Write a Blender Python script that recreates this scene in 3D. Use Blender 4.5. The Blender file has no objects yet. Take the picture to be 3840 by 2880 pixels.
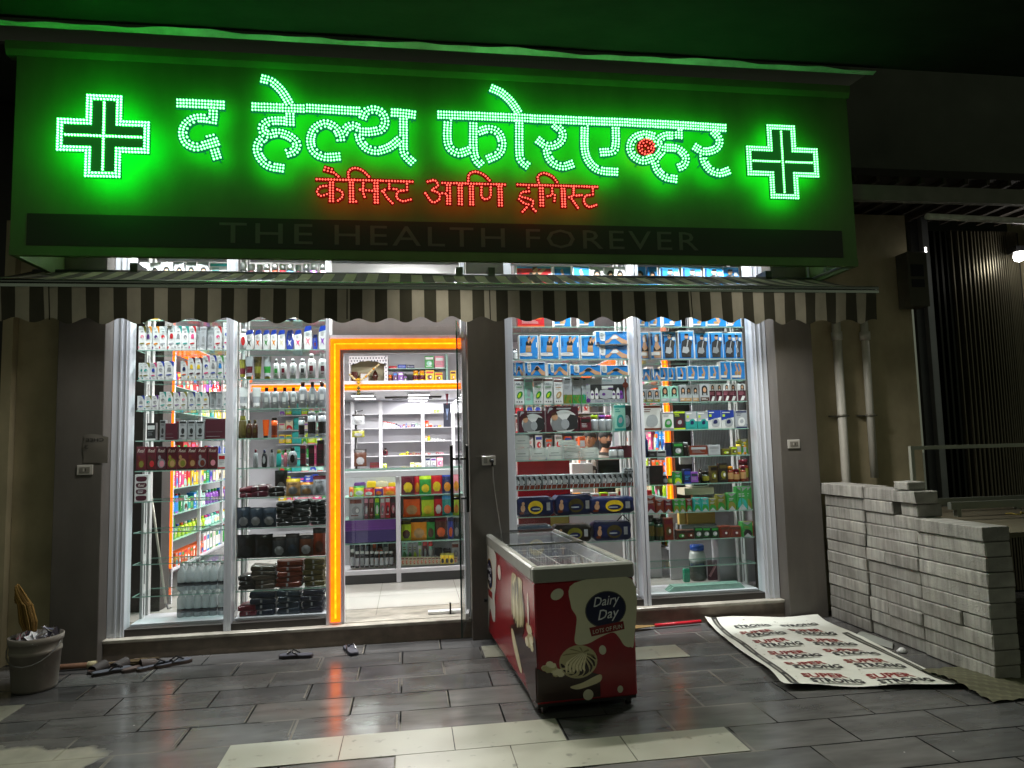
import bpy, bmesh, math, random
from mathutils import Vector, Matrix, Euler
R=math.radians
S=bpy.context.scene
COL=S.collection
# ------------------------------------------------------------------ camera, world, exposure
FPX=2621.27; YAW,PITCH,ROLL=R(8.38810929),R(5.01384718),R(-1.4269249); EYE=Vector((0,0,1.65))
cy,sy,cp,sp=math.cos(YAW),math.sin(YAW),math.cos(PITCH),math.sin(PITCH)
FWD=Vector((sy*cp,cy*cp,sp)); RT=Vector((cy,-sy,0)); UP=RT.cross(FWD)
R2=RT*math.cos(ROLL)+UP*math.sin(ROLL); U2=UP*math.cos(ROLL)-RT*math.sin(ROLL)
cam=bpy.data.cameras.new('camera'); camo=bpy.data.objects.new('camera',cam); COL.objects.link(camo)
camo.matrix_world=Matrix(((R2.x,U2.x,-FWD.x,EYE.x),(R2.y,U2.y,-FWD.y,EYE.y),(R2.z,U2.z,-FWD.z,EYE.z),(0,0,0,1)))
cam.sensor_fit='HORIZONTAL'; cam.sensor_width=36; cam.lens=FPX/3840*36; cam.clip_start=.05; cam.clip_end=500
S.camera=camo
W=bpy.data.worlds.new('World'); S.world=W; W.use_nodes=True
bg=W.node_tree.nodes['Background']; bg.inputs[0].default_value=(.78,.86,.62,1); bg.inputs[1].default_value=.115
S.view_settings.view_transform='Standard'; S.view_settings.look='None'; S.view_settings.gamma=1; S.view_settings.exposure=0
cyc=S.cycles; cyc.max_bounces=7; cyc.diffuse_bounces=3; cyc.glossy_bounces=3; cyc.transmission_bounces=4; cyc.transparent_max_bounces=24
cyc.caustics_reflective=False; cyc.caustics_refractive=False; cyc.sample_clamp_indirect=3; cyc.use_light_tree=True; cyc.use_denoising=True
LAMP_SHOP=98; LAMP_FRONT=135; LAMP_SOFFIT=88; LAMP_AWN=62; GREEN=8.5; HALO=4.6; ORANGE=1.0

def ray(u,v): return R2*((u-1920)/FPX)-U2*((v-1440)/FPX)+FWD
def at(u,v,Y):            # the point of the upright plane at depth Y seen at photo pixel u,v (used to measure the real place)
    d=ray(u,v); return EYE+d*((Y-EYE.y)/d.y)
def atz(u,v,z=0):
    d=ray(u,v); return EYE+d*((z-EYE.z)/d.z)
def atx(u,v,X):
    d=ray(u,v); return EYE+d*((X-EYE.x)/d.x)
# ------------------------------------------------------------------ colour + materials
def lin(c): return c/12.92 if c<=.04045 else ((c+.055)/1.055)**2.4
def hx(s):
    if isinstance(s,(tuple,list)): return (s[0],s[1],s[2],1)
    s=s.lstrip('#')
    if len(s)==3: s=''.join(ch*2 for ch in s)
    return tuple(lin(int(s[i:i+2],16)/255) for i in (0,2,4))+(1,)
def mat(name,col=None,rough=.5,metal=0,attr=False,noise=.12,nscale=6,spec=.5,bump=0,bscale=40,emit=None,estr=0,coat=0,trans=0,rvar=0):
    m=bpy.data.materials.new(name); m.use_nodes=True; nt=m.node_tree; n=nt.nodes; L=nt.links; b=n['Principled BSDF']
    b.inputs['Roughness'].default_value=rough; b.inputs['Metallic'].default_value=metal; b.inputs['Specular IOR Level'].default_value=spec
    b.inputs['Coat Weight'].default_value=coat
    tc=n.new('ShaderNodeTexCoord'); nz=n.new('ShaderNodeTexNoise'); nz.inputs['Scale'].default_value=nscale; nz.inputs['Detail'].default_value=6
    L.new(tc.outputs['Object'],nz.inputs['Vector'])
    mr=n.new('ShaderNodeMapRange'); mr.inputs[1].default_value=.25; mr.inputs[2].default_value=.75; mr.inputs[3].default_value=1-noise; mr.inputs[4].default_value=1+noise
    L.new(nz.outputs['Fac'],mr.inputs[0])
    mx=n.new('ShaderNodeVectorMath'); mx.operation='SCALE'
    if attr:
        a=n.new('ShaderNodeAttribute'); a.attribute_name='Col'; L.new(a.outputs['Color'],mx.inputs[0])
    else: mx.inputs[0].default_value=hx(col)[:3]
    L.new(mr.outputs[0],mx.inputs['Scale']); L.new(mx.outputs[0],b.inputs['Base Color'])
    if rvar:
        r2=n.new('ShaderNodeMapRange'); r2.inputs[1].default_value=.3; r2.inputs[2].default_value=.7; r2.inputs[3].default_value=rough-rvar; r2.inputs[4].default_value=rough+rvar
        L.new(nz.outputs['Fac'],r2.inputs[0]); L.new(r2.outputs[0],b.inputs['Roughness'])
    if bump:
        nb=n.new('ShaderNodeTexNoise'); nb.inputs['Scale'].default_value=bscale; nb.inputs['Detail'].default_value=5; L.new(tc.outputs['Object'],nb.inputs['Vector'])
        bp=n.new('ShaderNodeBump'); bp.inputs['Strength'].default_value=bump; bp.inputs['Distance'].default_value=.01; L.new(nb.outputs['Fac'],bp.inputs['Height']); L.new(bp.outputs[0],b.inputs['Normal'])
    if emit is not None:
        b.inputs['Emission Color'].default_value=hx(emit); b.inputs['Emission Strength'].default_value=estr
    if trans: b.inputs['Transmission Weight'].default_value=trans
    return m
def glassmat(name,tint,refl=.04,edge=.5,rough=.01):
    m=bpy.data.materials.new(name); m.use_nodes=True; nt=m.node_tree; n=nt.nodes; L=nt.links; n.remove(n['Principled BSDF'])
    t=n.new('ShaderNodeBsdfTransparent'); t.inputs[0].default_value=tint
    g=n.new('ShaderNodeBsdfGlossy'); g.inputs['Roughness'].default_value=rough
    lw=n.new('ShaderNodeLayerWeight'); lw.inputs[0].default_value=.35
    mr=n.new('ShaderNodeMapRange'); mr.inputs[3].default_value=refl; mr.inputs[4].default_value=edge; L.new(lw.outputs['Facing'],mr.inputs[0])
    pw=n.new('ShaderNodeMath'); pw.operation='POWER'; pw.inputs[1].default_value=2.5; L.new(lw.outputs['Facing'],pw.inputs[0]); L.new(pw.outputs[0],mr.inputs[0])
    mx=n.new('ShaderNodeMixShader'); L.new(mr.outputs[0],mx.inputs[0]); L.new(t.outputs[0],mx.inputs[1]); L.new(g.outputs[0],mx.inputs[2])
    L.new(mx.outputs[0],n['Material Output'].inputs[0]); return m
def emitmat(name,col,strength,nscale=0,lo=.8,hi=1.2):
    m=bpy.data.materials.new(name); m.use_nodes=True; nt=m.node_tree; n=nt.nodes; L=nt.links; n.remove(n['Principled BSDF'])
    e=n.new('ShaderNodeEmission'); e.inputs[0].default_value=col; e.inputs[1].default_value=strength
    if nscale:
        tc=n.new('ShaderNodeTexCoord'); nz=n.new('ShaderNodeTexNoise'); nz.inputs['Scale'].default_value=nscale; L.new(tc.outputs['Object'],nz.inputs[0])
        mr=n.new('ShaderNodeMapRange'); mr.inputs[1].default_value=.3; mr.inputs[2].default_value=.7; mr.inputs[3].default_value=lo*strength; mr.inputs[4].default_value=hi*strength
        L.new(nz.outputs['Fac'],mr.inputs[0]); L.new(mr.outputs[0],e.inputs[1])
    L.new(e.outputs[0],n['Material Output'].inputs[0]); return m
M={}
M['print']=mat('printed_card',attr=True,rough=.42,noise=.05,nscale=14)
M['gloss']=mat('glossy_plastic',attr=True,rough=.22,noise=.05,nscale=10)
M['film']=mat('plastic_film',attr=True,rough=.3,noise=.18,nscale=22,bump=.35,bscale=30)
M['matte']=mat('matt_surface',attr=True,rough=.8,noise=.15,nscale=8)
M['fabric']=mat('woven_fabric',attr=True,rough=.9,noise=.14,nscale=5,bump=.2,bscale=120)
def awn():
    m=mat('awning_fabric',attr=True,rough=.9,noise=.22,nscale=2.2,bump=.15,bscale=120); nt=m.node_tree; n=nt.nodes; L=nt.links; b=n['Principled BSDF']
    t=n.new('ShaderNodeBsdfTranslucent'); L.new(b.inputs['Base Color'].links[0].from_socket,t.inputs[0]); mx=n.new('ShaderNodeMixShader'); mx.inputs[0].default_value=.014
    L.new(b.outputs[0],mx.inputs[1]); L.new(t.outputs[0],mx.inputs[2]); L.new(mx.outputs[0],n['Material Output'].inputs[0]); return m
M['awning']=awn()
M['metal']=mat('painted_metal',attr=True,rough=.38,metal=.55,noise=.1,nscale=5)
M['frame']=mat('white_frame','c9ced6',rough=.32,noise=.05,nscale=3)
M['white']=mat('white_laminate','c2c2c8',rough=.35,noise=.05,nscale=3)
M['pilaster']=mat('dark_laminate','625e59',rough=.55,noise=.2,nscale=1.7,spec=.35)
M['wall']=mat('beige_plaster','b3a788',rough=.85,noise=.16,nscale=3,bump=.15,bscale=25)
M['plinth']=mat('dark_granite','83766a',rough=.55,noise=.28,nscale=9)
M['sill']=mat('sill_marble','a9a498',rough=.22,noise=.22,nscale=8)
M['fascia']=mat('fascia_panel','6f9156',rough=.6,noise=.07,nscale=2)  # green tint puts the sign's broad glow into the board colour
M['band']=mat('fascia_band','3a3b33',rough=.6,noise=.06,nscale=2)
M['bandtext']=mat('band_lettering','6e6e62',rough=.5,noise=.05)
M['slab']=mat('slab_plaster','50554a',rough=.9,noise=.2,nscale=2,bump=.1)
M['glow_slab']=mat('glow_slab_plaster','1c211a',rough=.9,noise=.2,nscale=2,bump=.1)
M['flash']=mat('metal_flashing','c4c8c4',rough=.45,noise=.08,nscale=4)
M['floor']=mat('vitrified_floor','a9a7a0',rough=.12,noise=.05,nscale=2,rvar=.04)
M['ceil']=mat('ceiling_white','949496',rough=.8,noise=.03)
def blockmat():
    m=mat('aerated_concrete','a3a19b',rough=.95,noise=.2,nscale=9,bump=.6,bscale=70); nt=m.node_tree; n=nt.nodes; L=nt.links; b=n['Principled BSDF']
    src=b.inputs['Base Color'].links[0].from_socket; oi=n.new('ShaderNodeObjectInfo'); tc=n.new('ShaderNodeTexCoord')
    mp=n.new('ShaderNodeMapping'); mp.inputs['Scale'].default_value=(1,14,1.2); L.new(tc.outputs['Object'],mp.inputs[0])
    ad=n.new('ShaderNodeVectorMath'); ad.operation='ADD'; L.new(mp.outputs[0],ad.inputs[0]); cb=n.new('ShaderNodeVectorMath'); cb.operation='SCALE'; cb.inputs[0].default_value=(31,17,9); L.new(oi.outputs['Random'],cb.inputs['Scale']); L.new(cb.outputs[0],ad.inputs[1])
    z=n.new('ShaderNodeTexNoise'); z.inputs['Scale'].default_value=2.2; z.inputs['Detail'].default_value=7; L.new(ad.outputs[0],z.inputs['Vector'])
    r=n.new('ShaderNodeMapRange'); r.inputs[1].default_value=.3; r.inputs[2].default_value=.62; r.inputs[3].default_value=.62; r.inputs[4].default_value=1.08; L.new(z.outputs['Fac'],r.inputs[0])
    r2=n.new('ShaderNodeMapRange'); r2.inputs[3].default_value=.78; r2.inputs[4].default_value=1.08; L.new(oi.outputs['Random'],r2.inputs[0])
    mu=n.new('ShaderNodeMath'); mu.operation='MULTIPLY'; L.new(r.outputs[0],mu.inputs[0]); L.new(r2.outputs[0],mu.inputs[1])
    s=n.new('ShaderNodeVectorMath'); s.operation='SCALE'; L.new(src,s.inputs[0]); L.new(mu.outputs[0],s.inputs['Scale']); L.new(s.outputs[0],b.inputs['Base Color']); return m
M['block']=blockmat()
M['dark']=mat('dark_panel','2a2623',rough=.5,noise=.1,nscale=3)
M['black']=mat('black_metal','0c0c0d',rough=.35,noise=.1)
M['chrome']=mat('satin_aluminium','b4bcb4',rough=.16,metal=1,noise=.08)
M['pipe']=mat('white_pvc','dcd9ce',rough=.45,noise=.1,nscale=5)
M['glass']=glassmat('window_glass',(.97,.985,.98,1),refl=.03,edge=.45)
M['shelf']=glassmat('shelf_glass',(.94,.98,.97,1),refl=.05,edge=.4)
M['edge']=mat('glass_edge','8fb5a8',rough=.2,noise=.12,nscale=20)
M['dooredge']=mat('door_glass_edge','1d3a36',rough=.15,noise=.1)
M['orange']=emitmat('orange_led_panel',(1,.125,.002,1),3.2*ORANGE,18,.85,1.12)
M['amber']=emitmat('amber_led_tube',(1,.26,.006,1),3.6*ORANGE,30,.75,1.2)
M['panel_dim']=emitmat('linear_led',(.97,.99,1,1),1.6)
M['panel']=emitmat('ceiling_led_panel',(1,.98,.95,1),5)
def tarp():
    m=bpy.data.materials.new('translucent_tarpaulin'); m.use_nodes=True; nt=m.node_tree; n=nt.nodes; L=nt.links; n.remove(n['Principled BSDF'])
    d=n.new('ShaderNodeBsdfDiffuse'); d.inputs[0].default_value=(.05,.05,.045,1); t=n.new('ShaderNodeBsdfTranslucent'); t.inputs[0].default_value=(.6,.6,.55,1)
    mx=n.new('ShaderNodeMixShader'); mx.inputs[0].default_value=.8; L.new(d.outputs[0],mx.inputs[1]); L.new(t.outputs[0],mx.inputs[2]); tr=n.new('ShaderNodeBsdfTransparent'); m2=n.new('ShaderNodeMixShader'); m2.inputs[0].default_value=.5; L.new(mx.outputs[0],m2.inputs[1]); L.new(tr.outputs[0],m2.inputs[2]); L.new(m2.outputs[0],n['Material Output'].inputs[0]); return m
M['tarp']=tarp()
M['led_g']=emitmat('green_led',(1.0/GREEN,1,1.5/GREEN,1),GREEN)
M['led_gl']=emitmat('green_led_bright',(.33/GREEN,1,.6/GREEN,1),GREEN*4.2)
M['led_r']=emitmat('red_led',(1,.09,.06,1),3.2)
M['tray_g']=mat('green_acrylic','0c3a14',rough=.3,emit='0a5a3c',estr=1.2)  # tray emission paints in the LED glare between the dots
M['tray_gl']=mat('green_acrylic_bright','0c3a14',rough=.3,emit='0a6440',estr=1.3)
M['tray_r']=mat('red_acrylic','400808',rough=.3,emit='5a0202',estr=1)
M['tray_k']=mat('dark_acrylic','0a140c',rough=.3,emit='0a5214',estr=1)
M['halo_g']=emitmat('added_green_glow',(.012,1,.03,1),HALO)  # added glow on the tray backs, spreads the letters' light over the board
M['halo_gl']=emitmat('added_green_glow_bright',(.0,1,.03,1),HALO*1.8)
M['halo_r']=emitmat('added_red_glow',(1,.02,.01,1),HALO*.35)
M['lampw']=emitmat('street_lamp_white',(1,.96,.9,1),14)
def petmat():
    m=mat('clear_plastic',attr=True,rough=.2,noise=.05); nt=m.node_tree; n=nt.nodes; L=nt.links; b=n['Principled BSDF']
    t=n.new('ShaderNodeBsdfTranslucent'); L.new(b.inputs['Base Color'].links[0].from_socket,t.inputs[0]); tr=n.new('ShaderNodeBsdfTransparent'); tr.inputs[0].default_value=(.93,.95,.96,1)
    m1=n.new('ShaderNodeMixShader'); m1.inputs[0].default_value=.5; m2=n.new('ShaderNodeMixShader'); m2.inputs[0].default_value=.3
    L.new(b.outputs[0],m1.inputs[1]); L.new(t.outputs[0],m1.inputs[2]); L.new(m1.outputs[0],m2.inputs[1]); L.new(tr.outputs[0],m2.inputs[2]); L.new(m2.outputs[0],n['Material Output'].inputs[0]); return m
M['pet']=petmat()
M['skin']=mat('skin',attr=True,rough=.55,noise=.08,nscale=30)
def streaks(m,sc=(5,5,.5),lo=.72,hi=1.12,a=.35,b_=.68,ns=1.6):
    nt=m.node_tree; n=nt.nodes; L=nt.links; b=n['Principled BSDF']; src=b.inputs['Base Color'].links[0].from_socket
    tc=n.new('ShaderNodeTexCoord'); mp=n.new('ShaderNodeMapping'); mp.inputs['Scale'].default_value=sc; L.new(tc.outputs['Object'],mp.inputs[0])
    z=n.new('ShaderNodeTexNoise'); z.inputs['Scale'].default_value=ns; z.inputs['Detail'].default_value=9; z.inputs['Roughness'].default_value=.65; L.new(mp.outputs[0],z.inputs['Vector'])
    r=n.new('ShaderNodeMapRange'); r.inputs[1].default_value=a; r.inputs[2].default_value=b_; r.inputs[3].default_value=lo; r.inputs[4].default_value=hi; L.new(z.outputs['Fac'],r.inputs[0])
    s=n.new('ShaderNodeVectorMath'); s.operation='SCALE'; L.new(src,s.inputs[0]); L.new(r.outputs[0],s.inputs['Scale']); L.new(s.outputs[0],b.inputs['Base Color'])
for k,q in (('pilaster',dict(sc=(2.5,3,.7),lo=.84,hi=1.1)),('wall',dict(sc=(1.5,2,.8),lo=.82,hi=1.08)),('fascia',dict(sc=(1.2,3,.35),lo=.82,hi=1.1)),('plinth',dict(sc=(1,1,3),lo=.6,hi=1.15)),('sill',dict(sc=(2,6,1),lo=.6,hi=1.1)),('flash',dict(sc=(2,2,2),lo=.6,hi=1.1)),('frame',dict(sc=(6,6,.4),lo=.85,hi=1.04)),('awning',dict(sc=(1.5,3,.8),lo=.72,hi=1.1)),('pipe',dict(sc=(9,9,1),lo=.72,hi=1.05)),('glow_slab',dict(sc=(1,2,1),lo=.5,hi=1.3))): streaks(M[k],**q)
# ------------------------------------------------------------------ mesh builder
_txt={}
def text_geo(s,bold=0,shear=0,space=1):
    k=(s,bold,shear,space)
    if k not in _txt:
        c=bpy.data.curves.new('lettering','FONT'); c.body=s; c.size=1; c.offset=bold; c.shear=shear; c.resolution_u=2; c.space_character=space
        o=bpy.data.objects.new('lettering',c); me=bpy.data.meshes.new_from_object(o)
        vs=[v.co.copy() for v in me.vertices]; fs=[tuple(p.vertices) for p in me.polygons]
        bpy.data.objects.remove(o); bpy.data.curves.remove(c); bpy.data.meshes.remove(me)
        x0=min(v.x for v in vs); x1=max(v.x for v in vs); y0=min(v.y for v in vs); y1=max(v.y for v in vs)
        _txt[k]=([((v.x-x0)/(x1-x0),(v.y-y0)/(y1-y0)) for v in vs],fs,(x1-x0)/(y1-y0))
    return _txt[k]
class MB:
    def __init__(s): s.v=[];s.f=[];s.c=[];s.m=[];s.T=None;s.mi=0;s.sm=[]
    def av(s,p):
        p=Vector(p)
        if s.T is not None: p=s.T@p
        s.v.append(p); return len(s.v)-1
    def face(s,idx,c,smooth=False): s.f.append(tuple(idx)); s.c.append(c); s.m.append(s.mi); s.sm.append(smooth)
    def poly(s,pts,c): s.face([s.av(p) for p in pts],c)
    def box(s,x0,x1,y0,y1,z0,z1,c,bev=0):
        c=hx(c)
        if bev:
            b=bev
            pr=[(x0+b,y0),(x1-b,y0),(x1,y0+b),(x1,y1-b),(x1-b,y1),(x0+b,y1),(x0,y1-b),(x0,y0+b)]
            inn=lambda q,d:(min(max(q[0],x0+d),x1-d),min(max(q[1],y0+d),y1-d))
            rings=[[s.av((*inn(q,b),z0)) for q in pr],[s.av((*q,z0+b)) for q in pr],[s.av((*q,z1-b)) for q in pr],[s.av((*inn(q,b),z1)) for q in pr]]
            for a,d in zip(rings,rings[1:]):
                for i in range(8): s.face((a[i],a[(i+1)%8],d[(i+1)%8],d[i]),c)
            s.face(rings[-1],c); s.face(rings[0][::-1],c); return
        i=[s.av(p) for p in ((x0,y0,z0),(x1,y0,z0),(x1,y1,z0),(x0,y1,z0),(x0,y0,z1),(x1,y0,z1),(x1,y1,z1),(x0,y1,z1))]
        for q in ((0,1,5,4),(1,2,6,5),(2,3,7,6),(3,0,4,7),(4,5,6,7),(3,2,1,0)): s.face([i[k] for k in q],c)
    def tube(s,pts,r,c,n=8,cap=True):
        c=hx(c); pts=[Vector(p) for p in pts]; rings=[]
        for i,p in enumerate(pts):
            d=(pts[min(i+1,len(pts)-1)]-pts[max(i-1,0)]).normalized()
            a=d.cross(Vector((0,0,1)));
            if a.length<.05: a=d.cross(Vector((0,1,0)))
            a.normalize(); b=d.cross(a); rr=r[i] if isinstance(r,(list,tuple)) else r
            rings.append([s.av(p+a*math.cos(2*math.pi*k/n)*rr+b*math.sin(2*math.pi*k/n)*rr) for k in range(n)])
        for A,B in zip(rings,rings[1:]):
            for k in range(n): s.face((A[k],A[(k+1)%n],B[(k+1)%n],B[k]),c,n>6)
        if cap: s.face(rings[0][::-1],c); s.face(rings[-1],c)
    def lathe(s,prof,n=16,sx=1,sy=1,cx=0,cy=0,c=None,sq=0):
        # prof: (radius, z, colour); sq>0 squares the outline off
        rings=[]
        for r,z,_ in prof:
            ring=[]
            for k in range(n):
                a=2*math.pi*(k+.5)/n; ca,sa=math.cos(a),math.sin(a)
                if sq: e=1-sq; ca=math.copysign(abs(ca)**e,ca); sa=math.copysign(abs(sa)**e,sa)
                ring.append(s.av((cx+r*sx*ca,cy+r*sy*sa,z)))
            rings.append(ring)
        for j,(A,B) in enumerate(zip(rings,rings[1:])):
            cc=hx(prof[j+1][2])
            for k in range(n): s.face((A[k],A[(k+1)%n],B[(k+1)%n],B[k]),cc,True)
        s.face(rings[0][::-1],hx(prof[0][2])); s.face(rings[-1],hx(prof[-1][2]))
    def prism(s,pts,y0,y1,c,plane='xz'):
        # outline in x,z from y0 (front) to y1
        c=hx(c)
        f=(lambda p,y:(p[0],y,p[1])) if plane=='xz' else ((lambda p,y:(p[0],p[1],y)) if plane=='xy' else (lambda p,y:(y,p[0],p[1])))
        A=[s.av(f(p,y0)) for p in pts]; B=[s.av(f(p,y1)) for p in pts]; n=len(pts)
        s.face(A,c); s.face(B[::-1],c)
        for k in range(n): s.face((A[k],B[k],B[(k+1)%n],A[(k+1)%n]),c)
    def grid(s,fn,nu,nv,cf,smooth=True):
        I=[[s.av(fn(i/nu,j/nv)) for j in range(nv+1)] for i in range(nu+1)]
        for i in range(nu):
            for j in range(nv):
                cc=cf((i+.5)/nu,(j+.5)/nv) if callable(cf) else cf
                s.face((I[i][j],I[i+1][j],I[i+1][j+1],I[i][j+1]),hx(cc),smooth)
    def text(s,t,fn,c,bold=0,shear=0,space=1):
        vs,fs,_=text_geo(t,bold,shear,space); b=[s.av(fn(x,y)) for x,y in vs]; c=hx(c)
        for f in fs: s.face([b[i] for i in f],c)
    def build(s,name,m,parent=None,loc=None,smooth=None):
        me=bpy.data.meshes.new(name); me.from_pydata([tuple(v) for v in s.v],[],s.f)
        ms=m if isinstance(m,(list,tuple)) else [m]
        for q in ms: me.materials.append(M[q] if isinstance(q,str) else q)
        ca=me.color_attributes.new('Col','FLOAT_COLOR','CORNER'); buf=[]
        for f,c in zip(s.f,s.c): buf+=list(c)*len(f)
        ca.data.foreach_set('color',buf)
        me.polygons.foreach_set('material_index',s.m); me.polygons.foreach_set('use_smooth',s.sm)
        me.update()
        o=bpy.data.objects.new(name,me); COL.objects.link(o)
        if parent: o.parent=parent
        if loc is not None: o.location=loc
        return o
def bx(x0,x1,y0,y1,z0,z1,c='888888',bev=0):
    m=MB(); m.box(x0,x1,y0,y1,z0,z1,c,bev); return m
def tag(o,label,cat,group=None):
    o['label']=label; o['category']=cat
    if group: o['group']=group
    return o
def thing(name,label,cat,loc=(0,0,0),rz=0,group=None):
    o=bpy.data.objects.new(name,None); o.empty_display_size=.1; COL.objects.link(o); o.location=loc; o.rotation_euler=(0,0,rz)
    return tag(o,label,cat,group)
def struct(o): o['kind']='structure'; return o
def lamp(name,kind,loc,energy,col=(1,1,1),size=.3,sizey=None,parent=None,rot=(0,0,0)):
    l=bpy.data.lights.new(name,kind); l.energy=energy; l.color=col
    if kind=='AREA':
        l.size=size
        if sizey: l.shape='RECTANGLE'; l.size_y=sizey
    else: l.shadow_soft_size=size
    o=bpy.data.objects.new(name,l); COL.objects.link(o); o.location=loc; o.rotation_euler=rot
    if parent: o.parent=parent
    return o
ORD=['','first','second','third','fourth','fifth','sixth','seventh','eighth','ninth','tenth','eleventh','twelfth','thirteenth','fourteenth','fifteenth','sixteenth','seventeenth','eighteenth','nineteenth','twentieth','twenty-first','twenty-second','twenty-third','twenty-fourth','twenty-fifth','twenty-sixth','twenty-seventh','twenty-eighth','twenty-ninth','thirtieth','thirty-first','thirty-second']
def smooth_path(P,step):
    P=[Vector(p) for p in P]
    Q=[]
    for i in range(len(P)-1):
        p0=P[i-1] if i else P[0]*2-P[1]; p1=P[i]; p2=P[i+1]; p3=P[i+2] if i+2<len(P) else P[-1]*2-P[-2]
        for k in range(12):
            t=k/12; Q.append(.5*((2*p1)+(p2-p0)*t+(2*p0-5*p1+4*p2-p3)*t*t+(3*p1-p0-3*p2+p3)*t*t*t))
    Q.append(P[-1]); out=[Q[0]]; acc=0; 
    tot=sum((b-a).length for a,b in zip(Q,Q[1:])); n=max(1,round(tot/step)); st=tot/n; nxt=st; d=0
    for a,b in zip(Q,Q[1:]):
        L=(b-a).length
        while nxt<=d+L+1e-9 and len(out)<=n:
            out.append(a+(b-a)*((nxt-d)/L if L else 0)); nxt+=st
        d+=L
    return out
random.seed(7)
# ------------------------------------------------------------------ ground, building shell
def pavement_mat():
    m=bpy.data.materials.new('slate_paving'); m.use_nodes=True; nt=m.node_tree; n=nt.nodes; L=nt.links; b=n['Principled BSDF']
    tc=n.new('ShaderNodeTexCoord'); mp=n.new('ShaderNodeMapping'); mp.inputs['Location'].default_value=(.078,-.075,0)
    L.new(tc.outputs['Object'],mp.inputs[0])
    br=n.new('ShaderNodeTexBrick'); br.offset=.5; br.inputs['Scale'].default_value=1; br.inputs['Brick Width'].default_value=.624; br.inputs['Row Height'].default_value=.325
    br.inputs['Mortar Size'].default_value=.0075; br.inputs['Mortar Smooth'].default_value=.3
    br.inputs['Color1'].default_value=(.066,.067,.069,1); br.inputs['Color2'].default_value=(.098,.095,.092,1); br.inputs['Mortar'].default_value=(.012,.012,.012,1)
    L.new(mp.outputs[0],br.inputs['Vector'])
    def noise(sc,det,vec=None):
        z=n.new('ShaderNodeTexNoise'); z.inputs['Scale'].default_value=sc; z.inputs['Detail'].default_value=det; L.new(vec or tc.outputs['Object'],z.inputs['Vector']); return z
    m2=n.new('ShaderNodeMapping'); m2.inputs['Scale'].default_value=(.45,1.6,1); L.new(tc.outputs['Object'],m2.inputs[0])
    cl=noise(5,9,m2.outputs[0]); cl.inputs['Distortion'].default_value=.3
    r1=n.new('ShaderNodeMapRange'); r1.inputs[1].default_value=.35; r1.inputs[2].default_value=.72; r1.inputs[3].default_value=.75; r1.inputs[4].default_value=1.35; L.new(cl.outputs['Fac'],r1.inputs[0])
    sc=n.new('ShaderNodeVectorMath'); sc.operation='SCALE'; L.new(br.outputs['Color'],sc.inputs[0]); L.new(r1.outputs[0],sc.inputs['Scale'])
    # dust scuffs
    du=noise(6,12,m2.outputs[0]); r2=n.new('ShaderNodeMapRange'); r2.inputs[1].default_value=.5; r2.inputs[2].default_value=.9; r2.inputs[4].default_value=.3; L.new(du.outputs['Fac'],r2.inputs[0])
    mx=n.new('ShaderNodeMix'); mx.data_type='RGBA'; L.new(r2.outputs[0],mx.inputs[0]); L.new(sc.outputs[0],mx.inputs[6]); mx.inputs[7].default_value=(.17,.165,.15,1)
    # small white paint / plaster specks
    vo=n.new('ShaderNodeTexVoronoi'); vo.inputs['Scale'].default_value=7; L.new(tc.outputs['Object'],vo.inputs['Vector'])
    r3=n.new('ShaderNodeMapRange'); r3.inputs[1].default_value=.045; r3.inputs[2].default_value=.03; L.new(vo.outputs['Distance'],r3.inputs[0])
    sel=noise(1.3,2); r4=n.new('ShaderNodeMapRange'); r4.inputs[1].default_value=.55; r4.inputs[2].default_value=.6; L.new(sel.outputs['Fac'],r4.inputs[0])
    mu=n.new('ShaderNodeMath'); mu.operation='MULTIPLY'; L.new(r3.outputs[0],mu.inputs[0]); L.new(r4.outputs[0],mu.inputs[1])
    mx2=n.new('ShaderNodeMix'); mx2.data_type='RGBA'; L.new(mu.outputs[0],mx2.inputs[0]); L.new(mx.outputs[2],mx2.inputs[6]); mx2.inputs[7].default_value=(.4,.39,.36,1)
    # light grout in the short joints here and there
    gr=noise(.9,3); r5=n.new('ShaderNodeMapRange'); r5.inputs[1].default_value=.5; r5.inputs[2].default_value=.56; r5.inputs[4].default_value=.65; L.new(gr.outputs['Fac'],r5.inputs[0])
    mu2=n.new('ShaderNodeMath'); mu2.operation='MULTIPLY'; L.new(br.outputs['Fac'],mu2.inputs[0]); L.new(r5.outputs[0],mu2.inputs[1])
    mx3=n.new('ShaderNodeMix'); mx3.data_type='RGBA'; L.new(mu2.outputs[0],mx3.inputs[0]); L.new(mx2.outputs[2],mx3.inputs[6]); mx3.inputs[7].default_value=(.2,.19,.17,1)
    # dried cement spill near the bottom left
    sb=n.new('ShaderNodeVectorMath'); sb.operation='DISTANCE'; 
    m3=n.new('ShaderNodeMapping'); m3.inputs['Scale'].default_value=(1,1.55,1); L.new(tc.outputs['Object'],m3.inputs[0]); L.new(m3.outputs[0],sb.inputs[0]); sb.inputs[1].default_value=(-2.25,4.22*1.55,0)
    wob=noise(3.2,8); ad=n.new('ShaderNodeMath'); ad.operation='MULTIPLY_ADD'; L.new(wob.outputs['Fac'],ad.inputs[0]); ad.inputs[1].default_value=.75; L.new(sb.outputs['Value'],ad.inputs[2])
    r6=n.new('ShaderNodeMapRange'); r6.inputs[1].default_value=.98; r6.inputs[2].default_value=.9; L.new(ad.outputs[0],r6.inputs[0])
    ce=noise(9,8); r7=n.new('ShaderNodeMapRange'); r7.inputs[3].default_value=.12; r7.inputs[4].default_value=.27; L.new(ce.outputs['Fac'],r7.inputs[0])
    cb=n.new('ShaderNodeCombineColor'); 
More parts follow.
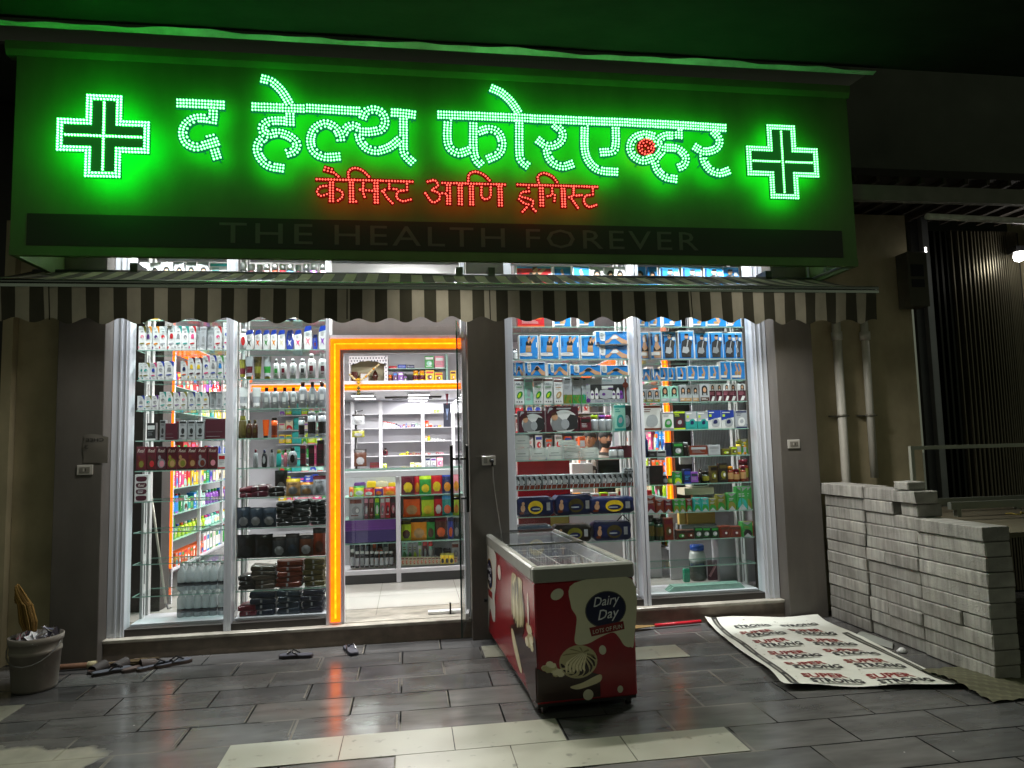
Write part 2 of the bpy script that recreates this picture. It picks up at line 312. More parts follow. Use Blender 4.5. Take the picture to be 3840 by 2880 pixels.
    for k,f in enumerate((1,.95,.74)):
        q=n.new('ShaderNodeMath'); q.operation='MULTIPLY'; q.inputs[1].default_value=f; L.new(r7.outputs[0],q.inputs[0]); L.new(q.outputs[0],cb.inputs[k])
    mx4=n.new('ShaderNodeMix'); mx4.data_type='RGBA'; L.new(r6.outputs[0],mx4.inputs[0]); L.new(mx3.outputs[2],mx4.inputs[6]); L.new(cb.outputs[0],mx4.inputs[7])
    L.new(mx4.outputs[2],b.inputs['Base Color'])
    ro=noise(4,6); r8=n.new('ShaderNodeMapRange'); r8.inputs[1].default_value=.3; r8.inputs[2].default_value=.7; r8.inputs[3].default_value=.14; r8.inputs[4].default_value=.27; L.new(ro.outputs['Fac'],r8.inputs[0])
    ra=n.new('ShaderNodeMath'); ra.operation='MULTIPLY_ADD'; L.new(r6.outputs[0],ra.inputs[0]); ra.inputs[1].default_value=.5; L.new(r8.outputs[0],ra.inputs[2]); rb=n.new('ShaderNodeMath'); rb.operation='MULTIPLY_ADD'; L.new(br.outputs['Fac'],rb.inputs[0]); rb.inputs[1].default_value=.7; L.new(ra.outputs[0],rb.inputs[2]); L.new(rb.outputs[0],b.inputs['Roughness']); sp=n.new('ShaderNodeMath'); sp.operation='MULTIPLY_ADD'; L.new(br.outputs['Fac'],sp.inputs[0]); sp.inputs[1].default_value=-.5; sp.inputs[2].default_value=.5; L.new(sp.outputs[0],b.inputs['Specular IOR Level'])
    bp=n.new('ShaderNodeBump'); bp.inputs['Strength'].default_value=.12; bp.inputs['Distance'].default_value=.004
    hs=n.new('ShaderNodeMath'); hs.operation='MULTIPLY_ADD'; L.new(br.outputs['Fac'],hs.inputs[0]); hs.inputs[1].default_value=-1.5; L.new(cl.outputs['Fac'],hs.inputs[2]); L.new(hs.outputs[0],bp.inputs['Height']); L.new(bp.outputs[0],b.inputs['Normal'])
    return m
M['pave']=pavement_mat()
def palemat():
    m=mat('pale_tile','838376',rough=.36,noise=.14,nscale=3,rvar=.08); nt=m.node_tree; n=nt.nodes; L=nt.links; b=n['Principled BSDF']; src=b.inputs['Base Color'].links[0].from_socket
    tc=n.new('ShaderNodeTexCoord'); z=n.new('ShaderNodeTexNoise'); z.inputs['Scale'].default_value=13; z.inputs['Detail'].default_value=4; L.new(tc.outputs['Object'],z.inputs['Vector'])
    r=n.new('ShaderNodeMapRange'); r.inputs[1].default_value=.63; r.inputs[2].default_value=.72; r.inputs[3].default_value=1; r.inputs[4].default_value=.5; L.new(z.outputs['Fac'],r.inputs[0])
    s=n.new('ShaderNodeVectorMath'); s.operation='SCALE'; L.new(src,s.inputs[0]); L.new(r.outputs[0],s.inputs['Scale']); L.new(s.outputs[0],b.inputs['Base Color']); return m
M['pale']=palemat()
M['grout']=mat('old_grout','5b574e',rough=.9,noise=.35,nscale=9)
g=MB(); g.poly([(-60,-40,0),(60,-40,0),(60,60,0),(-60,60,0)],hx('444')); struct(g.build('pavement','pave'))
t=MB()
def ptile(x0,x1,k):
    y0=3.651+.3253*k
    t.box(x0+.003,x1-.003,y0+.003,y0+.3253-.003,.0005,.0042,'77786a')
for i in range(3): ptile(-1.024+.624*i,-1.024+.624*(i+1),1)
for i in range(3): ptile(-.098+.624*i,-.098+.624*(i+1),0)
ptile(.56,1.184,6); ptile(.867,1.491,5); ptile(1.491,2.115,5)
ptile(-3.19,-2.566,4); ptile(-3.5,-2.88,-1)
o=struct(t.build('pale_tiles','pale'))
gj=MB(); random.seed(31)
for k in range(8):
    y0=3.651+.3253*k; off=.525 if k%2==0 else .224
    for j in range(-6,6):
        x=off-.31*0+.624*j
        if (x<.4 and random.random()<.72) or (x>=.4 and random.random()<.22):
            ya,yb=y0+.01+random.uniform(0,.05),y0+.315-random.uniform(0,.05); w=random.uniform(.003,.0055)
            gj.poly([(x-w,ya,.0022),(x+w,ya,.0022),(x+w*.8,yb,.0022),(x-w*.8,yb,.0022)],hx('777'))
struct(gj.build('grout_joints','grout'))
# ---- building
B=thing('shop_building','dark single-storey shop unit with pilasters holding the lit chemist windows and door','building')
G0=6.33
def part(name,m,mt,parent=B,label=None):
    o=m.build(name,mt,parent)
    if label: o['label']=label
    return o
for x0,x1 in ((-2.83,-2.47),(.51,.85),(3.42,3.80)): part('pilaster',bx(x0,x1,6.12,6.75,0,4.6,bev=.004),'pilaster')
for a,b in ((-2.47,.51),(.85,3.42)): part('plinth',bx(a,b,6.225,6.8,0,.135),'plinth'); part('sill',bx(a,b,6.20,6.80,.137,.165,bev=.004),'sill')
part('side_wall',bx(-3.22,-2.832,6.3,6.7,0,3.62),'wall'); part('side_wall',bx(3.802,5.05,6.34,6.8,0,3.9),'wall'); part('wall_trim',bx(-3.30,-3.222,6.22,6.8,0,3.62),'wall')
m=bx(-3.3,3.80,6.42,13.6,3.64,3.80); part('soffit',m,'slab'); part('header_wall',bx(-2.47,3.42,6.42,6.6,3.81,4.7),'ceil')
for a in ((-3.3,-2.95,6.82,13.4,0,3.62),(3.6,3.82,6.82,13.4,0,3.62),(-2.95,3.6,13.22,13.4,0,3.62)): part('inner_wall',bx(*a),'white')
m=bx(-2.95,3.6,6.82,13.22,3.45,3.60); part('ceiling',m,'ceil')
m=bx(-2.47,3.42,6.36,6.82,3.52,3.60); part('window_soffit',m,'ceil')
# upper building mass behind and above the sign
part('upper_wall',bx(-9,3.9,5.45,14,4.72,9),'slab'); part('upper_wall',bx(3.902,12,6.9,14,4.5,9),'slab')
fl=bx(-2.95,3.6,6.80,13.3,.02,.168); o=struct(fl.build('shop_floor','floor'))
ij=MB()
for X in (-1.9,-1.1,-.32,.46,1.24): ij.poly([(X-.003,6.52,.1686),(X+.003,6.52,.1686),(X+.003,13,.1686),(X-.003,13,.1686)],hx('777'))
for Y in (7.35,8.15,8.95): ij.poly([(-2.9,Y-.003,.1686),(3.5,Y-.003,.1686),(3.5,Y+.003,.1686),(-2.9,Y+.003,.1686)],hx('777'))
struct(ij.build('floor_joints','grout'))
# slab added above the sign to catch its green light
# stands in for the green veil up there, lit from below by the sign
struct(bx(-9,14,4.1,5.14,4.748,5.1).build('added_glow_slab','glow_slab'))
# neighbour side walls far left
w=MB(); w.box(-9,-3.32,6.35,6.9,0,4.7,'777'); tag(w.build('neighbour_wall','dark'),'unlit dark shutter wall left of the beige wall strip at the frame edge','wall')
# ---- display windows
BAYS=[('leftmost window',-2.335,-1.56),('second window',-1.50,-.725),('third window',.94,2.09),('rightmost window',2.16,3.27)]
ZL=[3.08,2.819,2.555,2.292,2.03,1.77,1.51,1.25,.99,.725,.458]
Z3=[3.08,2.761,2.449,2.291,2.028,1.765,1.507,1.24,.99,.74,.475]
Z4=[3.08,2.761,2.442,2.237,2.027,1.762,1.505,1.243,.978,.72,.474]
ZB=[ZL,ZL,Z3,Z4]
WL=['tall lit glass display window at the far left, beside the switch plate','lit glass display window left of the orange door frame','lit glass display window right of the socket pilaster, behind the freezer','rightmost lit glass display window beside the block stacks']
WIN=[]
for i,(nm,x0,x1) in enumerate(BAYS):
    w=thing('display_window',WL[i],'window',((x0+x1)/2,G0,.165),0,'lit display windows of the chemist'); WIN.append(w); ox,oy,oz=w.location
    def wp(name,m,mt):
        for k,v in enumerate(m.v): m.v[k]=v-Vector((ox,oy,oz))
        return m.build(name,mt,w)
    fr=MB()
    lw=.135 if i==0 else (.033 if i in(1,3) else .087)
    rw=.145 if i==3 else (.03 if i==0 else .033)
    fr.box(x0-lw+.002,x0,6.27,6.40,.166,3.5,'ccc',.003); fr.box(x1,x1+rw-.001,6.27,6.40,.166,3.5,'ccc',.003)
    if i==0: fr.box(x0-.075,x0-.06,6.262,6.27,.166,3.5,'999'); fr.box(x0-.03,x0-.022,6.262,6.27,.166,3.5,'999')
    if i==3: fr.box(x1+.03,x1+.038,6.262,6.27,.166,3.5,'999'); fr.box(x1+.08,x1+.09,6.262,6.27,.166,3.5,'999')
    wp('frame',fr,'frame')
    bt=MB(); bt.box(x0,x1,6.28,6.39,.166,.222,'222'); wp('bottom_rail',bt,'dark')
    gl=MB(); gl.box(x0,x1,G0-.004,G0+.004,.222,3.5,'fff'); wp('glass_pane',gl,'glass')
    bs=MB(); bs.box(x0,x1,6.41,6.80,.17,.233,'ccc'); wp('base_board',bs,'white')
    up=MB()
    for xx,d in ((x0+.001,1),(x1-.001,-1)):
        a,b=sorted((xx,xx+d*.02))
        up.box(a,b,6.60,6.68,.234,3.5,'bbb'); up.box(a,b,6.74,6.80,.234,3.5,'bbb')
        c0,c1=sorted((xx+d*.02,xx+d*.022))
        for k in range(12): up.box(c0,c1,6.632,6.648,.26+k*.262,.26+k*.262+.18,'3a3a40')
    wp('upright',up,['print'])
    for z in ZB[i]:
        if z<.9 and i==2 and z<.5: continue
        sh=MB(); q=[(x0+.003,6.42),(x1-.003,6.42),(x1-.003,6.80),(x0+.003,6.80)]
        A=[sh.av((*p,z-.009)) for p in q]; Bv=[sh.av((*p,z-.001)) for p in q]; c=hx('fff')
        sh.face(A[::-1],c); sh.face(Bv,c); sh.mi=1
        for k in range(4): sh.face((A[k],A[(k+1)%4],Bv[(k+1)%4],Bv[k]),c)
        wp('glass_shelf',sh,['shelf','edge'])
# ---- door
D=thing('shop_doorway','doorway framed by a glowing orange light strip with a clear transom above','doorway',(-.1,6.3,.165))
def dp(name,m,mt,par=D):
    for k,v in enumerate(m.v): m.v[k]=v-Vector((-.1,6.3,.165))
    return m.build(name,mt,par)
m=MB(); m.box(-.725+.034,-.60,6.275,6.40,.166,2.66,'999'); m.box(-.60,.47,6.275,6.40,2.525,2.66,'999'); m.box(.47,.509,6.27,6.40,.166,3.5,'ccc')
m.box(-.60,-.575,6.30,6.38,.166,2.525,'ccc'); m.box(-.575,.47,6.30,6.38,2.50,2.525,'ccc')
dp('door_frame',m,'frame')
m=MB(); m.prism([(-.685,.19),(-.605,.19),(-.605,2.535),(.465,2.535),(.465,2.625),(-.685,2.625)],6.258,6.2745,'fa0'); dp('orange_light_panel',m,'orange')
m=MB(); m.tube([(-.645,6.2555,.22),(-.645,6.2555,2.578),(.465,6.2555,2.578)],.0085,'fc0',6); dp('amber_tube',m,'amber')
m=MB(); m.box(-.69,.47,G0-.004,G0+.004,2.66,3.5,'fff'); dp('transom_glass',m,'glass')
m=MB(); m.box(-.60,.47,6.3,6.5,.1655,.169,'b5b2a5'); dp('threshold',m,'sill')
m=MB(); m.box(.14,.44,6.40,6.46,.1695,.20,'ddd',.004); m.box(.33,.345,6.38,6.40,.17,.27,'222'); dp('floor_spring_plate',m,['metal'])
# open glass leaf, swung out towards the street
h0=Vector((.487,6.25,0)); e0=at(1722,1800,5.52); ang=math.atan2(e0.y-h0.y,e0.x-h0.x); ln=(Vector((e0.x,e0.y,0))-h0).length
L_=thing('glass_door','frameless clear glass door leaf standing open edge-on with black pull bars','door',(h0.x,h0.y,.185),ang)
zt=2.47
m=MB(); m.box(0,ln,-.005,.005,0,zt,'fff'); o=m.build('glass_pane','glass',L_)
m=MB(); m.box(ln,ln+.004,-.006,.006,0,zt,'222'); m.build('pane_edge','dooredge',L_)
for s in (-1,1):
    m=MB(); xx=ln-.05
    m.box(xx-.012,xx+.012,s*.062-.012,s*.062+.012,.95,1.48,'111',.003)
    for zz in (1.06,1.37): m.tube([(xx,s*.006,zz),(xx,s*.06,zz)],.01,'111')
    m.build('pull_bar','black',L_)
m=MB(); m.box(0,.16,-.012,.012,-.002,.05,'ccc'); m.box(0,.16,-.012,.012,zt-.05,zt+.002,'ccc'); m.build('patch_fitting',['metal'],L_)
# ---- sign
YS=5.38
SG=thing('shop_sign','wide chemist fascia sign with green LED Devanagari lettering and two LED crosses','sign',(.49,5.4,3.1))
OS=Vector((.49,5.4,3.1))
def sp_(name,m,mt,par=SG):
    for k,v in enumerate(m.v): m.v[k]=v-OS
    return m.build(name,mt,par)
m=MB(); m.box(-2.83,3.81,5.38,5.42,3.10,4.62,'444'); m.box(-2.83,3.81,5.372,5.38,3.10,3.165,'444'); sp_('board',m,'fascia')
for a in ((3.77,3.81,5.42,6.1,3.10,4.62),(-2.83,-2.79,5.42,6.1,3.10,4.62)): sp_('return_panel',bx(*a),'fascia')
m=MB()
for a,b in (((3.757,5.46,3.14),(3.757,6.08,3.14)),((3.757,5.46,3.36),(3.757,6.08,3.36)),((3.757,5.5,3.14),(3.757,5.5,3.36)),((3.757,5.77,3.14),(3.757,5.77,3.36)),((3.757,6.04,3.14),(3.757,6.04,3.36))): m.tube([a,b],.012,'d0d0d0',4)
sp_('lattice_bracket',m,'frame')
m=MB(); m.box(-2.72,3.68,5.376,5.3795,3.175,3.41,'222'); sp_('lower_band',m,'band')
m=MB()
p0=at(822,845,5.372); p1=at(2620,918,5.372)
for wd,f0,f1 in (('THE',0,.180),('HEALTH',.223,.572),('FOREVER',.617,1)):
    m=MB(); m.text(wd,lambda x,y:(p0.x+(p1.x-p0.x)*(f0+(f1-f0)*x),5.3745,3.215+.155*y),'555',0,0,1.18); sp_('band_lettering',m,'bandtext')
# cornice and hood
m=MB()
pr=[(5.375,4.60),(5.355,4.64),(5.35,4.70),(5.45,4.70),(5.45,4.60)]
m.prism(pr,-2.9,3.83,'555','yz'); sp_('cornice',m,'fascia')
m=MB(); m.grid(lambda u,v:(-4.2+8.08*u,5.16+.29*v,4.715+.03*v),20,2,'555'); sp_('hood',m,'tarp')
m=MB(); random.seed(3)
def rimf(u,v):
    x=-4.2+8.12*u; w=.008*math.sin(x*3.1)+.006*math.sin(x*7.7+1)+.004*math.sin(x*17)
    return (x,5.165-.05*v+.005*math.sin(x*5)*v,4.700+w*v+.016*v)
m.grid(rimf,160,3,'ccc')
m.grid(lambda u,v:(rimf(u,1)[0],rimf(u,1)[1]+.065*v,rimf(u,1)[2]+.004+.012*v),160,1,'ccc')
sp_('edge_flashing',m,'flash')
# LED letters
def c1(x,y): return (x*.6027,y*.6027)
def c2(x,y): return (900+x*.4973,200+y*.4973)
def c3(x,y): return (1600+x*.5877,200+y*.5877)
def c4(x,y): return (2600+x*.6028,100+y*.6028)
def dome(m,p,r,n=6):
    A=[m.av((p.x+r*math.cos(2*math.pi*k/n),p.y,p.z+r*math.sin(2*math.pi*k/n))) for k in range(n)]
    Bq=[m.av((p.x+r*.55*math.cos(2*math.pi*k/n),p.y-r*1.4,p.z+r*.55*math.sin(2*math.pi*k/n))) for k in range(n)]
    c=hx('fff')
    for k in range(n): m.face((A[k],A[(k+1)%n],Bq[(k+1)%n],Bq[k]),c)
    m.face(Bq,c)
YL=5.255; YB=5.271
def led(name,strokes,f,mats,rows=3,gap=.0245,step=.0215,r=.0082,label=None):
    tray=MB(); dots=MB(); seen=[]
    for st in strokes:
        rw=rows
        if isinstance(st,tuple): rw,st=st
        pts=[at(*f(*p),YL) for p in st]; P=smooth_path([(p.x,0,p.z) for p in pts],step)
        hw=(rw-1)/2*gap+.017; Lf=[];Rf=[]
        for i,p in enumerate(P):
            d=(P[min(i+1,len(P)-1)]-P[max(i-1,0)]).normalized(); nn=Vector((-d.z,0,d.x))
            e=0
            if i==0: e=-.013
            if i==len(P)-1: e=.013
            q=p+d*e
            Lf.append(q+nn*hw); Rf.append(q-nn*hw)
            for k in range(rw):
                o=p+nn*((k-(rw-1)/2)*gap)
                if all((o-s).length>gap*.72 for s in seen): seen.append(o); dome(dots,Vector((o.x+random.uniform(-.0008,.0008),YL-.0015,o.z+random.uniform(-.0008,.0008))),r*random.uniform(.88,1.06))
        for q in ((P[len(P)//5],P[-1-len(P)//5]) if rows>1 else ()): tray.tube([(q.x,YB-.002,q.z),(q.x,5.38,q.z)],.006,'333',5)
        yo=random.uniform(0,.0012); c=hx('0a3')
        A=[tray.av((q.x,YL+yo,q.z)) for q in Lf]; Bq=[tray.av((q.x,YL+yo,q.z)) for q in Rf]
        C=[tray.av((q.x,YB+yo,q.z)) for q in Lf]; Dq=[tray.av((q.x,YB+yo,q.z)) for q in Rf]
        for i in range(len(P)-1):
            tray.face((A[i],A[i+1],Bq[i+1],Bq[i]),c); tray.face((A[i],C[i],C[i+1],A[i+1]),c); tray.face((Bq[i],Bq[i+1],Dq[i+1],Dq[i]),c)
        tray.mi=1
        for i in range(len(P)-1): tray.face((C[i],Dq[i],Dq[i+1],C[i+1]),c)
        tray.mi=0
        tray.face((A[0],Bq[0],Dq[0],C[0]),c); tray.face((A[-1],C[-1],Dq[-1],Bq[-1]),c)
    to=sp_(name,tray,[mats[0],mats[2]])
    if label: to['label']=label
    d_=MB(); d_.v=dots.v;d_.f=dots.f;d_.c=dots.c;d_.m=dots.m;d_.sm=dots.sm
    for k,v in enumerate(d_.v): d_.v[k]=v-OS
    d_.build('led_dots',mats[1],to)
GR=('tray_g','led_g','halo_g'); GL=('tray_gl','led_gl','halo_gl'); RD=('tray_r','led_r','halo_r')
led('green_letter',[[(1105,642),(1240,647),(1392,655)],[(1328,672),(1326,730)],[(1345,748),(1235,735),(1165,765),(1138,825),(1158,885),(1215,915),(1285,900),(1355,880)],[(1308,845),(1328,910),(1352,985)]],c1,GR)
led('green_letter',[[(165,192),(235,212),(300,268),(345,330),(372,378)],[(95,403),(280,410),(480,418)],[(376,436),(378,540)],[(400,515),(240,510),(175,545),(175,590),(215,612),(290,600),(370,625),(428,680),(410,735),(355,755)],[(200,625),(145,670),(132,735),(165,805),(225,850),(325,868)]],c2,GR)
led('green_letter',[[(505,413),(700,425),(900,437)],[(750,778),(640,782),(560,740),(532,660),(560,575),(640,530),(715,560),(752,615),(760,655)],[(775,625),(800,570),(845,545),(890,560)]],c2,GR)
led('green_letter',[[(925,490),(945,445),(1000,425),(1065,445),(1095,510),(1070,570),(985,592),(905,590)],[(895,610),(915,670),(965,720),(1040,735),(1130,705),(1200,650)],[(1145,447),(1230,452),(1318,465)],[(1232,475),(1233,640),(1235,740),(1262,785),(1305,825)]],c2,GR)
led('green_letter',[[(75,392),(300,400),(660,415)],[(135,425),(132,540),(150,605),(205,637),(270,618)],[(297,430),(298,600),(312,670),(348,712)],[(332,500),(395,483),(455,505),(482,575),(460,640),(390,675)]],c3,GR)
led('green_letter',[[(590,430),(592,640),(610,690),(645,720)],[(412,222),(480,255),(540,312),(585,378)]],c3,GR)
led('green_letter',[[(674,417),(820,423),(970,430)],[(815,455),(862,500),(862,550),(820,585),(765,590),(708,552)],[(765,605),(775,655),(810,702),(870,722),(932,705)]],c3,GR)
led('green_letter',[[(985,431),(1280,441)],[(1008,462),(1008,610),(1035,690),(1100,745),(1215,758)],[(1205,462),(1206,570),(1190,622),(1110,632)]],c3,GR)
led('green_letter',[[(1296,443),(1600,458),(1905,478)],[(1450,530),(1385,518),(1322,545),(1297,600),(1320,655),(1380,685),(1440,668)],[(1607,490),(1608,540)],[(1630,535),(1530,525),(1478,555),(1482,590),(1530,602),(1600,610),(1652,660),(1640,712),(1608,728)],[(1500,625),(1458,680),(1470,740),(1520,788),(1592,803)]],c3,GR)
led('red_letter_dot',[(2,[(1402+40*math.cos(a),597+40*math.sin(a)) for a in [k*math.pi/6 for k in range(13)]]),(1,[(1395,590),(1412,604)])],c3,RD,gap=.022,step=.019,r=.0075)
led('green_letter',[[(1828,500),(1865,545),(1860,592),(1820,620),(1760,625),(1708,595)],[(1762,640),(1770,690),(1810,745),(1870,765),(1928,748)]],c3,GR)
def cross(f,cx,cy,x0,x1,y0,y1,aw,mats,YL=YL):
    YB=YL+.016
    a=at(*f(x0,cy),YL); b=at(*f(x1,cy),YL); c=at(*f(cx,y0),YL); d=at(*f(cx,y1),YL)
    ctr=at(*f(cx,cy),YL); hx_=(b.x-a.x)/2-.012; hz=(c.z-d.z)/2-.012; w=(at(*f(cx+aw,cy),YL).x-at(*f(cx-aw,cy),YL).x)/2
    P=[(-w,hz),(w,hz),(w,w),(hx_,w),(hx_,-w),(w,-w),(w,-hz),(-w,-hz),(-w,-w),(-hx_,-w),(-hx_,w),(-w,w)]
    tray=MB(); dots=MB()
    pr=[(ctr.x+x+math.copysign(.013,x),ctr.z+z+math.copysign(.013,z)) for x,z in P]
    tray.prism(pr,YL+.004,YB,'0a3'); seen=[]; tray.m[1]=1
    for xx,zz in ((0,hz*.7),(0,-hz*.7),(hx_*.7,0),(-hx_*.7,0)): tray.tube([(ctr.x+xx,YB,ctr.z+zz),(ctr.x+xx,5.38,ctr.z+zz)],.008,'555',6)
    edge=MB(); pin=[(ctr.x+x-math.copysign(.036,x),ctr.z+z-math.copysign(.036,z)) for x,z in P]
    A_=[edge.av((x,YL+.002,z)) for x,z in pr]; B_=[edge.av((x,YL+.002,z)) for x,z in pin]
    for i in range(12): edge.face((A_[i],A_[(i+1)%12],B_[(i+1)%12],B_[i]),hx('0a3'))
    def run(p,q,st=.021):
        L=math.dist(p,q); n=max(1,round(L/st))
        for k in range(n+1):
            o=(p[0]+(q[0]-p[0])*k/n,p[1]+(q[1]-p[1])*k/n)
            if all(math.dist(o,s)>.015 for s in seen): seen.append(o); dome(dots,Vector((ctr.x+o[0],YL+.003,ctr.z+o[1])),.0082)
    for ins in (0,.024):
        Q=[(x-math.copysign(ins,x),z-math.copysign(ins,z)) for x,z in P]
        for i in range(12): run(Q[i],Q[(i+1)%12])
    run((0,hz-.05),(0,-hz+.05)); run((-hx_+.05,0),(hx_-.05,0))
    to=sp_('green_cross',tray,['tray_k',mats[2]])
    for k,v in enumerate(edge.v): edge.v[k]=v-OS
    edge.build('lit_outline',mats[0],to)
    for k,v in enumerate(dots.v): dots.v[k]=v-OS
    dots.build('led_dots',mats[1],to); return to
cross(c1,643,845,352,938,588,1108,105,GL,5.20)['label']='large glowing cross at the left end of the sign'
cross(c4,557,840,332,780,608,1072,82,GR)['label']='glowing cross at the right end of the sign'
rk=dict(rows=1,gap=.0225,step=.0215,r=.0078)
led('red_letter',[(1,[(578,950),(800,955)]),(2,[(640,870),(690,885)]),(1,[(690,885),(742,930)]),(2,[(690,975),(690,1115)]),(1,[(650,1000),(602,1008),(582,1048),(612,1075),(655,1062)]),(1,[(715,1018),(768,1045),(770,1085),(738,1110)])],c2,RD,**rk)
led('red_letter',[(1,[(820,955),(1060,960)]),(2,[(840,975),(842,1120)]),(1,[(875,1118),(880,1119)]),(1,[(818,935),(820,890),(865,865),(925,885),(972,930)]),(1,[(930,978),(928,1040),(940,1082)]),(1,[(905,1028),(1020,1040)]),(2,[(1025,980),(1028,1125)])],c2,RD,**rk)
led('red_letter',[(1,[(1080,961),(1300,968)]),(1,[(1125,985),(1125,1020)]),(1,[(1072,1040),(1120,1020),(1180,1026)]),(1,[(1085,1050),(1110,1090),(1150,1130)]),(1,[(1260,985),(1260,1030)]),(1,[(1255,1035),(1195,1042),(1182,1085),(1225,1115),(1288,1102)])],c2,RD,**rk)
led('red_letter',[(1,[(1415,968),(1470,958),(1492,1000),(1448,1030),(1500,1055),(1502,1100),(1450,1122),(1398,1055)]),(1,[(1500,1052),(1550,1058)]),(2,[(1572,995),(1574,1135)]),(2,[(1660,995),(1662,1138)]),(1,[(1525,977),(1700,982)])],c2,RD,**rk)
led('red_letter',[(1,[(1720,983),(1998,990)]),(1,[(1722,962),(1728,912),(1778,893),(1840,918),(1882,958)]),(2,[(1745,1005),(1747,1140)]),(1,[(1820,1010),(1822,1080),(1852,1100),(1888,1080),(1890,1010)]),(2,[(1960,1005),(1964,1148)])],c2,RD,**rk)
led('red_letter',[(1,[(580,838),(690,842)]),(1,[(650,858),(652,880)]),(1,[(652,885),(612,885),(597,912),(640,925),(680,945),(672,975)]),(1,[(590,930),(620,955),(650,965)]),(1,[(650,970),(612,1010)]),(1,[(655,970),(695,1006)])],c3,RD,**rk)
led('red_letter',[(1,[(705,842),(890,846)]),(1,[(715,825),(710,785),(748,765),(800,785),(832,822)]),(2,[(731,862),(735,972)]),(1,[(800,862),(800,902),(772,912)]),(1,[(818,905),(815,942)]),(2,[(870,864),(875,978)])],c3,RD,**rk)
led('red_letter',[(1,[(905,847),(1088,853)]),(1,[(937,862),(937,905)]),(1,[(908,918),(955,908),(990,906)]),(1,[(925,930),(965,985)]),(1,[(1060,864),(1060,900)]),(1,[(1055,903),(1012,912),(1005,950),(1035,980),(1082,968)])],c3,RD,**rk)
# ---- awning
AW=thing('striped_awning','grey and dark striped awning with wavy valance below the sign','awning',(.45,5.95,3.10))
OA=Vector((.45,5.95,3.10))
def apart(name,m,mt):
    for k,v in enumerate(m.v): m.v[k]=v-OA
    return m.build(name,mt,AW)
SW=.0905; AX0=-2.96; NS=75
lt,dk='b5ad98','4a473a'
m=MB()
for i in range(NS):
    x0,x1=AX0+i*SW,AX0+(i+1)*SW; c=lt if i%2 else dk
    m.grid(lambda u,v:(x0+(x1-x0)*u,5.21+.74*v,2.885+.243*v-.02*math.sin(math.pi*v)+.006*math.sin(x0*4+v*3)),1,6,c)
apart('canopy',m,'awning')
vf2=lambda x,v:5.195+.010*math.sin(x*2.1)*v+(.006+.012*max(0,x-2.7)*.5)*math.sin(2*math.pi*x/.232+.8)*v-.012*v*math.sin(x*.9+1)+.004*math.sin(x*23+v*3)*v
m=MB(); random.seed(11)
for i in range(NS):
    x0,x1=AX0+i*SW,AX0+(i+1)*SW; c=lt if i%2 else dk
    def vf(u,v):
        x=x0+(x1-x0)*u; zb=2.597+.019*math.cos(2*math.pi*(x-.555)/.232+.3*math.sin(x*2.3))*(1+.2*math.sin(x*5.1))+.007*math.sin(x*1.3)+.004*math.sin(x*3.7)
        k=max(0,x-2.7)*.5
        y=vf2(x,v)
        return (x,y,2.832+(zb-2.832)*v)
    m.grid(vf,6,6,c)
for u in (1300,1835,2590,180):
    xs=at(u,1150,5.2).x
    m.grid(lambda a,b:(xs+.008*a,vf2(xs,b)-.002,2.832+(2.6-2.832)*b),1,6,'3a362a')
apart('valance',m,'awning')
m=MB(); m.tube([(AX0-.02,5.2,2.868),(AX0+NS*SW+.02,5.2,2.868)],.017,'7d8880',10); m.box(AX0-.02,AX0+NS*SW+.02,5.188,5.212,2.828,2.850,'4a4a45'); apart('front_bar',m,['chrome'])
m=MB(); m.tube([(AX0,5.975,3.12),(AX0+NS*SW,5.975,3.12)],.03,'555'); apart('roller',m,['metal'])
for x in (-2.2,.44,.72,3.3):
    m=MB(); m.box(x-.03,x+.03,5.94,6.118,3.05,3.20,'1a1a1a'); m.tube([(x,5.96,3.06),(x+.25,5.6,2.93),(x,5.22,2.86)],.012,'333',6); apart('folding_arm',m,'black')
for x,pw,nm,tl,spr in ((.25,.85,'centre of the awning, before the door',-45,112),(2.75,.95,'right half of the awning',-30,176),(-1.65,.38,'left half of the awning',-30,176)):
    al=thing('awning_lamp','linear lamp under the %s, hidden by the valance'%nm,'lamp',(x,5.56,2.90),0,'lamps under the awning'); al.rotation_euler=(R(tl),0,0)
    m=MB(); m.box(-.32,.32,-.03,.03,0,.05,'ddd',.004); m.build('housing','frame',al)
    m=MB(); m.box(-.3,.3,-.022,.022,-.006,-.0005,'fff'); m.build('diffuser','panel_dim',al)
    lamp('awning_glow','AREA',(0,0,-.015),LAMP_AWN*pw,(1,.97,.9),.6,.05,al).data.spread=R(spr)
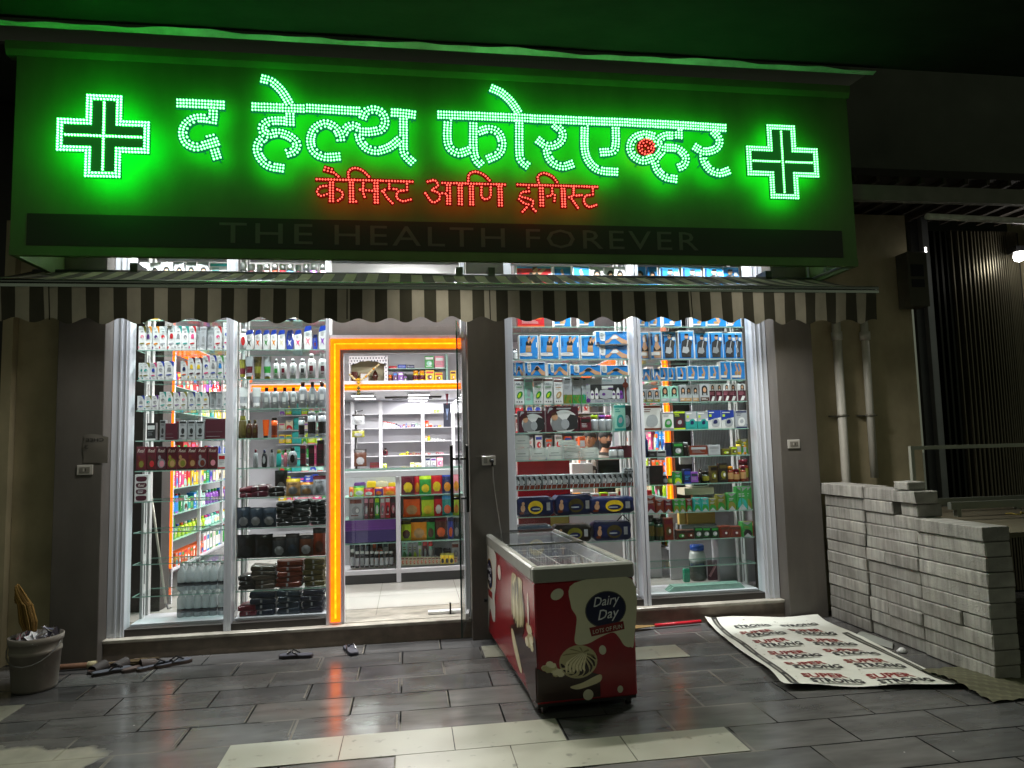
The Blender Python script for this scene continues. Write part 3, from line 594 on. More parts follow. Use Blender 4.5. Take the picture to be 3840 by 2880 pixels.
# soffit lights hidden behind the fascia that wash the shopfront
for x in (-2.0,-.9,.68,1.7,2.9):
    s=thing('soffit_light','white linear light under the soffit behind the fascia, washing the glass','light',(x,6.085,4.35),0,'soffit lights behind the fascia'); s.rotation_euler=(R(28),0,0)
    m=MB(); m.box(-.3,.3,-.025,.025,-.03,-.001,'ddd'); m.build('housing','frame',s)
    m=MB(); m.box(-.29,.29,-.02,.02,-.034,-.0305,'fff'); m.build('diffuser','panel_dim',s)
    lamp('soffit_glow','AREA',(0,0,-.04),LAMP_SOFFIT,(.97,.99,1),.58,.08,s).data.spread=R(72)
for (x,y,z) in [(-1.6,7.6,3.45),(.0,7.6,3.45),(1.7,7.6,3.45),(-1.6,9.3,3.45),(.0,9.3,3.45),(1.7,9.3,3.45),(-.75,11.5,2.52),(.15,11.5,2.52),(1.0,11.5,2.52),(-.75,12.2,2.52),(.15,12.2,2.52),(1.0,12.2,2.52),(.15,12.9,2.52),(1.0,12.9,2.52)]:
    low=z<3
    s=thing('ceiling_light','white rectangular LED panel, '+('row %s under the rear loft, column at x %s'%(ORD[1+int(round((y-11.5)/.7))],x) if low else 'main ceiling'),'light',(x,y,z),0,'ceiling LED panels inside the shop')
    col={-.75:'left',.15:'middle',1.0:'right',-1.6:'left',0.0:'middle',1.7:'right'}[x]
    s['label']='white LED panel, %s one of the %s row %s'%(col,('first','second','third')[int(round((y-11.5)/.7))] if low else ('front' if y<8 else 'rear'),'under the rear loft ceiling' if low else 'on the main shop ceiling')
    w=.17 if low else .3
    m=MB(); m.box(-w-.015,w+.015,-.115,.115,-.016,-.001,'eee',.003); m.build('frame','frame',s)
    m=MB(); m.box(-w,w,-.1,.1,-.02,-.0165,'fff'); m.build('diffuser','panel',s)
    fr_=(not low) and y<8
    lamp('panel_glow','AREA',(0,0,-.03),LAMP_FRONT if fr_ else LAMP_SHOP*(.17 if low else 1),(1,.985,.96),2*w,.2,s,(R(-38) if fr_ else 0,0,0))

# ------------------------------------------------------------------ freezer
FZ=thing('ice_cream_freezer','red ice cream chest freezer with sliding glass lids on casters','freezer',(.744,4.362,0),R(3.3))
FW,FL_,FB,FH=.668,1.90,.062,.888
def fp(name,m,mt,par=FZ): return m.build(name,mt,par)
RED='85161f'; CR='cfc6a0'; BRN='2c1812'; NAVY='161a38'
m=MB()
m.box(.008,FW-.008,.008,FL_-.008,FB,.79,RED,.008)
for q in (m.f,m.c,m.m,m.sm): q.pop(24)   # open at the top
def fdec(pts,c,d=1): m.poly([(x*FW,.0065-.0006*d,FB+z*(.79-FB)) for x,z in pts],hx(c))
def ell(cx,cz,rx,rz,n=24,a0=0,rot=0):
    out=[]
    for k in range(n):
        a=a0-2*math.pi*k/n*-1; x,z=rx*math.cos(a),rz*math.sin(a); out.append((cx+x*math.cos(rot)-z*math.sin(rot),cz+x*math.sin(rot)+z*math.cos(rot)))
    return out
def sm(P,n=6):
    P=list(P); out=[]; N=len(P)
    for i in range(N):
        p0,p1,p2,p3=[Vector((*P[(i+k-1)%N],0)) for k in range(4)]
        for k in range(n):
            t=k/n; q=.5*((2*p1)+(p2-p0)*t+(2*p0-5*p1+4*p2-p3)*t*t+(3*p1-p0-3*p2+p3)*t**3); out.append((q.x,q.y))
    return out
# front end
splash=[(.40,.985),(.36,.80),(.41,.70),(.40,.60),(.385,.50),(.42,.465),(.52,.47),(.64,.515),(.76,.545),(.82,.50),(.87,.43),(.93,.41),(.97,.46),(.975,.985)]
fdec(sm(splash,5),'c4c2a6',1)
fdec(ell(.70,.745,.205,.155,28,0,.08),'4a4a42',2); fdec(ell(.70,.745,.195,.146,28,0,.08),NAVY,3)
FT=lambda x0,z0,w,h,sl=0,d=5: (lambda x,y:((x0+x*w)*FW,.0065-.0006*d,FB+(z0+y*h+sl*x)*(.79-FB)))
m.text('Dairy',FT(.58,.745,.26,.105,.02),'cfd2d6',.004,.25); m.text('Day',FT(.62,.63,.21,.11,.02),'cfd2d6',.004,.25)
fdec([(.53,.60),(.87,.635),(.88,.565),(.55,.525)],'6e1a1c',4); m.text('LOTS OF FUN',FT(.565,.545,.29,.035,.03,6),'b9b2a0',.01)
for cx,cz,rx,rz,rt in ((.23,.90,.065,.045,.35),(.655,.405,.035,.04,.3),(.50,.045,.05,.045,0),(.815,.065,.028,.03,0)): fdec(ell(cx,cz,rx,rz,16,0,rt),'c4c2aa',2)
fdec([(0,.02),(0,.31),(.08,.27),(.30,.235),(.45,.26),(.62,.20),(.62,.02)],BRN,1)
fdec(ell(.415,.325,.185,.138,28),'b0a77f',2)
def slot(k,n,w,r0=.25,r1=.93):
    a=math.pi*(1.02+k*(1.0/n))*1.0
    ax,az=.47,.40; ex,ez=.415+.178*r1*math.cos(a),.325+.132*r1*math.sin(a); mx_,mz_=.415+.14*math.cos(a+.35),.325+.10*math.sin(a+.35)
    sx_,sz_=ax+(ex-ax)*r0,az+(ez-az)*r0
    return sm([(sx_,sz_),(mx_-w,mz_),(ex-w*.6,ez),(ex+w*.6,ez+.004),(mx_+w,mz_+.004)],3)
for k in range(8): fdec(slot(k,7,.011 if k not in(3,4) else .02),BRN,3)
for k in range(5):
    a=.25+.55*k; fdec(sm([(.46,.40),(.415+.15*math.cos(a),.325+.115*math.sin(a)),(.415+.165*math.cos(a+.16),.325+.12*math.sin(a+.16))],3),'7d7450',3)
for k in range(6): fdec(sm([(.45+.01*k,.40),(.30+.03*k,.33-.01*k),(.29+.035*k,.25),(.305+.035*k,.25),(.325+.03*k,.33-.01*k)],3),'ddd4ae',4)
random.seed(4)
for k in range(16): fdec(ell(.10+.16*k/16+random.uniform(-.02,.02),.325-.10*k/16+random.uniform(-.03,.03),.035,.022,7,random.random()*3),('cfc6a0','b5aa80','e0d8b8')[k%3],3+(k%3)*.3)
fdec(sm([(.33,.125),(.45,.15),(.62,.205),(.62,.145),(.46,.105),(.38,.10)],4),CR,3)
# long left side (towards the door): u runs from the front end backwards
def sdec(pts,c,d=1): m.poly([(.0065-.0006*d,y*FL_,FB+z*(.79-FB)) for y,z in pts],hx(c))
sdec(sm([(.985,.995),(.985,.03),(.93,.02),(.905,.22),(.87,.30),(.82,.21),(.765,.22),(.745,.36),(.755,.5),(.72,.62),(.705,.8),(.72,.995)],5),'b9b9b0',1)
sdec(ell(.865,.70,.075,.175,24),'b58a2a',2); sdec(ell(.865,.70,.069,.165,24),NAVY,3)
ST=lambda y0,z0,w,h,d=5:(lambda x,y:(.0065-.0006*d,(y0-x*w)*FL_,FB+(z0+y*h)*(.79-FB)))
m.text('Dairy',ST(.915,.71,.10,.09),'e6e6ea',.006,.25); m.text('Day',ST(.90,.60,.07,.09),'e6e6ea',.006,.25)
sdec([(.92,.515),(.81,.515),(.815,.435),(.91,.435)],'8a1d1c',3)
for cy_,cz,ry,rz in ((.63,.82,.035,.08),(.10,.72,.012,.16)): sdec(ell(cy_,cz,ry,rz,14),'d6d0c4',2)
sdec(sm([(.0,.0),(.0,.52),(.06,.50),(.14,.42),(.30,.44),(.42,.40),(.36,.26),(.2,.12),(.12,.0)],4),BRN,1)
sdec(ell(.27,.66,.115,.28,24),BRN,2)
for k in range(7):
    y0=.17+.03*k; sdec(sm([(y0,.55+.02*abs(k-3)),(y0+.02,.80),(.27+.01*(k-3),.93),(y0+.012,.93),(y0+.035,.74),(y0+.03,.46+.02*abs(k-3))],3),CR if k%2 else 'a89e78',3+.2*k)
for k in range(14): sdec(ell(.05+.08*random.random(),.40+.18*random.random(),.026,.04,7,random.random()*3),('cfc6a0','b5aa80','e0d8b8')[k%3],4+(k%3)*.3)
sdec(sm([(.40,.36),(.36,.22),(.27,.09),(.22,.10),(.27,.22),(.36,.38)],4),CR,4)
fp('body',m,'gloss')
m=MB(); m.box(.015,FW-.015,.015,FL_-.015,.045,FB,'1a1a1a'); fp('base_plate',m,'black')
# rim (top frame) as four rails with a grey bevel
m=MB(); T=.055
for a in ((0,FW,0,T),(0,FW,FL_-T,FL_),(0,T,T,FL_-T),(FW-T,FW,T,FL_-T)): m.box(*a,.791,FH,'85867f',.012)
fp('top_rim',m,'gloss')
m=MB(); i0,i1,j0,j1=T-.001,FW-T+.001,T-.001,FL_-T+.001
for a in ((i0,i0+.012,j0,j1),(i1-.012,i1,j0,j1),(i0+.013,i1-.013,j0,j0+.012),(i0+.013,i1-.013,j1-.012,j1)): m.box(*a,.40,.87,'ddd')
m.box(i0,i1,j0,j1,.385,.399,'ddd'); fp('inner_liner',m,'white')
for k,(ya,yb,z) in enumerate(((T-.02,FL_*.56,.880),(FL_*.50,FL_-T+.02,.892))):
    o=fp('sliding_lid',bx(T-.008,FW-T+.008,ya,yb,z,z+.005,'fff'),'glass')
    f=MB(); f.box(T-.014,FW-T+.014,yb-.022,yb,z-.003,z+.009,'3a3a3a'); f.box(T-.014,FW-T+.014,ya,ya+.022,z-.003,z+.009,'55584f' if k else '9a9a92'); f.build('lid_rail','gloss',o)
m=MB()
for yb in (.12,.52,.92,1.3,1.68):
    for k in range(9): m.tube([(.08+k*.064,yb,.56),(.08+k*.064,yb,.80)],.0035,'ddd',4)
    for zz in (.56,.64,.72,.80): m.tube([(.08,yb,zz),(.59,yb,zz)],.0035,'ddd',4)
for xx in (.08,.335,.59):
    for zz in (.56,.64,.72,.80): m.tube([(xx,.08,zz),(xx,1.7,zz)],.0035,'ddd',4)
    for k in range(20): m.tube([(xx,.1+k*.08,.56),(xx,.14+k*.08,.80)],.0035,'ddd',4)
fp('wire_basket',m,'gloss')
m=MB(); m.tube([(0.0,FL_*.93,.33),(-.03,FL_*.93,.33)],.016,'222'); m.tube([(-.02,FL_*.93,.33),(-.03,FL_*.955,.285)],.006,'bbb',6); fp('lock_knob',m,'metal')
for x,y in ((.06,.05),(FW-.06,.05),(.06,FL_-.06),(FW-.06,FL_-.06)):
    m=MB(); m.tube([(x-.014,y,.028),(x+.014,y,.028)],.0275,'2a2a28',12); m.box(x-.02,x+.02,y-.012,y+.02,.03,.046,'8a8a86'); fp('caster',m,'metal')
for i,(x,y,c,nm) in enumerate(((.2,.32,'b34a2a','orange'),(.42,.4,'2a4a9a','blue'),(.3,.7,'9a2238','red'),(.45,.75,'c8c0a8','cream'))):
    pt=FZ.matrix_basis@Vector((0,0,0)); v=Matrix.Rotation(R(3.3),3,'Z')@Vector((x,y,.575))+Vector((.744,4.362,0))
    o=tag(bx(-.06,.06,-.08,.08,0,.11,c,.02).build('ice_cream_pack','film',None,v),'%s ice cream pack lying in the wire basket of the freezer'%nm,'ice cream pack','ice cream packs in the freezer'); o.rotation_euler=(0,0,random.uniform(-.5,.5))
# ------------------------------------------------------------------ block stacks (each block its own thing)
random.seed(21)
def block(x0,y0,z0,lx,ly,lz,label,rz=0,broken=0):
    b=MB(); jj=lambda s:random.uniform(-s,s)
    b.box(jj(.006),lx+jj(.006),jj(.004),ly+jj(.004),0,lz-.005+jj(.0015),'8d8d88',.006)
    if broken:
        for k,v in enumerate(b.v):
            if v.y>ly*.5: b.v[k]=v+Vector((0,jj(.03)-.02,jj(.012) if v.z>.02 else 0))
    else:
        for k,v in enumerate(b.v): b.v[k]=v+Vector((jj(.0025),jj(.003),0))
    o=b.build('aerated_block','block',None,(x0+jj(.006),y0,z0)); o.rotation_euler=(0,0,rz); tag(o,label,'concrete block','grey aerated blocks stacked by the wall'); return o
BXX=3.825
CNM=['stack against the shop wall','middle stack','nearest stack']
for ci,(ya,yb) in enumerate(((5.556,6.12),(4.935,5.55),(4.285,4.929))):
    n=(11,10,10)[ci]
    for k in range(n):
        z=.0045+k*.1018
        lab='grey aerated block, %s course from the ground in the %s'%(ORD[k+1],CNM[ci])
        if k in (2,6,3) and ci>0 and (k+ci)%2:
            cut=ya+(yb-ya)*(.62 if ci==1 else .4)
            block(BXX,ya,z,.2,cut-ya-.003,.1018,'grey aerated block, front half of the %s course, %s'%(ORD[k+1],CNM[ci]))
            block(BXX,cut,z,.2,yb-cut,.1018,'grey aerated block, rear half of the %s course, %s'%(ORD[k+1],CNM[ci]))
        else: block(BXX+ (0.012 if ci==1 else 0),ya,z,.2,yb-ya-.004,.1018,lab)
block(BXX-.01,5.535,.0045+11*.1018,.24,.64,.106,'grey aerated block capping the top of the stack against the shop wall')
z=.0045+10*.1018
block(BXX,5.18,z,.2,.38,.1018,'short grey aerated block lying at the back on top of the middle stack')
block(BXX+.02,4.93,z,.21,.18,.1018,'broken grey block piece propping the overhanging block on the middle stack',0,1)
block(BXX,4.915,z+.1018,.2,.63,.1018,'long grey aerated block bridging the gap on top of the middle stack')
block(BXX+.0,4.98,z+.2036,.16,.16,.066,'small broken block lump, topmost on the middle stack',.1,1)
# ply board behind the stacks and white tube frames
pb=MB(); pb.box(4.06,6.2,4.35,6.1,.93,.965,'5a5442'); pb.box(4.10,4.16,4.5,4.56,.0,.93,'333'); pb.box(5.9,5.96,5.9,5.96,0,.93,'333'); pb.box(5.9,5.96,4.5,4.56,0,.93,'333'); pb.box(4.10,4.16,5.9,5.96,0,.93,'333')
tag(pb.build('work_table','matte'),'rough brown ply table top behind the block stacks at the right edge','table')
nt=MB(); random.seed(5)
for k in range(26):
    a=random.random()*6.28; r=.22*random.random(); x,y=5.05+r*math.cos(a)*1.4,5.05+r*math.sin(a)
    P=[(x+.1*math.cos(a+q)*random.random(),y+.1*math.sin(a+q)*random.random(),.973+.03*random.random()) for q in range(4)]; nt.tube(P,.006,'8a7a34',5)
tag(nt.build('yellow_rope','fabric'),'tangled yellow rope heap on the ply table at the right edge','rope')
tf=thing('tube_rack','white square tube frame standing behind the block stacks','frame',(4.04,5.2,0))
q=MB()
for a in ((0,.03,.97,1.53),): q.box(0,.03,0,.03,.967,1.53,'a9ac9f')
tf_l=q.build('post','metal',tf); q=MB(); q.box(.0,2.2,.0,.03,1.532,1.562,'a9ac9f'); q.build('rail','metal',tf)
tf2=thing('low_tube_rack','low grey tube rack resting on the ply table behind the nearest stack','frame',(4.50,5.3,.966))
q=MB(); q.box(-.05,1.6,0,.04,.06,.12,'8f948a'); q.box(-.05,1.6,.35,.39,.06,.12,'8f948a'); q.build('rail','metal',tf2); 
for x in (0,.9): 
    q=MB(); q.box(x,x+.04,.0,.04,0,.06,'8f948a'); q.box(x,x+.04,.35,.39,0,.06,'8f948a'); q.build('leg','metal',tf2)
# pipes
for i,x in enumerate((4.162,4.463)):
    p=thing('drain_pipe','white pvc drain pipe, %s of the two on the beige wall'%('left' if i==0 else 'right'),'pipe',(x,6.27,0),0,'drain pipes on the beige wall')
    q=MB(); q.tube([(0,0,1.25 if i else 0),(0,0,3.0)],.041 if i==0 else .036,'b9b6ab',14); q.build('pipe_run','pipe',p)
    q=MB(); q.tube([(0,0,1.845),(0,0,1.868)],.047,'8f8c82',14); q.box(-.10,.10,.03,.068,1.85,1.862,'77756c'); q.build('clamp','metal',p)
    q=MB(); q.tube([(0,0,2.6),(0,0,2.68)],.05,'b9b6ab',14); q.build('coupler','pipe',p)
# steel post, folding gate, canopy, box
q=MB(); q.box(5.37,5.44,6.5,6.56,0,4.0,'9a9ca2'); q.box(5.28,5.37,6.56,6.6,0,4.0,'55565a'); tag(q.build('steel_post','metal'),'pale vertical steel post left of the folding gate','post')
fg=thing('folding_gate','dark ribbed folding gate closing the neighbouring unit on the right','gate',(5.45,6.62,0))
us=[1090,1150,1190,1230,1270,1300,1330,1360,1390,1415,1440,1462,1485,1505,1523,1541,1560,1578,1592,1606,1620,1634,1650,1664]
q=MB(); q.box(.0,1.25,.07,.10,0,3.86,'1c1d1b'); q.build('backing','matte',fg)
for j,u in enumerate(us):
    x=at(3100+u*.4219,600+620*.4219,6.62).x-5.45
    q=MB(); q.box(x-.006,x+.006,-.02,.055,.02,3.84,'6f6a58'); q.build('rib','metal',fg)
for j,x in enumerate((.07,.16,.23,.30)):
    q=MB(); q.box(x-.012,x+.012,.0,.055,.02,3.84,'2c2d2a'); q.build('rib','metal',fg)
q=MB(); q.box(3.815,12,5.40,5.46,3.70,3.835,'7c7b70'); tag(q.build('canopy_beam','matte'),'pale horizontal edge beam of the neighbouring canopy, top right','beam')
q=MB(); q.box(3.815,12,5.48,6.62,3.95,4.02,'2b261f')
for k in range(26): q.box(3.9+k*.22,3.93+k*.22,5.48,6.6,3.90,3.95,'3a3227')
tag(q.build('canopy_ceiling','matte'),'dark slatted ceiling under the neighbouring canopy, top right','ceiling')
q=MB(); q.tube([(4.6,5.5,3.60),(5.25,5.5,3.585),(5.27,5.5,3.585),(7.5,5.5,3.55)],.028,'b5afa0',10); tag(q.build('gutter_pipe','pipe'),'white horizontal gutter pipe under the dark canopy, top right','pipe')
ub=thing('utility_box','grey wall utility box with a dark label, right of the awning end','utility box',(5.0,6.28,2.92))
q=MB(); q.box(-.10,.12,-.12,.05,0,.55,'4b4a3e',.006); q.build('casing','matte',ub)
q=MB(); q.box(-.07,.07,-.124,-.1205,.30,.42,'14141a'); q.box(-.07,.07,-.124,-.1205,.19,.27,'14141a'); q.build('label_plate','matte',ub)
q=MB(); q.tube([(.13,-.1,.55),(.13,-.1,.60)],.008,'ddd',6); q.build('indicator','lampw',ub)
wl=thing('wall_lamp','bright white lamp at the right edge beside the folding gate','lamp',(at(3822,962,6.42).x,6.42,at(3822,962,6.42).z))
q=MB(); q.box(-.03,.20,0,.12,.05,.12,'333'); q.build('housing','black',wl)
q=MB(); q.lathe([(.0,-.06,'fff'),(.045,-.04,'fff'),(.055,0,'fff'),(.045,.048,'fff')],12); q.build('bulb','lampw',wl)
lamp('lamp_glow','POINT',(0,-.08,-.02),5,(1,.95,.86),.06,None,wl)
q=MB(); q.box(6.78,9,6.55,6.9,0,4.2,'6a6a66'); tag(q.build('corner_wall','wall'),'pale wall strip right of the folding gate at the frame edge','wall')
q=MB(); q.grid(lambda u,v:(4.72+.5*u,4.38+.02*math.sin(u*20),.35+.52*v),12,4,'26305a'); 
for k,v in enumerate(q.v): q.v[k]=v
tag(q.build('blue_tarpaulin','film'),'dark blue tarpaulin hanging under the ply table at the right edge','tarpaulin')
# ------------------------------------------------------------------ banner
bn=MB()
c00,c10,c11,c01=Vector((2.415,4.45,0)),Vector((3.572,4.24,0)),Vector((3.66,6.08,0)),Vector((2.63,6.19,0))
def bnz(u,v): 
    z=.014+.006*math.sin(u*9+v*5)+.006*math.sin(v*14-u*4)+.003*math.sin(u*17+v*11)*math.sin(v*13)
    z+=.030*max(0,1-u/.10)**2*(.5+.5*math.sin(v*9))+.025*max(0,1-v/.04)*(.4+.6*math.sin(u*6+1)**2)+.03*max(0,(v-.9)/.1)**2
    z+=.028*max(0,(u-.86)/.14)**2*max(0,1-abs(v-.62)/.2)
    return z
def bnp(u,v,dz=0):
    p=(c00*(1-u)+c10*u)*(1-v)+(c01*(1-u)+c11*u)*v; return (p.x+.012*math.sin(v*6)*(1-u),p.y+.01*math.sin(u*5),bnz(u,v)+dz)
def bnc(u,v): return 'cfd0c6'
bn.grid(bnp,70,90,bnc)
def strip(u0,u1,v0,v1,c,dz):
    n=max(1,int((v1-v0)*60)); bn.grid(lambda a,b:bnp(u0+(u1-u0)*a,v0+(v1-v0)*b,dz),2,n,c)
strip(.055,.105,0,1,'2b2a28',.0012); strip(.93,.975,0,.72,'35352f',.0012)
for k in range(7): strip(.074,.087,.02+.142*k,.13+.142*k,'8d8d84',.002)
strip(.948,.957,.02,.7,'8d8d84',.002)
def btext(t,u0,v0,w,h,c,bold): bn.text(t,lambda x,y:bnp(u0+w*x,v0+h*y,.0032),c,bold)
for k in range(6):
    for j,u in enumerate((.17,.555)):
        v=.035+.162*k
        if k<5 : btext('SUPER',u+.01,v+.070,.26,.046,'7d2420',.03)
        btext('STRONG',u+.03,v+.018,.30,.044,'17161b',.03)
        for a in (0,1): strip(u+.05,u+.30,v+.002+.008*a,v+.006+.008*a,'77776f',.002)
random.seed(9)
for k in range(60):
    u,v=random.uniform(.12,.9),random.uniform(.03,.97); s=random.uniform(.003,.012); a=random.random()*6
    bn.poly([bnp(u+s*math.cos(a+q),v+s*.5*math.sin(a+q),.0026) for q in (0,1.3,2.2,3.9)],hx('8c8c80'))
tag(bn.build('printed_sheet','print'),'white printed sheet reading SUPER STRONG spread on the paving','printed sheet')
lf=MB(); lf.grid(lambda u,v:(3.60+.18*u+.08*v*(1-u),5.45-.35*v+.12*u,.006+.05*u*(1-u)*2),6,6,'8f928c'); tag(lf.build('loose_sheet','print'),'small loose white sheet beside the printed sheet near the blocks','sheet')
mt=MB(); random.seed(2)
mt.grid(lambda u,v:(3.52+.75*u,3.98+.62*v,.006+.012*abs(math.sin((u*.8+v)*22))+(.03*(1-u))*math.sin(v*3)**2),16,70,lambda u,v:'5e5c46' if int((u*.8+v)*14)%2 else '504e3b')
tag(mt.build('ribbed_mat','fabric'),'crumpled ribbed doormat under the corner of the nearest block stack','mat')
lt_=MB(); lt_.lathe([(.03,.004,'ccc'),(.035,.01,'ddd'),(.012,.035,'ddd')],7,1.3,1,3.70,5.02); tag(lt_.build('litter_cup','film'),'crumpled white paper cup on the ground at the foot of the blocks','litter')
# ------------------------------------------------------------------ brooms, bucket, footwear
br=thing('floor_broom','straw broom with a red handle lying behind the freezer','broom',(0,0,0))
h0=atz(2365,2395,.035); h1=atz(2640,2330,.035); h0=atz(2455,2346,.03); h1=atz(2628,2330,.03)
q=MB(); q.tube([h0,h0.lerp(h1,.5),h1],.016,'b0202c',8); q.build('handle','gloss',br)
q=MB(); random.seed(8); d=(h0-h1).normalized(); nn=Vector((-d.y,d.x,0))
for k in range(70):
    s=random.uniform(-1,1); e=h0+d*random.uniform(.30,.44)+nn*s*.07+Vector((0,0,random.uniform(-.015,.015))); q.tube([h0+nn*s*.012,h0.lerp(e,.5)+nn*s*.01,e],.003,random.choice(('7a6136','6a5230','8f7646')),4)
q.build('bristles','fabric',br)
bu=thing('paint_bucket','dusty white plastic bucket full of rubbish with a broom head sticking up','bucket',(-2.68,5.62,0))
q=MB(); q.lathe([(.135,.004,'6e6861'),(.14,.02,'716b64'),(.158,.26,'78726a'),(.163,.262,'8a847b'),(.163,.285,'8a847b'),(.16,.287,'78726a'),(.163,.335,'78726a'),(.172,.338,'8d877f'),(.174,.375,'8d877f'),(.166,.378,'827c74'),(.160,.33,'6a655e')],28); q.build('body','matte',bu)
q=MB(); P=[(.17*math.cos(a),-.17*abs(math.sin(a))-.012,.33-.13*abs(math.sin(a))) for a in [math.pi*k/10 for k in range(11)]]; q.tube(P,.004,'8a8a86',5); q.build('handle','metal',bu)
q=MB(); random.seed(6)
for k in range(34):
    a=random.random()*6.28; r=.135*math.sqrt(random.random()); x,y=r*math.cos(a),r*math.sin(a); c=random.choice(('c9cbd2','b9bcc8','7a7f96','d9d9dc','3a3440','8a5560','2a2730'))
    s=.05; pts=[(x+random.uniform(-s,s),y+random.uniform(-s,s),.33+random.uniform(0,.10)) for _ in range(4)]; q.poly(pts[:3],hx(c)); q.poly(pts[1:],hx(c))
q.lathe([(.15,.30,'2a2730'),(.15,.335,'4a4450')],16); q.build('rubbish','film',bu)
bh=thing('soft_broom','tan soft broom standing upside down in the bucket','broom',(-2.71,5.63,.34)); 
q=MB(); random.seed(3)
for k in range(150):
    a=random.random()*6.28; r=random.random()**.5; q.tube([(.02*math.cos(a)*r,.02*math.sin(a)*r,-.02),(.062*math.cos(a)*r-.03,.03*math.sin(a)*r,.13),(-.055+.05*math.cos(a)*r,.03*math.sin(a)*r,.25),(-.115+.014*math.cos(a)*r,.012*math.sin(a)*r,.37+random.uniform(-.10,.03))],.004,random.choice(('7a5e2c','6b5124','8d6f38','a07f45')),4)
q.build('bristles','fabric',bh); q=MB(); q.tube([(0,0,-.16),(0.0,0,0)],.018,'8a2030'); q.build('handle','gloss',bh)
st=thing('wooden_broom','straw broom tied with cream string lying along the wall behind the shoes','broom',(0,0,0))
q=MB(); q.tube([(-2.82,6.01,.03),(-2.48,6.03,.03)],.022,'6a4a34',8); q.build('handle','matte',st)
q=MB(); q.tube([(-2.50,6.03,.03),(-2.44,6.035,.03)],.028,'a39a78',8); q.build('string','fabric',st)
q=MB(); random.seed(12)
for k in range(50): q.tube([(-2.46,6.035+random.uniform(-.015,.015),.03),(-2.02+random.uniform(-.08,.05),6.05+random.uniform(-.05,.05),.018+random.uniform(-.01,.03))],.003,random.choice(('4a3c26','5a4a30','3c3020')),4)
q.build('bristles','fabric',st)
def sandal(loc,rz,kind,label,c='2b2422'):
    t=thing('slipper' if kind else 'flip_flop',label,'footwear',(loc[0],loc[1],.0),rz,'footwear left outside the shop')
    out=sm([(0,-.13),(.035,-.12),(.042,-.05),(.036,.0),(.047,.07),(.035,.125),(0,.14),(-.035,.12),(-.042,.06),(-.034,0),(-.038,-.06),(-.03,-.12)],3)
    s=MB(); s.prism(out,.003,.022,c,'xy'); s.prism([(x*.93,y*.95) for x,y in out],.0222,.027,('4a3b36' if kind else '3d3f48'),'xy'); s.build('sole','matte',t)
    u=MB()
    if kind:
        u.grid(lambda a,b:(.046*math.cos(math.pi*a),.0+.11*b,.024+.05*math.sin(math.pi*a)*(1-.35*b)),10,5,c); u.build('upper','matte',t)
    else:
        u.tube([(.036,-.02,.028),(.03,.03,.055),(0,.075,.03)],.0055,'1c1a1c',6); u.tube([(-.036,-.02,.028),(-.03,.03,.055),(0,.075,.03)],.0055,'1c1a1c',6); u.build('strap','gloss',t)
    return t
sandal((-2.36,5.99),R(152),1,'dark slipper with rounded toe, leftmost of the pair row by the wall')
sandal((-2.22,6.03),R(150),1,'dark slipper with rounded toe, second from left in the row by the wall')
sandal((-2.27,5.88),R(-62),0,'worn dark sandal lying in front of the slippers by the wall','1f1b1a')
sandal((-2.08,5.93),R(-55),1,'brown slipper, third in the row of footwear by the plinth','3a302c')
sandal((-1.98,5.94),R(-52),0,'flat brown sandal near the right end of the footwear row','40342e')
sandal((-1.86,5.99),R(-58),0,'rightmost brown sandal of the footwear row by the plinth','40342e')
sandal((-.92,5.96),R(82),0,'dark flip-flop lying flat in front of the step, toe to the left','241e24')
sandal((-.50,6.02),R(18),0,'bluish dark flip-flop pointing to the street before the door step','262833')
# ------------------------------------------------------------------ switches, socket, paper, cable
def plate(x,z,label,kind,Y=6.12):
    t=thing('switch_plate' if kind else 'power_socket',label,'switch' if kind else 'socket',(x,Y,z))
    q=MB(); q.box(-.06,.06,-.012,-.0005,-.04,.04,'b5b2aa',.003); q.build('plate','gloss',t)
    q=MB()
    if kind: q.box(-.04,.04,-.016,-.0125,-.024,.024,'77746c',.002); q.box(-.012,-.002,-.018,-.0165,-.012,.012,'a8a59c'); q.box(.006,.012,-.018,-.0165,-.012,.012,'3a3936')
    else: q.box(-.045,-.012,-.0145,-.0125,-.024,.024,'8a8880'); 
    q.build('rocker','gloss',t); return t
a=at(320,1762,6.12); plate(a.x,a.z,'white switch plate under the torn paper on the left pilaster',1)
a=at(2975,1665,6.12); plate(a.x,a.z,'white switch plate on the right pilaster',1)
a=at(1832,1727,6.12); plate(a.x,a.z,'white power socket on the centre pilaster with a black plug',0)
cb=thing('power_cable','grey power cable running from the black plug down to the freezer','cable',(0,0,0))
q=MB(); q.tube([(a.x+.025,6.105,a.z),(a.x+.025,6.06,a.z-.01)],[.022,.016],'141414',10); q.tube([(a.x+.025,6.07,a.z-.01),(a.x+.027,6.065,a.z-.05)],.011,'141414',8); q.build('plug','gloss',cb)
q=MB(); P=smooth_path([(a.x+.027,6.07,a.z-.03),(a.x+.035,6.06,a.z-.25),(a.x+.07,6.075,a.z-.5),(a.x+.10,6.09,a.z-.72),(a.x+.12,6.33-.24,.55),(a.x+.14,6.30,.3)],.04); q.tube([p for p in P],.0085,'6d6a66',7); q.build('cord','gloss',cb)
p0=at(315,1632,6.118); p1=at(405,1732,6.118)
q=MB(); random.seed(1)
q.grid(lambda u,v:(p0.x+(p1.x-p0.x)*u+.006*math.sin(v*9)*(1-u),6.112-.006*math.sin(u*3)*math.sin(v*3),p1.z+(p0.z-p1.z)*v+.012*math.sin(u*4)*v-.01*u),8,8,'66625b')
vs=lambda x,y:(p1.x-.03-(p1.x-p0.x-.05)*x,6.1035,p0.z-.055+.028*y); q.text('CHEE',vs,'2a2724',.015)
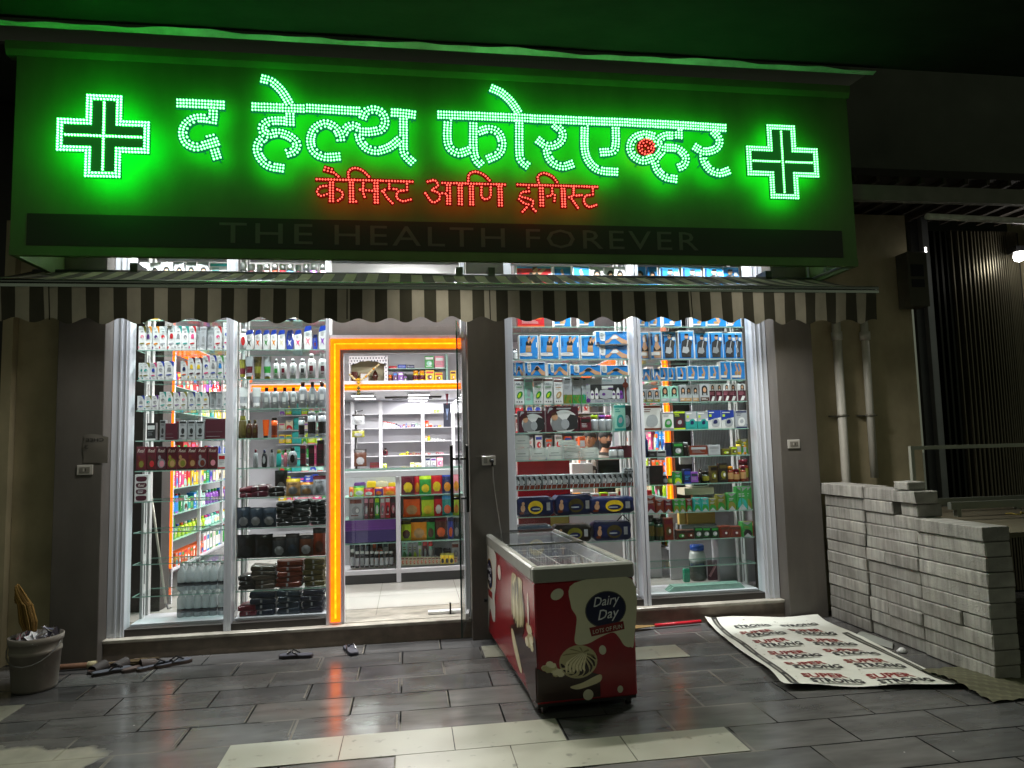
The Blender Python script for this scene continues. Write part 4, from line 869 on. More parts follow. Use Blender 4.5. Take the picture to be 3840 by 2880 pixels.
q.text('3',lambda x,y:(p0.x+.04-.03*x,6.1035,p0.z-.11+.03*y),'3a3632',.01)
tag(q.build('torn_paper','print'),'torn clear-backed paper notice stuck on the left pilaster','notice')
for k,(u,v) in enumerate(((1030,2462),)):
    pass
# ------------------------------------------------------------------ products
PAL=dict(white='dfe0e0',cream='d8cfae',grey='8b8d90',silver='a9adb2',black='17171a',charcoal='2b2b2e',navy='1b2350',blue='1c7fcb',sky='4aa3de',royal='2440a0',teal='2a9a94',mint='9fd6c4',green='2f8a3a',olive='7b7a2a',lime='b9d82a',yellow='e3c22a',amber='d98a1c',orange='dd5a1c',red='c4202a',maroon='4d1a2a',wine='5e1526',brown='4a2a1c',rust='6b2a18',purple='5a2a7a',violet='8a4fb0',pink='d84a80',rose='d98a9a',skin='c89a78',tan='b08a5c',khaki='4e4420',slate='2b3542',dark='201a1a')
def C(n): return PAL.get(n,n)
def blob(cx,cz,pts,sc=1): return [(cx+x*sc,cz+z*sc) for x,z in pts]
def front(m,w,h,y):      # decal helper on the front face, unit coordinates
    def d(P,c,l=1): m.poly([((x-.5)*w,y-.0007*l,z*h) for x,z in P],hx(C(c)))
    return d
def rect(x0,z0,x1,z1): return [(x0,z0),(x1,z0),(x1,z1),(x0,z1)]
def bars(d,x0,x1,z,n,c,rng,hh=.018,gap=.035,l=2):
    for k in range(n): d(rect(x0,z-k*gap,x0+(x1-x0)*rng.uniform(.6,1),z-k*gap+hh),c,l)
def face_of(d,cx,cz,s,asp,hair='black',skin='skin'):
    d(ell(cx,cz+.1*s,s*.9,s*1.2*asp,14),hair,2); d(ell(cx,cz,s*.5,s*.75*asp,12),skin,3); d(rect(cx-s*.85,cz-s*1.6*asp,cx-s*.45,cz+.1*s*asp),hair,2); d(rect(cx+s*.45,cz-s*1.6*asp,cx+s*.85,cz+.1*s*asp),hair,2)
def carton(w,h,dp,mo,cs,rng,tx=None):
    m=MB(); c=[C(q) for q in cs.split()]+['8b8d90']*3; y=-dp/2
    m.box(-w/2,w/2,-dp/2,dp/2,0,h,c[0],min(.0015,w*.05)); d=front(m,w,h,y); A=w/h
    if mo=='baby':
        d(sm([(.45,.998),(.7,.93),(.82,.8),(.985,.72),(.985,.998)],2),c[1]); bars(d,.12,.7,.92,2,'grey',rng,.012,.05)
        d(ell(.5,.78,.2,.02,10),'grey',2)
        k=rng.random()
        if k<.4: d([(.28,.48),(.72,.48),(.72,.6),(.62,.68),(.38,.68),(.28,.6)],c[2],2)
        else: d(ell(.5,.57,.24,.075,12),c[2],2); d(rect(.5,.48,.62,.56),'white',3)
        d(ell(.48,.28,.34,.032,12,0,.05),c[1],2); d(ell(.06,.12,.1,.05,8),c[2],2); bars(d,.35,.6,.18,1,'grey',rng,.03); bars(d,.45,.9,.08,1,'grey',rng,.025)
    elif mo=='clear':
        d(rect(.1,.86,.9,.95),c[1]); bars(d,.2,.8,.78,2,c[1],rng,.015,.05); d(ell(.5,.45,.22,.16,10),c[1]); d(ell(.45,.2,.3,.05,10),c[1]); d([(.0,.0),(.9,.0),(.5,.05),(.0,.12)],c[2])
    elif mo in('belt','arm','neck','face'):
        d(rect(.04,.03,.96,.97),c[1],1); d(rect(.04,.9,.96,.97),'sky',2)
        if mo=='belt':
            d([(.33,.30),(.62,.30),(.60,.45),(.64,.60),(.70,.72),(.86,.93),(.78,.95),(.62,.80),(.52,.80),(.36,.70),(.36,.45)],'skin',2)
            d([(.36,.58),(.64,.58),(.66,.66),(.58,.78),(.50,.66),(.42,.78),(.35,.68)],'black',3); d(rect(.34,.32,.62,.50),'tan',3); d(ell(.53,.86,.09,.075,10),'skin',3); d([(.44,.80),(.47,.95),(.60,.96),(.52,.88)],'brown',4)
            d(sm([(.06,.15),(.62,.15),(.66,.21),(.62,.27),(.06,.27)],2),'white',3); bars(d,.1,.5,.22,1,'grey',rng,.02,.03,4); d(rect(.88,.5,.94,.7),'white',3); d(rect(.84,.06,.92,.14),'sky',3)
        elif mo=='arm':
            d([(.2,.06),(.78,.06),(.82,.45),(.90,.62),(.68,.70),(.58,.72),(.48,.72),(.22,.62),(.16,.3)],'charcoal',2); d(ell(.53,.80,.13,.085,10),'skin',3); d(rect(.42,.83,.66,.9),'black',4)
            d([(.22,.24),(.52,.20),(.68,.28),(.62,.42),(.3,.44)],c[2],3); d([(.5,.42),(.56,.42),(.66,.68),(.60,.68)],'silver',3); d(rect(.72,.68,.9,.8),'white',3); d(rect(.08,.55,.16,.92),'navy',3)
        elif mo=='neck':
            d([(.3,.05),(.9,.05),(.95,.4),(.75,.52),(.7,.62),(.42,.62),(.38,.5),(.25,.35)],'skin',2); d([(.25,.30),(.95,.30),(.92,.46),(.72,.36),(.5,.32),(.3,.46)],'black',3); d(ell(.56,.75,.18,.14,12),'skin',3); d([(.5,.90),(.8,.92),(.82,.6),(.7,.66),(.66,.82)],'black',4); d(ell(.5,.72,.1,.1,10),'white',5)
            d(rect(.06,.14,.78,.26),'white',4); d(rect(.07,.5,.2,.93),'navy',3)
        else:
            d([(.3,.1),(.55,.08),(.7,.5),(.5,.9),(.38,.85),(.52,.5)],'skin',2); d(ell(.45,.35,.12,.12,8),c[2],3); d(rect(.05,.12,.6,.24),'white',4)
        if h>.16: m.text('VISSCO',lambda x,z:((.07+.07*z-.5)*w,y-.0035,(.60+.30*x)*h) if mo!='belt' else ((.08+.08*z-.5)*w,y-.0035,(.55+.3*x)*h),C('navy'),.01)
    elif mo=='knee':
        d(rect(.03,.05,.97,.95),c[1],1)
        d([(.3,.25),(.42,.4),(.56,.72),(.64,.74),(.82,.45),(.97,.3),(.97,.05),(.80,.08),(.62,.42),(.52,.38),(.40,.12),(.3,.08)],'skin',2)
        d([(.46,.45),(.55,.66),(.64,.68),(.72,.5),(.62,.42),(.54,.42)],c[2],3); d(sm([(.14,.95),(.3,.95),(.3,.34),(.26,.28),(.16,.34)],2),'white',3); bars(d,.17,.27,.8,4,'grey',rng,.05,.12,4); d(rect(.04,.06,.13,.2),'navy',3); bars(d,.68,.95,.86,1,'navy',rng,.07,.1,3)
    elif mo=='herb':
        d(rect(.0,.9,1,.96),c[1]); 
        if tx: m.text(tx,lambda x,z:((.12+.76*x-.5)*w,y-.002,(.74+.075*z)*h),'2a3a4a',.01)
        else: bars(d,.2,.8,.76,1,'charcoal',rng,.06)
        d(rect(.2,.645,.8,.675),c[2]); bars(d,.2,.8,.6,2,'grey',rng,.012,.03); d(ell(.55,.36,.32,.13,14,0,.2),c[2],2); d(ell(.5,.34,.18,.07,10,0,.4),'lime' if c[2]!=C('tan') else 'cream',3)
        for q in (.25,.5,.75): d(ell(q,.1,.06,.03,8),'charcoal',2)
    elif mo=='leaf':
        d(rect(.0,.0,1,.34),c[1]); d(rect(.2,.9,.85,.96),'charcoal'); bars(d,.15,.85,.84,2,'grey',rng,.025,.06); bars(d,.15,.85,.68,3,'grey',rng,.02,.05)
        for _ in range(6): d(ell(rng.random()*.8+.1,rng.random()*.26+.04,.14,.035,7,0,rng.random()*3),c[2],2)
    elif mo=='heat':
        d(ell(.55,.40,.43,.45,24),'white',1); d([(.14,.3),(.2,.6),(.3,.68),(.42,.55),(.55,.40),(.6,.05),(.2,.05)],'grey',2); d(ell(.26,.58,.1,.14,10),'skin',3); d([(.16,.62),(.18,.76),(.32,.77),(.36,.64),(.3,.68)],'brown',4)
        d([(.55,.35),(.75,.68),(.97,.62),(.97,.12),(.62,.05)],'charcoal',2); d(ell(.58,.3,.13,.2,12),'silver',3); bars(d,.32,.9,.88,1,'silver',rng,.05); d(sm([(.04,.7),(.1,.95),(.22,.9),(.1,.82)],2),'silver',2)
    elif mo=='dye':
        face_of(d,.5,.66,.34,A,'black'); d(rect(.05,.04,.95,.24),c[1],4); bars(d,.15,.8,.16,2,'white',rng,.02,.05,5)
    elif mo=='dyes':
        d(rect(0,.0,1,.62),c[1],1); face_of(d,.6,.8,.26,A,'black'); bars(d,.12,.8,.52,3,'rose',rng,.02,.07,2); d([(.3,.02),(.7,.05),(.9,.28),(.55,.3)],'white',3)
    elif mo=='dev':
        d(rect(0,.88,1,.97),c[1]); bars(d,.1,.6,.8,2,c[1],rng,.03,.08); d(sm([(.2,.25),(.3,.55),(.7,.6),(.85,.35),(.7,.15),(.35,.13)],3),c[2],2); d(sm([(.35,.33),(.42,.48),(.65,.5),(.7,.36),(.55,.28)],2),'silver',3); d(rect(0,.0,1,.08),c[1],2)
    elif mo=='devb':
        d(rect(.0,.45,1,1),c[1]); d([(.0,.45),(1,.45),(1,.62)],'white',2); d(sm([(.3,.15),(.35,.5),(.75,.56),(.9,.3),(.75,.12)],3),c[2],3); d(sm([(.42,.27),(.45,.45),(.68,.48),(.72,.3)],2),'navy',4); bars(d,.1,.7,.86,1,'white',rng,.05,.1,3); d(rect(.1,.65,.3,.78),'lime',3)
    elif mo=='gift':
        d(rect(.10,.17,.86,.76),'charcoal',1)
        for q,cc,hh in ((.14,'white',.32),(.24,'white',.42),(.63,'white',.3),(.73,'white',.42),(.80,'violet',.3)): d(sm([(q-.035,.19),(q+.035,.19),(q+.035,.19+hh*.7),(q+.012,.19+hh),(q-.012,.19+hh),(q-.035,.19+hh*.7)],2),cc,2); d(ell(q,.36,.03,.05,8),'purple',3)
        d(sm([(.32,.2),(.58,.2),(.6,.5),(.32,.52)],2),'silver',2); d(ell(.4,.36,.04,.06,8),'purple',3); d(rect(.36,.56,.62,.70),'white',2); d(rect(.5,.57,.62,.62),'purple',3)
        m.text('Happy Baby Gift Pack',lambda x,z:((.2+.62*x-.5)*w,y-.003,(.035+.095*z)*h),'5a5a72',.008); m.text('Himalaya',lambda x,z:((.38+.22*x-.5)*w,y-.003,(.86+.08*z)*h),'2a6a6a',.01)
        d(rect(.885,.0,.925,1),'rust',4); d(ell(.905,.72,.07,.13,8),'rust',5); d(ell(.05,.12,.05,.09,12),'purple',3)
        for q in (.35,.52,.86): d(ell(.03,q-.1,.014,.025,8),'violet',3)
    elif mo=='juice':
        m.text('Real',lambda x,z:((.12+.76*x-.5)*w,y-.002,(.76+.15*z)*h),'c9b8b0',.01,.3); d(ell(.5,.3,.4,.2,12),c[1]); d(ell(.55,.28,.25,.14,10),c[2],2); d(ell(.3,.55,.15,.1,8),c[1],2); d(rect(.05,.0,.95,.06),'dark',3)
    elif mo=='logos':
        for k in range(4): d(sm([(.15,.06+k*.235),(.5,.03+k*.235),(.85,.06+k*.235),(.88,.2+k*.235),(.5,.22+k*.235),(.12,.2+k*.235)],2),c[1]); 
        m.text('Real',lambda x,z:((.26+.48*x-.5)*w,y-.002,(.55+.1*z)*h),'e0d8d0',.01,.3); bars(d,.25,.75,.38,2,'white',rng,.02,.06,2)
    elif mo=='mini':
        d(rect(0,0,1,.28),c[1]); d([(.3,.9),(.6,.9),(.85,.6),(.8,.3),(.6,.3),(.55,.6),(.3,.75)],'charcoal',2); d(ell(.62,.5,.12,.13,8),'white',3); bars(d,.08,.35,.85,2,'charcoal',rng,.05,.12,2); d([(.4,.0),(.55,.0),(.75,.3),(.6,.3)],'silver',3)
    elif mo=='tea':
        d([(.0,.98),(1,.98),(.5,.78)],'grey',1); d(sm([(.1,.12),(.9,.05),(.8,.4),(.3,.5)],2),c[1],2); d([(.1,.0),(.9,.0),(.5,.25)],'silver' if c[2]!=C('dark') else 'dark',3); bars(d,.2,.8,.66,2,c[2],rng,.04,.09,2)
    elif mo=='pan':
        d(rect(.08,.72,.92,.9),c[1]); d(ell(.5,.4,.3,.2,12),c[2],2); bars(d,.15,.8,.15,1,c[1],rng,.05); d(ell(.6,.4,.12,.1,8),'white',3)
    elif mo=='case': bars(d,.05,.95,.35,1,c[1],rng,.01); bars(d,.05,.95,.12,1,c[1],rng,.02)
    else: # plain
        d(rect(.1,.62,.9,.85),c[1]); bars(d,.15,.85,.5,3,c[2],rng,.03,.1); d(rect(.0,.0,1,.1),c[1])
    return m
def bottle(w,h,dp,st,cs,rng):
    c=[C(q) for q in cs.split()]; c+=[c[-1]]*4; m=MB(); cap=MB(); sy=dp/w; r=w/2
    if st=='sham':
        m.lathe([(r*.8,0,c[0]),(r,.03*h,c[0]),(r,.18*h,c[0]),(r*.98,.20*h,c[2]),(r*.98,.52*h,c[2]),(r*.95,.53*h,c[0]),(r*.85,.76*h,c[0]),(r*.6,.80*h,c[0])],14,1,sy,sq=.35)
        cap.lathe([(r*.72,.795*h,c[1]),(r*.74,.82*h,c[1]),(r*.62,.97*h,c[1]),(r*.45,h,c[1])],12,1,sy,sq=.3)
    elif st=='slant':
        prof=[(-.36,0),(.36,0),(.46,.25),(.42,.55),(.34,.78),(.36,.83)]
        m.prism([(x*w,z*h) for x,z in [(-.36,0),(.36,0),(.45,.2),(.44,.55),(.36,.80),(-.42,.72),(-.46,.4)]],-dp/2,dp/2,c[0])
        cap.prism([(x*w,z*h) for x,z in [(-.42,.725),(.36,.805),(.40,.96),(.30,1),(-.22,.97),(-.36,.85)]],-dp/2*.95,dp/2*.95,c[1])
        d=front(m,w,h,-dp/2); d([(.25,.18),(.45,.3),(.75,.16),(.6,.34),(.78,.5),(.5,.42),(.25,.52),(.4,.34)],c[2],1); bars(d,.3,.7,.68,3,'grey',rng,.018,.05,1)
    elif st=='slim':
        m.lathe([(r*.85,0,c[0]),(r,.03*h,c[0]),(r,.62*h,c[0]),(r*.9,.72*h,c[0]),(r*.45,.82*h,c[0])],14,1,sy,sq=.25); cap.lathe([(r*.5,.815*h,c[1]),(r*.52,.97*h,c[1]),(r*.44,h,c[1])],10,1,max(sy,.8))
        d=front(m,w*.9,h,-dp/2*.96-.001); d(rect(.24,.3,.76,.52),c[2],1); bars(d,.3,.7,.64,2,'grey',rng,.02,.05,1); bars(d,.3,.72,.2,1,c[2],rng,.03,.05,1)
    elif st=='cyl':
        m.lathe([(r,0,c[0]),(r,.12*h,c[0]),(r,.14*h,c[2]),(r,.6*h,c[2]),(r,.62*h,c[0]),(r,.84*h,c[0])],14); cap.lathe([(r*.92,.842*h,c[1]),(r*.92,.97*h,c[1]),(r*.8,h,c[1])],12)
    elif st=='water':
        m.lathe([(r*.9,0,'c9ced2'),(r,.03*h,'c9ced2'),(r,.16*h,'c3c8cc'),(r*1.01,.17*h,'22252c'),(r*1.01,.30*h,'22252c'),(r*.97,.31*h,'c9ced2'),(r,.5*h,'d3d7da'),(r,.66*h,'d3d7da'),(r*.4,.86*h,'dde0e2'),(r*.38,.9*h,'dde0e2')],14); cap.lathe([(r*.45,.90*h,'e6e6e6'),(r*.45,h,'e6e6e6')],10)
    elif st=='jar':
        m.lathe([(r*.95,0,c[0]),(r,.04*h,c[0]),(r,.2*h,c[0]),(r*1.004,.21*h,c[2]),(r*1.004,.6*h,c[2]),(r,.62*h,c[0]),(r*.85,.76*h,c[0])],14); cap.lathe([(r*.9,.762*h,c[1]),(r*.9,.97*h,c[1]),(r*.82,h,c[1])],14)
    elif st=='tube':
        m.lathe([(r*.72,.13*h,c[0]),(r*.8,.3*h,c[2])],12,1,.8); 
        m=MB(); n=12
        def tf(u,v):
            a=2*math.pi*u; return ((.36+.14*v)*w*math.cos(a),dp*(.5*(1-v)+.02)*math.sin(a),h*(.12+.88*v))
        m.grid(tf,n,6,lambda u,v:c[2] if .18<v<.5 else c[0]); cap.lathe([(w*.33,0,c[1]),(w*.36,.125*h,c[1])],12,1,dp/w*1.1)
    elif st=='oval':
        m.lathe([(r*.7,0,c[0]),(r*.95,.1*h,c[0]),(r,.4*h,c[2]),(r*.95,.6*h,c[2]),(r*.7,.76*h,c[0]),(r*.4,.82*h,c[0])],14,1,sy); cap.lathe([(r*.42,.815*h,c[1]),(r*.45,h,c[1])],10,1,max(sy,.8))
        d=front(m,w*.8,h,-dp/2-.0005); d(ell(.5,.42,.3,.22,12),c[3],1)
    elif st=='spray':
        m.lathe([(r,0,c[0]),(r,.70*h,c[0]),(r*.5,.78*h,c[0])],12); cap.lathe([(r*.55,.775*h,c[1]),(r*.6,.93*h,c[1]),(r*.3,h,c[1])],10)
    return m,cap
def pouch(w,h,dp,cs,rng,tx=None,flat=0):
    c=[C(q) for q in cs.split()]; c+=[c[-1]]*3; m=MB(); ph=rng.random()*6
    def f(s):
        def g(u,v):
            b=math.sin(math.pi*u)**.7*math.sin(math.pi*min(1,v*1.05))**.7
            return ((u-.5)*w*(1.09-.03*math.sin(math.pi*v)),s*dp/2*b+.004*math.sin(u*11+ph+v*5)*b,v*h+.008*h*math.sin(u*7+ph)*(v>.95))
        return g
    def col(u,v):
        if v>.8: return c[1]
        if c[2] and ((u-.5)/.33)**2+((v-.32)/.22)**2<1: return c[2]
        return c[0]
    m.grid(f(-1),22,26,col); m.grid(f(1),6,6,c[0])
    if tx: m.text(tx,lambda x,z:((.14+.72*x-.5)*w,-dp/2-.004,(.62+.11*z)*h),'26262a',.02)
    return m
def softpack(w,h,dp,cs,rng):
    c=[C(q) for q in cs.split()]; c+=[c[-1]]*3; m=MB(); a,b=rng.random()*6,rng.random()*6
    n=20; k=10
    def g(u,v):
        t=math.pi*2*u; e=.13; ca,sa=math.cos(t),math.sin(t)
        x=math.copysign(abs(ca)**e,ca); y=math.copysign(abs(sa)**e,sa); q=1-.16*abs(2*v-1)**7
        return (x*w/2*q*(1+.02*math.sin(v*9+a)),y*dp/2*q,h*v+.006*math.sin(u*14+a)*math.sin(math.pi*v)+.004*math.sin(u*31+b)*(v>.5))
    m.grid(g,n*2,k,lambda u,v:c[0]); m.poly([g(i/n,1) for i in range(n)],hx(c[0])); return m
CNAME=dict(belt='support carton',arm='support carton',neck='support carton',face='support carton',knee='support carton',baby='lotion carton',clear='lotion carton',dye='hair dye carton',dyes='hair dye carton',juice='juice carton',logos='juice carton',herb='herbal carton',leaf='herbal carton',tea='tea carton',mini='small carton',dev='device carton',devb='device carton',heat='device carton',gift='gift box',case='flat carton')
def put(o,kind,x,z,Y,look,cat,where,group):
    o.location=(x,Y,z); tag(o,'%s, %s'%(look,where),cat,group); return o
def make(kind,w,h,look,cs,rng):
    # returns (object, category)
    k=kind.split(':'); t=k[0]; a=k[1] if len(k)>1 else ''; tx=k[2] if len(k)>2 else None
    if t=='ctn': dp=min(.09,max(.045,w*.6)); nm=CNAME.get(a,'carton'); return carton(w,h,dp,a,cs,rng,tx).build(nm.replace(' ','_'),'print'),nm
    if t=='btl':
        dp=w*.62 if a in('slant','sham','oval','slim','tube') else w; mb,cp=bottle(w,h,dp,a,cs,rng); nm='tube' if a=='tube' else ('jar' if a=='jar' else 'bottle')
        o=mb.build(nm,'pet' if a=='water' else 'gloss'); cp.build('lid' if a=='jar' else 'cap','gloss',o); return o,nm
    if t=='pch': return pouch(w,h,.05,cs,rng,tx).build('pouch','film'),'pouch'
    if t=='sft':
        o=softpack(w,h,min(.16,w*.7),cs,rng)
        c=[C(q) for q in cs.split()]; dd=front(o,w,h,-min(.16,w*.7)/2*1.0-.004)
        if a=='dia':
            v=int(rng.random()*2)
            dd(ell(.55 if v else .5,.48,.20,.36,18),c[1],1); dd(ell(.55 if v else .5,.40,.15,.16,14),'navy',2); dd(rect(.42,.36,.62,.43),'silver',3)
            dd(ell(.16,.45,.06,.2,10),'skin',1); dd(ell(.17,.7,.04,.1,8),'skin',2); dd(rect(.80,.3,.90,.72),'silver',1); dd(ell(.13,.2,.07,.08,8),'rust',1)
        elif a=='cot': dd(rect(.08,.3,.92,.36),'silver',1); dd(rect(.2,.5,.7,.56),'grey',1)
        return o.build('soft_pack','pet' if a=='cot' else 'film'),'soft pack'
    raise ValueError(kind)
A1=(380,1150,.3314);A2=(380,1650,.4522);B1=(840,1150,.3615);B2=(840,1700,.4219);C1_=(1880,1150,.2712);C2_=(1880,1550,.3013);E1=(1880+480,1150,.3315);E2=(2360,1600,.4218);G1=(0,900,.7685);G2=(1600,900,.7685)
SHN={0:'above the awning',1:'half hidden by the awning edge',2:'top full shelf',3:'second shelf',4:'third shelf',5:'fourth shelf',6:'fifth shelf',7:'sixth shelf',8:'seventh shelf',9:'eighth shelf',10:'ninth shelf',11:'bottom board'}
def row(bay,si,crop,items,Y=6.45,z=None,sub=''):
    nm,bx0,bx1=BAYS[bay]; rng=random.Random(bay*100+si*7+len(items)); zz=(z if z is not None else (ZB[bay][si] if si<11 else .234)); n=len(items)
    ox,oy,sc=crop
    for i,(x0,x1,yt,kind,cs,look) in enumerate(items):
        pa=at(ox+x0*sc,oy+yt*sc,Y); pb=at(ox+x1*sc,oy+yt*sc,Y); w=max(.01,(pb.x-pa.x)*(1.06 if kind.startswith('btl') else .975)); h=max(.02,(pa.z+pb.z)/2-zz); xm=(pa.x+pb.x)/2
        w=min(w,bx1-bx0-.01); xm=min(max(xm,bx0+w/2+.003),bx1-w/2-.003)
        o,cat=make(kind,w,h,look,cs,rng)
        pos='%s from left'%ORD[i+1] if n>1 else 'alone'
        if 1<n==i+1: pos='last on right'
        o.rotation_euler=(0,0,rng.uniform(-.11,.11) if w<.13 else rng.uniform(-.03,.03))
        put(o,kind,xm,zz,Y+rng.uniform(0,.028)+(.045 if kind.startswith('sft') else 0)+(.02 if w>.12 else 0),look,cat,'%s, %s%s, %s'%(pos,sub,SHN[si],nm),'goods on display in the %s'%nm)
# --- leftmost window
W_='white carton with '
row(0,0,G1,[(680,730,112,'ctn:dye','white amber','baby food carton with amber base'),(735,785,112,'ctn:dye','white amber','baby food carton with amber base'),(790,850,112,'ctn:dye','silver grey','grey face-print carton'),(855,905,110,'ctn:dye','silver grey','grey face-print carton'),(910,960,108,'ctn:dye','silver brown','brown-haired face carton'),(970,1020,108,'ctn:dye','silver brown','brown-haired face carton'),(1025,1130,112,'ctn:dev','white teal rose','wide pale carton')])
row(0,1,A1,[(405,530,55,'ctn:plain','yellow white grey','yellow carton'),(535,650,60,'ctn:plain','yellow white grey','yellow carton'),(690,810,60,'ctn:dev','mint teal grey','pale mint carton'),(815,935,60,'ctn:dev','mint teal grey','pale mint carton'),(1090,1240,60,'ctn:dye','white mint','white face carton')])
def bb(x,yt,k): 
    q={'g':('white olive rose',W_+'olive corner'),'p':('white amber purple',W_+'purple dome print'),'r':('white silver red',W_+'red disc print'),'t':('white teal grey',W_+'teal corner'),'k':('white red pink',W_+'coral corner'),'c':('silver grey white','clear-grey carton'),'m':('white pink royal',W_+'pink corner'),'o':('white olive teal',W_+'olive corner, teal print'),'b':('white royal grey',W_+'blue corner'),'y':('white maroon yellow',W_+'yellow bottle print'),'l':('white green blue',W_+'green corner'),'a':('white orange navy',W_+'orange corner'),'v':('white purple grey',W_+'violet corner')}[k]
    return (x[0],x[1],yt,'ctn:clear' if k=='c' else 'ctn:baby',q[0],q[1])
row(0,2,A1,[bb((410,492),225,'g'),bb((495,575),225,'p'),bb((578,655),225,'p'),bb((660,745),225,'r'),bb((750,835),213,'r'),bb((838,915),225,'t'),bb((918,998),228,'t'),bb((1000,1082),225,'k'),bb((1088,1124),232,'c'),bb((1128,1200),232,'c'),bb((1203,1280),232,'c'),bb((1283,1366),232,'k'),bb((1380,1470),180,'m')])
row(0,3,A1,[bb((385,465),637,'o'),bb((468,552),637,'o'),bb((556,635),637,'m'),bb((640,720),625,'b'),bb((724,828),623,'b'),bb((902,985),615,'a'),bb((990,1068),577,'y'),bb((1070,1150),577,'y'),bb((1153,1230),557,'m'),bb((1233,1308),557,'b'),bb((1312,1390),557,'l'),bb((1392,1468),557,'m')])
row(0,4,A1,[bb((405,490),1010,'b'),bb((492,575),1010,'o'),bb((578,656),1005,'v'),bb((658,736),966,'t'),bb((740,820),966,'o'),bb((822,900),968,'v'),bb((902,980),968,'g'),bb((982,1060),968,'b'),bb((1062,1140),966,'t'),bb((1142,1220),966,'y'),bb((1222,1296),960,'c'),bb((1298,1372),960,'c'),bb((1375,1456),955,'t')])
row(0,5,A1,[(515,620,1315,'ctn:plain','charcoal white grey','dark carton with white side'),(670,735,1285,'ctn:clear','grey charcoal silver','slim grey carton'),(737,878,1320,'ctn:case','maroon grey','dark maroon case'),(885,975,1290,'ctn:clear','silver charcoal grey','grey carton'),(978,1070,1290,'ctn:clear','silver charcoal grey','grey carton'),(1072,1170,1290,'ctn:clear','silver charcoal grey','grey carton'),(1174,1456,1268,'ctn:case','maroon grey','wide dark maroon case')])
row(0,6,A2,[(295+84*i,295+84*i+82,56,'ctn:juice',('wine rust olive','wine brown red','maroon grey rose','wine olive tan','wine tan olive','wine rust tan','wine grey rust','wine brown rose')[i],'brown juice carton marked Real') for i in range(8)]+[(970,1035,112,'ctn:plain','white red grey','white carton with red band')])
row(0,7,A2,[(283,395,285,'ctn:logos','white maroon','white carton with maroon logos')])
for lv,zz,yb in ((10,.458,0),(11,.234,1)):
    for r_,yy in ((0,6.60),(1,6.70)):
        for i,x in enumerate((665,732,800,867,928,1000)):
            p=at(A2[0]+(x+6*r_)*A2[2],2200,6.60); o,cat=make('btl:water',.068,.235,'','white',random)
            put(o,'',p.x,zz,yy+.004*(i%2),'clear water bottle',cat,'%s from left, %s row, %s, leftmost window'%(ORD[i+1],'front' if r_==0 else 'back',SHN[lv]),'water bottles in the leftmost window')
# --- second window
CB=['black','wine','charcoal','rose','rust','red','sky','maroon','black','violet','rose']
row(1,0,G1,[(x,x+w_,yt,'btl:jar','%s white silver'%c,'%s jar'%PAL_ if False else '%s jar with white lid'%c) for (x,w_,yt,c,PAL_) in zip((1170,1210,1250,1285,1325,1362,1398,1438,1478,1515,1558),(34,34,34,34,34,34,34,34,34,34,34),(112,118,120,118,118,118,120,120,118,116,118),CB,CB)])
row(1,1,B1,[(390,480,85,'btl:jar','rose rose white','pink-lidded jar'),(655,745,90,'btl:jar','royal royal white','blue-lidded jar')])
SH=lambda x0,x1,yt,c,l:(x0,x1,yt,'btl:slant','white royal %s'%c,'white shampoo with blue cap, %s motif'%l)
row(1,2,B1,[(130,215,235,'btl:oval','white white white red','white oval bottle with red swoosh'),SH(222,302,240,'charcoal','black'),SH(318,388,240,'orange','orange'),SH(405,470,240,'green','green'),SH(482,550,240,'amber','amber'),SH(555,635,240,'cream','cream'),(645,720,240,'btl:slant','royal royal white','blue shampoo with blue cap'),SH(728,806,240,'pink','pink'),(825,912,195,'btl:slant','white royal rose','large white shampoo with pink bands'),(915,970,285,'btl:slant','royal navy rust','small blue bottle'),(980,1062,195,'btl:slant','white royal violet','tall white bottle with violet base')])
row(1,3,B1,[(143,210,545,'btl:tube','olive white wine','olive tube with wine band'),(220,300,515,'btl:tube','silver olive wine','grey tube with wine band'),(302,386,515,'btl:tube','khaki olive olive','olive conditioner tube'),(405,487,515,'btl:tube','silver olive green','grey tube with green band')]+[(x0,x1,yt,'btl:slim','white white %s'%c,'white bottle with %s label'%c) for x0,x1,yt,c in ((508,568,540,'green'),(585,650,540,'wine'),(680,745,540,'grey'),(778,848,540,'charcoal'),(868,950,490,'wine'),(980,1058,490,'maroon'))])
row(1,4,B1,[(132,225,835,'btl:tube','white white silver','white tube'),(292,382,835,'btl:tube','white white silver','white tube')]+[(x0,x1,yt,'btl:slim','silver brown white','pale bottle with brown cap') for x0,x1,yt in ((400,472,835),(492,565,835),(590,660,835),(683,750,835),(775,858,780),(880,952,780),(975,1058,780))])
row(1,5,B1,[(128,208,1130,'btl:sham','khaki olive khaki','olive bottle'),(230,288,1175,'btl:slim','brown khaki khaki','amber brown bottle'),(293,350,1175,'btl:slim','brown khaki khaki','amber brown bottle'),(395,462,1172,'btl:tube','orange dark orange','orange tube'),(493,552,1150,'btl:cyl','orange dark rust','orange bottle with black cap'),(770,830,1145,'btl:cyl','silver grey dark','white can with dark print'),(868,948,1090,'btl:cyl','silver grey dark','white can with dark print'),(978,1060,1090,'btl:cyl','silver grey dark','white can with dark print')])
